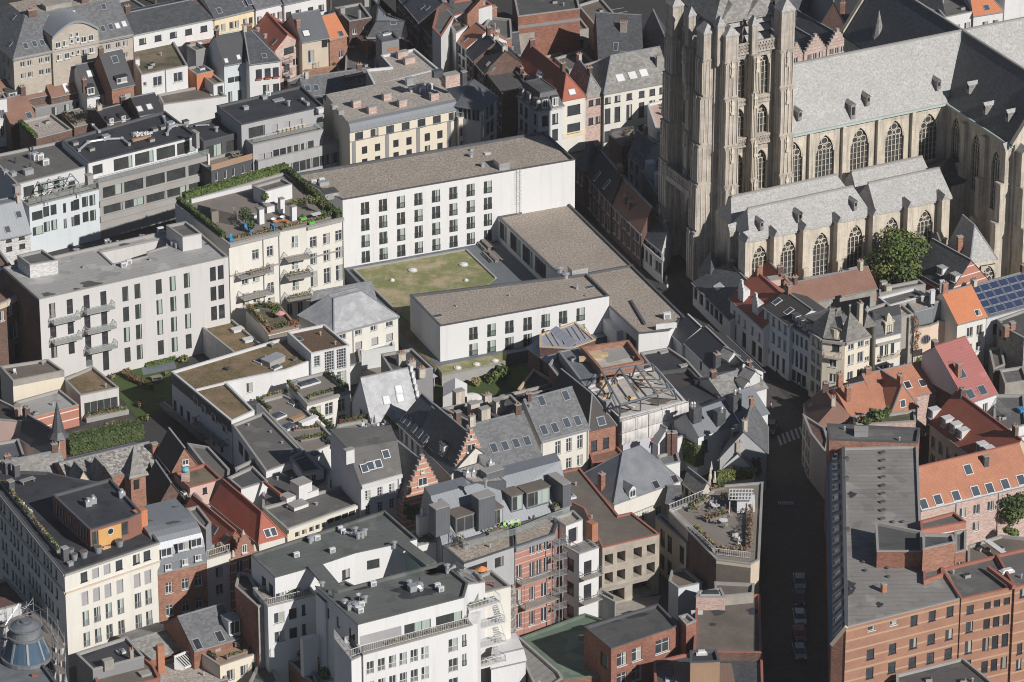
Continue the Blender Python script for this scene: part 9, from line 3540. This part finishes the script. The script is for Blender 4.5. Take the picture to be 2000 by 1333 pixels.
for k in range(17):
 f=.03+k/17.4
 p=F_.lerp(K_,f)
 q2=G_.lerp(H_,f)
 c=p.lerp(q2,.5)
 nn=(q2-p).cross(K_-F_).normalized()
 nn=nn if nn.z>0 else-nn
 a=(K_-F_).normalized()
 bb_=(q2-p).normalized()
 mb=MB()
 def qd(hw,hh,o1,m_):
  mb.face([c-a*hw-bb_*hh+nn*o1,c+a*hw-bb_*hh+nn*o1,c+a*hw+bb_*hh+nn*o1,c-a*hw+bb_*hh+nn*o1][::-1],m_)
 for s in(-1,1):
  mb.beam(c+a*s*.75-bb_*1.2+nn*.15,c+a*s*.75+bb_*1.2+nn*.15,.16,.3)
 mb.beam(c-a*.75+bb_*1.2+nn*.15,c+a*.75+bb_*1.2+nn*.15,.2,.3)
 mb.beam(c-a*.75-bb_*1.2+nn*.15,c+a*.75-bb_*1.2+nn*.15,.16,.3)
 qd(.7,1.15,.12,1)
 b.part('roof_window',mb,['pale_blue','pane'],o)
mb=MB()
mb.beam(G_+VV((0,0,.1)),H_+VV((0,0,.1)),.5,.35)
b.part('kerb',mb,['coping_dark'],b.roofo)
for y in(35,80,125,175,222,268,315,362,410,460):
 b.boxes([(705,y)],.8,.5,.12,'felt_dark')
b.vents([(600,655),(735,690),(740,740),(610,705),(765,430),(820,430)],.2,.25,m='felt_dark').boxes([(500,80),(500,190),(505,480)],.6,.5,.5,'felt_dark').boxes([(712,820)],.7,.6,1.2,'tile_orange','coping',name='chimney')
v=b.vol('roof_house',12,[(675,592),(930,592),(930,480),(665,425)],18.9,16.2,'brick_red','felt_dark')
v=b.vol('stair',12,[(935,580),(1118,540),(1105,495),(935,490)],20.4,0,'brick_orange','slate')
v=b.vol('stair',12,[(925,470),(1180,425),(1110,370),(920,420)],17.6,0,'brick_courses','felt_grey',cop='coping_brick')
v=b.vol('stair',12,[(1118,600),(1178,585),(1180,470),(1115,480)],17.2,0,'brick_orange','felt_grey',wins=[(0,[1148],40,[(60,24),(110,30)],'w2')])
v=b.vol('stair',12,[(940,760),(1050,720),(1045,650),(935,655)],16.9,0,'brick_orange','felt_grey',cop='coping_brick')
pm=MB()
for x,y,r_ in((690,893,.5),(520,780,.8),(512,820,.8),(535,270,.6),(545,800,.3)):
 P=up(12,x,y,16.27)
 pm.face([P+VV((r_*(1.+.3*math.sin(5*t))*math.cos(t),r_*(1.5+.5*math.cos(3*t))*math.sin(t),0))for t in[i*.35 for i in range(18)]])
b.part('roof_patch',pm,['felt_black'],b.roofo)
b=Bd('brick_block','brick wing with grey flat roof, red wall copings and triple windows at the bottom right',BUILD,12,[(1152,862),(1455,795),(1350,615),(1040,692)],16.6,'brick_band')
b.win(0,[1205],40,[(48,46),(140,62),(250,70),(360,60)],'k2').win(0,[1303,1357,1413],38,[(50,42),(146,62),(254,80),(388,70)],'kd').flat('felt_grey','coping_brick').done()
b=Bd('brick_block','brick end building with flat roof and white hatch at the right edge',BUILD,12,[(1455,797),(1700,735),(1580,560),(1350,612)],16.8,'brick_band')
b.win(0,[1500],30,[(20,46),(330,60),(420,60)],'k2').flat('felt_grey','coping_brick').done()
b.dome([(1408,710)],1.8,.9,m='plastic_white')
mb=MB()
mb.beam(up(12,1305,685,17),up(12,1450,795,17),.5,.6)
b.part('parapet',mb,['coping_brick'])
b=Bd('brick_block_end','short brick end block with pale parapet at the top of the long corrugated roof',BUILD,8,[(405,1215),(905,1232),(918,1150),(392,1125)],17.2,'brick_orange')
b.flat('felt_grey','coping_dark').done()
b.boxes([(585,1185)],2.,1.6,.9,'aluminium','coping')
b=Bd('flat_house','low building with dark patched flat roof at the bottom right edge',HOUSE,12,[(785,1440),(1400,1400),(1300,1310),(1160,1195),(785,1290)],7.6,'concrete')
b.flat('felt_dark','coping').done()
b=Bd('orange_roof_house','long pinkish brick house with orange pantile roof and eight skylights',HOUSE,12,[(925,352),(1560,200)],9.2,'pink',dep=9)
b.win(0,[1162,1240,1320,1400,1480],38,[(52,56)],'w2').win(0,[1240],38,[(150,50)],'w2').gable('tile_orange',b.risepx(905,132),cap='coping_brick').cornice((0,),'coping_white',h=.3,out=.3).done()
b.sky([(938,325),(1020,300),(1122,278),(1232,252),(1312,235),(1400,212),(1490,188),(1190,130)],1.2,1.5,'pane_sky','aluminium')
b.chim([(1290,100)],.8,.6,1.4,'slate',0)
b.pipe(0,[1122,1362])
tree(up(12,1440,520,0),8.5,4.2,'dark round tree in the courtyard at the right edge',('leaf_green','leaf_dark'),n=4200,size=.2,trunk=.3)
bush(up(12,1430,500,3),1.8,1.4,'bright green shrubs under the dark courtyard tree',('leaf_hedge','leaf_green'),n=260)
b=Bd('courtyard_sheds','low cluttered brown roofs in the courtyard right of the long brick building',BUILD,12,[(1190,690),(1360,620),(1560,700),(1560,520),(1380,500),(1190,560)],6.,'brick_brown')
b.flat('felt_brown','coping').done()
mb=MB()
mb.beam(up(12,1295,530,7),up(12,1480,665,7),.9,.2)
b.part('awning',mb,['plastic_white'])
b=Bd('street_house','long orange pantiled roof running from the pink gable to the crimson-roofed house',HOUSE,8,[(670,1010),(1010,935)],7.6,'pink',dep=9)
b.gable('tile_orange',b.risepx(770,848,0)).done()
b.sky([(848,905),(932,895)],1.,1.2,'pane_dark','coping_white')
b=Bd('street_house','tall narrow shaded house fronts on the street left of the long brick building',HOUSE,8,[(255,1070),(300,1180),(385,1290),(400,1215),(380,1150)],8.,'sand')
b.win(0,[265,280,292],9,[(30,60),(120,60),(210,60)],'w2').flat('brick_plum','coping').done()
def strip(name,pts,z,m):
 g=MB()
 g.face([up(0,x,y,z)for x,y in pts])
 return structure(name,g,[m])
strip('pavement',[(1483,1400),(1500,1400),(1506,830),(1496,830)],.06,'cobbles')
strip('pavement',[(1598,1400),(1640,1400),(1630,900),(1584,900)],.06,'cobbles')
strip('road',[(1500,1400),(1598,1400),(1584,860),(1560,800),(1500,740),(1200,330),(1150,300),(1180,360),(1400,640),(1500,800)],.012,'cobbles')
g=MB()
for k in range(6):
 x=1524+k*8.5
 g.face([up(0,x,871-k*3.4,.03),up(0,x+4.6,869.2-k*3.4,.03),up(0,x-1+4.6-6,850-k*3.4,.03),up(0,x-1-6,851.8-k*3.4,.03)])
structure('zebra_crossing',g,['paint'])
g=MB()
for k in range(8):
 x=1520+k*4
 g.face([up(0,x,986,.03),up(0,x+1.8,986,.03),up(0,x+1.8,981.5,.03),up(0,x,981.5,.03)])
g.face([up(0,1519,981.5,.03),up(0,1551,981.5,.03),up(0,1551,980,.03),up(0,1519,980,.03)])
structure('road_marking',g,['paint'])
def car(P,ang,label,paint,group=None,van=False):
 r=empty('parked_car',P,label,'van' if van else 'car',group)
 r.rotation_euler=(0,0,ang)
 w_=.86
 H=1. if van else .78
 prof_=[(-2.1,.35),(-2.15,.7),(-2.,.86),(-1.,.95),(1.25,.98),(2.,.9),(2.12,.6),(2.1,.32)]
 mb=MB()
 for i in range(len(prof_)-1):
  (x0,z0),(x1,z1)=(prof_[i],prof_[i+1])
  mb.face([(x0,-w_,z0),(x0,w_,z0),(x1,w_,z1),(x1,-w_,z1)][::-1])
 for s in(-1,1):
  mb.face([(x,s*w_,z)for x,z in prof_][::s])
 mb.face([(-2.1,-w_,.35),(2.1,-w_,.32),(2.1,w_,.32),(-2.1,w_,.35)][::-1])
 mb.build('body',[paint],r)
 top=1.45 if not van else 1.9
 a,c=(-.55,1.1)if not van else(-.9,1.9)
 b0,b1=(-1.25,1.85)if not van else(-1.6,2.05)
 mb=MB()
 q=[(b0,-.78,.93),(b1,-.78,.93),(b1,.78,.93),(b0,.78,.93)]
 t=[(a,-.62,top),(c,-.62,top),(c,.62,top),(a,.62,top)]
 for i in range(4):
  j=(i+1)%4
  mb.face([q[i],q[j],t[j],t[i]])
 mb.build('windows',['pane_dark'],r)
 mb=MB()
 mb.face([(x,y,z+.015)for x,y,z in t])
 mb.box(((a+c)/2,0,top-.06),c-a+.1,1.2,.06)
 mb.build('roof',[paint],r)
 for x in(-1.35,1.3):
  for s in(-1,1):
   mb=MB()
   N_=12
   C0=[(x+.32*math.cos(2*math.pi*i/N_),s*.9,.32+.32*math.sin(2*math.pi*i/N_))for i in range(N_)]
   C1=[(p[0],s*.68,p[2])for p in C0]
   mb.face(C0[::-s])
   for i in range(N_):
    j=(i+1)%N_
    mb.face([C0[i],C0[j],C1[j],C1[i]])
   o=mb.build('wheel',['tyre'],r)
   mb=MB()
   mb.face([(x+.18*math.cos(2*math.pi*i/8),s*.905,.32+.18*math.sin(2*math.pi*i/8))for i in range(8)][::-s])
   mb.build('rim',['aluminium'],o)
 for s in(-1,1):
  mb=MB()
  mb.box((-2.1,s*.6,.62),.12,.3,.14)
  mb.build('headlight',['lamp_glass'],r)
  mb=MB()
  mb.box((2.06,s*.62,.7),.12,.24,.16)
  mb.build('tail_light',['red'],r)
 return r
for i,(y,m,l)in enumerate(((1143,'car_silver','silver parked car, rearmost of the row in the dark street'),(1175,'car_black','black parked car second from the rear in the dark street'),(1212,'car_white','pale parked car in the middle of the row in the dark street'),(1245,'car_red','dark red parked car in the dark street'),(1280,'car_silver','silver-blue parked car nearest the bottom edge in the dark street'))):
 car(up(0,1561,y,0),R(90)+.02*i,l,m,'cars parked along the dark street')
car(up(3,525,45,0),R(60),'black van with red tail lights parked at the top edge','car_black',van=True)
car(up(3,410,330,0),R(15),'silver car half hidden behind the red hipped roof','car_silver')
car(up(5,440,1225,0),R(20),'silver car parked behind the broad green hedge','car_silver')
car(up(0,1506,842,0),R(80),'dark car parked at the zebra crossing corner','car_black')
def person(P,ang,label,top,legs='cloth_dark'):
 r=empty('person',P,label,'person')
 r.rotation_euler=(0,0,ang)
 me=bpy.data.meshes.new('body')
 V=[(0,0,.95),(0,0,1.2),(0,0,1.42),(0,0,1.52),(0,-.01,1.66),(.1,0,.9),(.12,.06,.5),(.12,.16,.08),(.12,-.02,.04),(-.1,0,.9),(-.12,-.1,.5),(-.12,-.2,.1),(-.12,-.34,.05),(.2,0,1.38),(.25,.08,1.12),(.24,-.04,.9),(-.2,0,1.38),(-.25,-.1,1.12),(-.24,-.22,.92)]
 Ed=[(0,1),(1,2),(2,3),(3,4),(0,5),(5,6),(6,7),(7,8),(0,9),(9,10),(10,11),(11,12),(2,13),(13,14),(14,15),(2,16),(16,17),(17,18)]
 Rd=[.15,.14,.15,.06,.1,.09,.065,.045,.04,.09,.065,.045,.04,.06,.045,.035,.06,.045,.035]
 me.from_pydata(V,Ed,[])
 me.materials.append(M[legs])
 o=bpy.data.objects.new('body',me)
 COL.objects.link(o)
 o.parent=r
 o.modifiers.new('skin','SKIN')
 for i,q in enumerate(Rd):
  me.skin_vertices[0].data[i].radius=(q,q*.85)
 me.skin_vertices[0].data[0].use_root=True
 s=o.modifiers.new('sub','SUBSURF')
 s.levels=1
 s.render_levels=1
 mb=MB()
 mb.cyl((0,0,.92),.17,.3,10,0,.18,cap=False)
 mb.cyl((0,0,1.2),.19,.27,10,0,.13,cap=False)
 mb.build('jacket',[top],o)
 mb=MB()
 mb.cyl((0,0.,1.66),.11,.1,8,0,.06)
 mb.build('hair',['hair'],o)
 return r
for i,(x,y,a,m,l)in enumerate(((1301,556,.5,'cloth_dark','pedestrian in dark jacket walking below the church tower'),(1303,571,.3,'cloth_white','pedestrian in pale jacket on the church street'),(1505,803,1.,'cloth_pink','cyclist-side pedestrian in pink top at the street corner'),(1516,742,.5,'cloth_dark','person in dark clothes outside the white street houses'),(1521,748,1.4,'cloth_dark','person standing near the doors of the white street houses'),(1560,762,.2,'cloth_white','person in pale clothes in front of the dark shop front'))):
 person(up(0,x,y,0),a,l,m)
def sign(P,label):
 r=empty('road_sign',P,label,'road sign')
 mb=MB()
 mb.cyl((0,0,0),.04,2.6,6)
 mb.build('pole',['rail'],r)
 mb=MB()
 mb.box((0,-.05,2.1),.6,.04,.6)
 mb.build('plate',['blue'],r)
sign(up(3,612,1245,0),'blue road sign on a post in the shaded church street')
sign(up(2,878,80,0),'blue road sign in the dark street at the top edge')
r=empty('flowerpot',up(0,906,249,8.8),'bright red object on the window ledge of the cream office','pot')
mb=MB()
mb.cyl((0,0,0),.35,.7,10,0,.25)
mb.build('pot',['red'],r)
mb=MB()
mb.cyl((0,0,.7),.2,.1,8)
mb.build('rim',['red'],r)
rnd=random.Random(5)
for b in NB:
 if not b.planes or b.roofo is None:
  continue
 poly,n=b.planes[0]
 kids=[c.name.split('.')[0]for c in b.roofo.children]
 o=b.o
 ar=sum(((poly[i]-poly[0]).cross(poly[i+1]-poly[0]).length/2 for i in range(1,len(poly)-1)))
 if n.z>.99:
  if len(kids)<2 and ar>30:
   c=sum(poly,ZERO)/len(poly)
   for k in range(min(4,int(ar/40)+1)):
    P=c.lerp(poly[rnd.randrange(len(poly))],rnd.uniform(.2,.75))
    mb=MB()
    if rnd.random()<.6:
     mb.cyl(P,.14,.55,8)
     mb.cyl(P+VV((0,0,.55)),.24,.1,8,0,.1)
     b.part('vent',mb,['aluminium'],b.roofo)
    else:
     mb.box(P,.9,.7,.45,b.ang)
     mb.box(P+VV((0,0,.45)),.75,.55,.08,b.ang,1)
     b.part('roof_hatch',mb,['coping','pane_dark'],b.roofo)
 elif len(poly)==4 and 'chimney' not in kids and(ar>22)and(b.root.name.split('.')[0]not in('stepped_gable_house','slate_house','slate_wing','gabled_house','dormer_house','dormer_gable','turret','site_roof','small_gables','shed')):
  for f in(.1,)if rnd.random()<.5 else(.1,.9):
   P=poly[3].lerp(poly[2],f)-VV((0,0,.3))
   mb=MB()
   h=rnd.uniform(1.1,1.8)
   mb.box(P,.95,.6,h,b.ang+R(90)*rnd.randrange(2))
   mb.box(P+VV((0,0,h)),1.05,.72,.1,b.ang,1)
   for q in(-.22,.22):
    mb.cyl(P+VV((q,0,h+.1)),.11,.35,7,2,.08)
   b.part('chimney',mb,[rnd.choice(['brick_orange','brick_brown','stone','brick_plum']),'coping','terracotta'],b.roofo)
hz=MB()
hz.box((0,500,-1),3400,4300,346)
o=hz.build('haze',[])
o['kind']='stuff'
m=bpy.data.materials.new('haze')
m.use_nodes=True
nt=m.node_tree
nt.nodes.clear()
v=nt.nodes.new('ShaderNodeVolumePrincipled')
v.inputs['Density'].default_value=4e-05
v.inputs['Color'].default_value=(.9,.88,.88,1)
out=nt.nodes.new('ShaderNodeOutputMaterial')
nt.links.new(v.outputs[0],out.inputs['Volume'])
o.data.materials.append(m)
print('buildings',len(NB),'objects',len(bpy.data.objects))
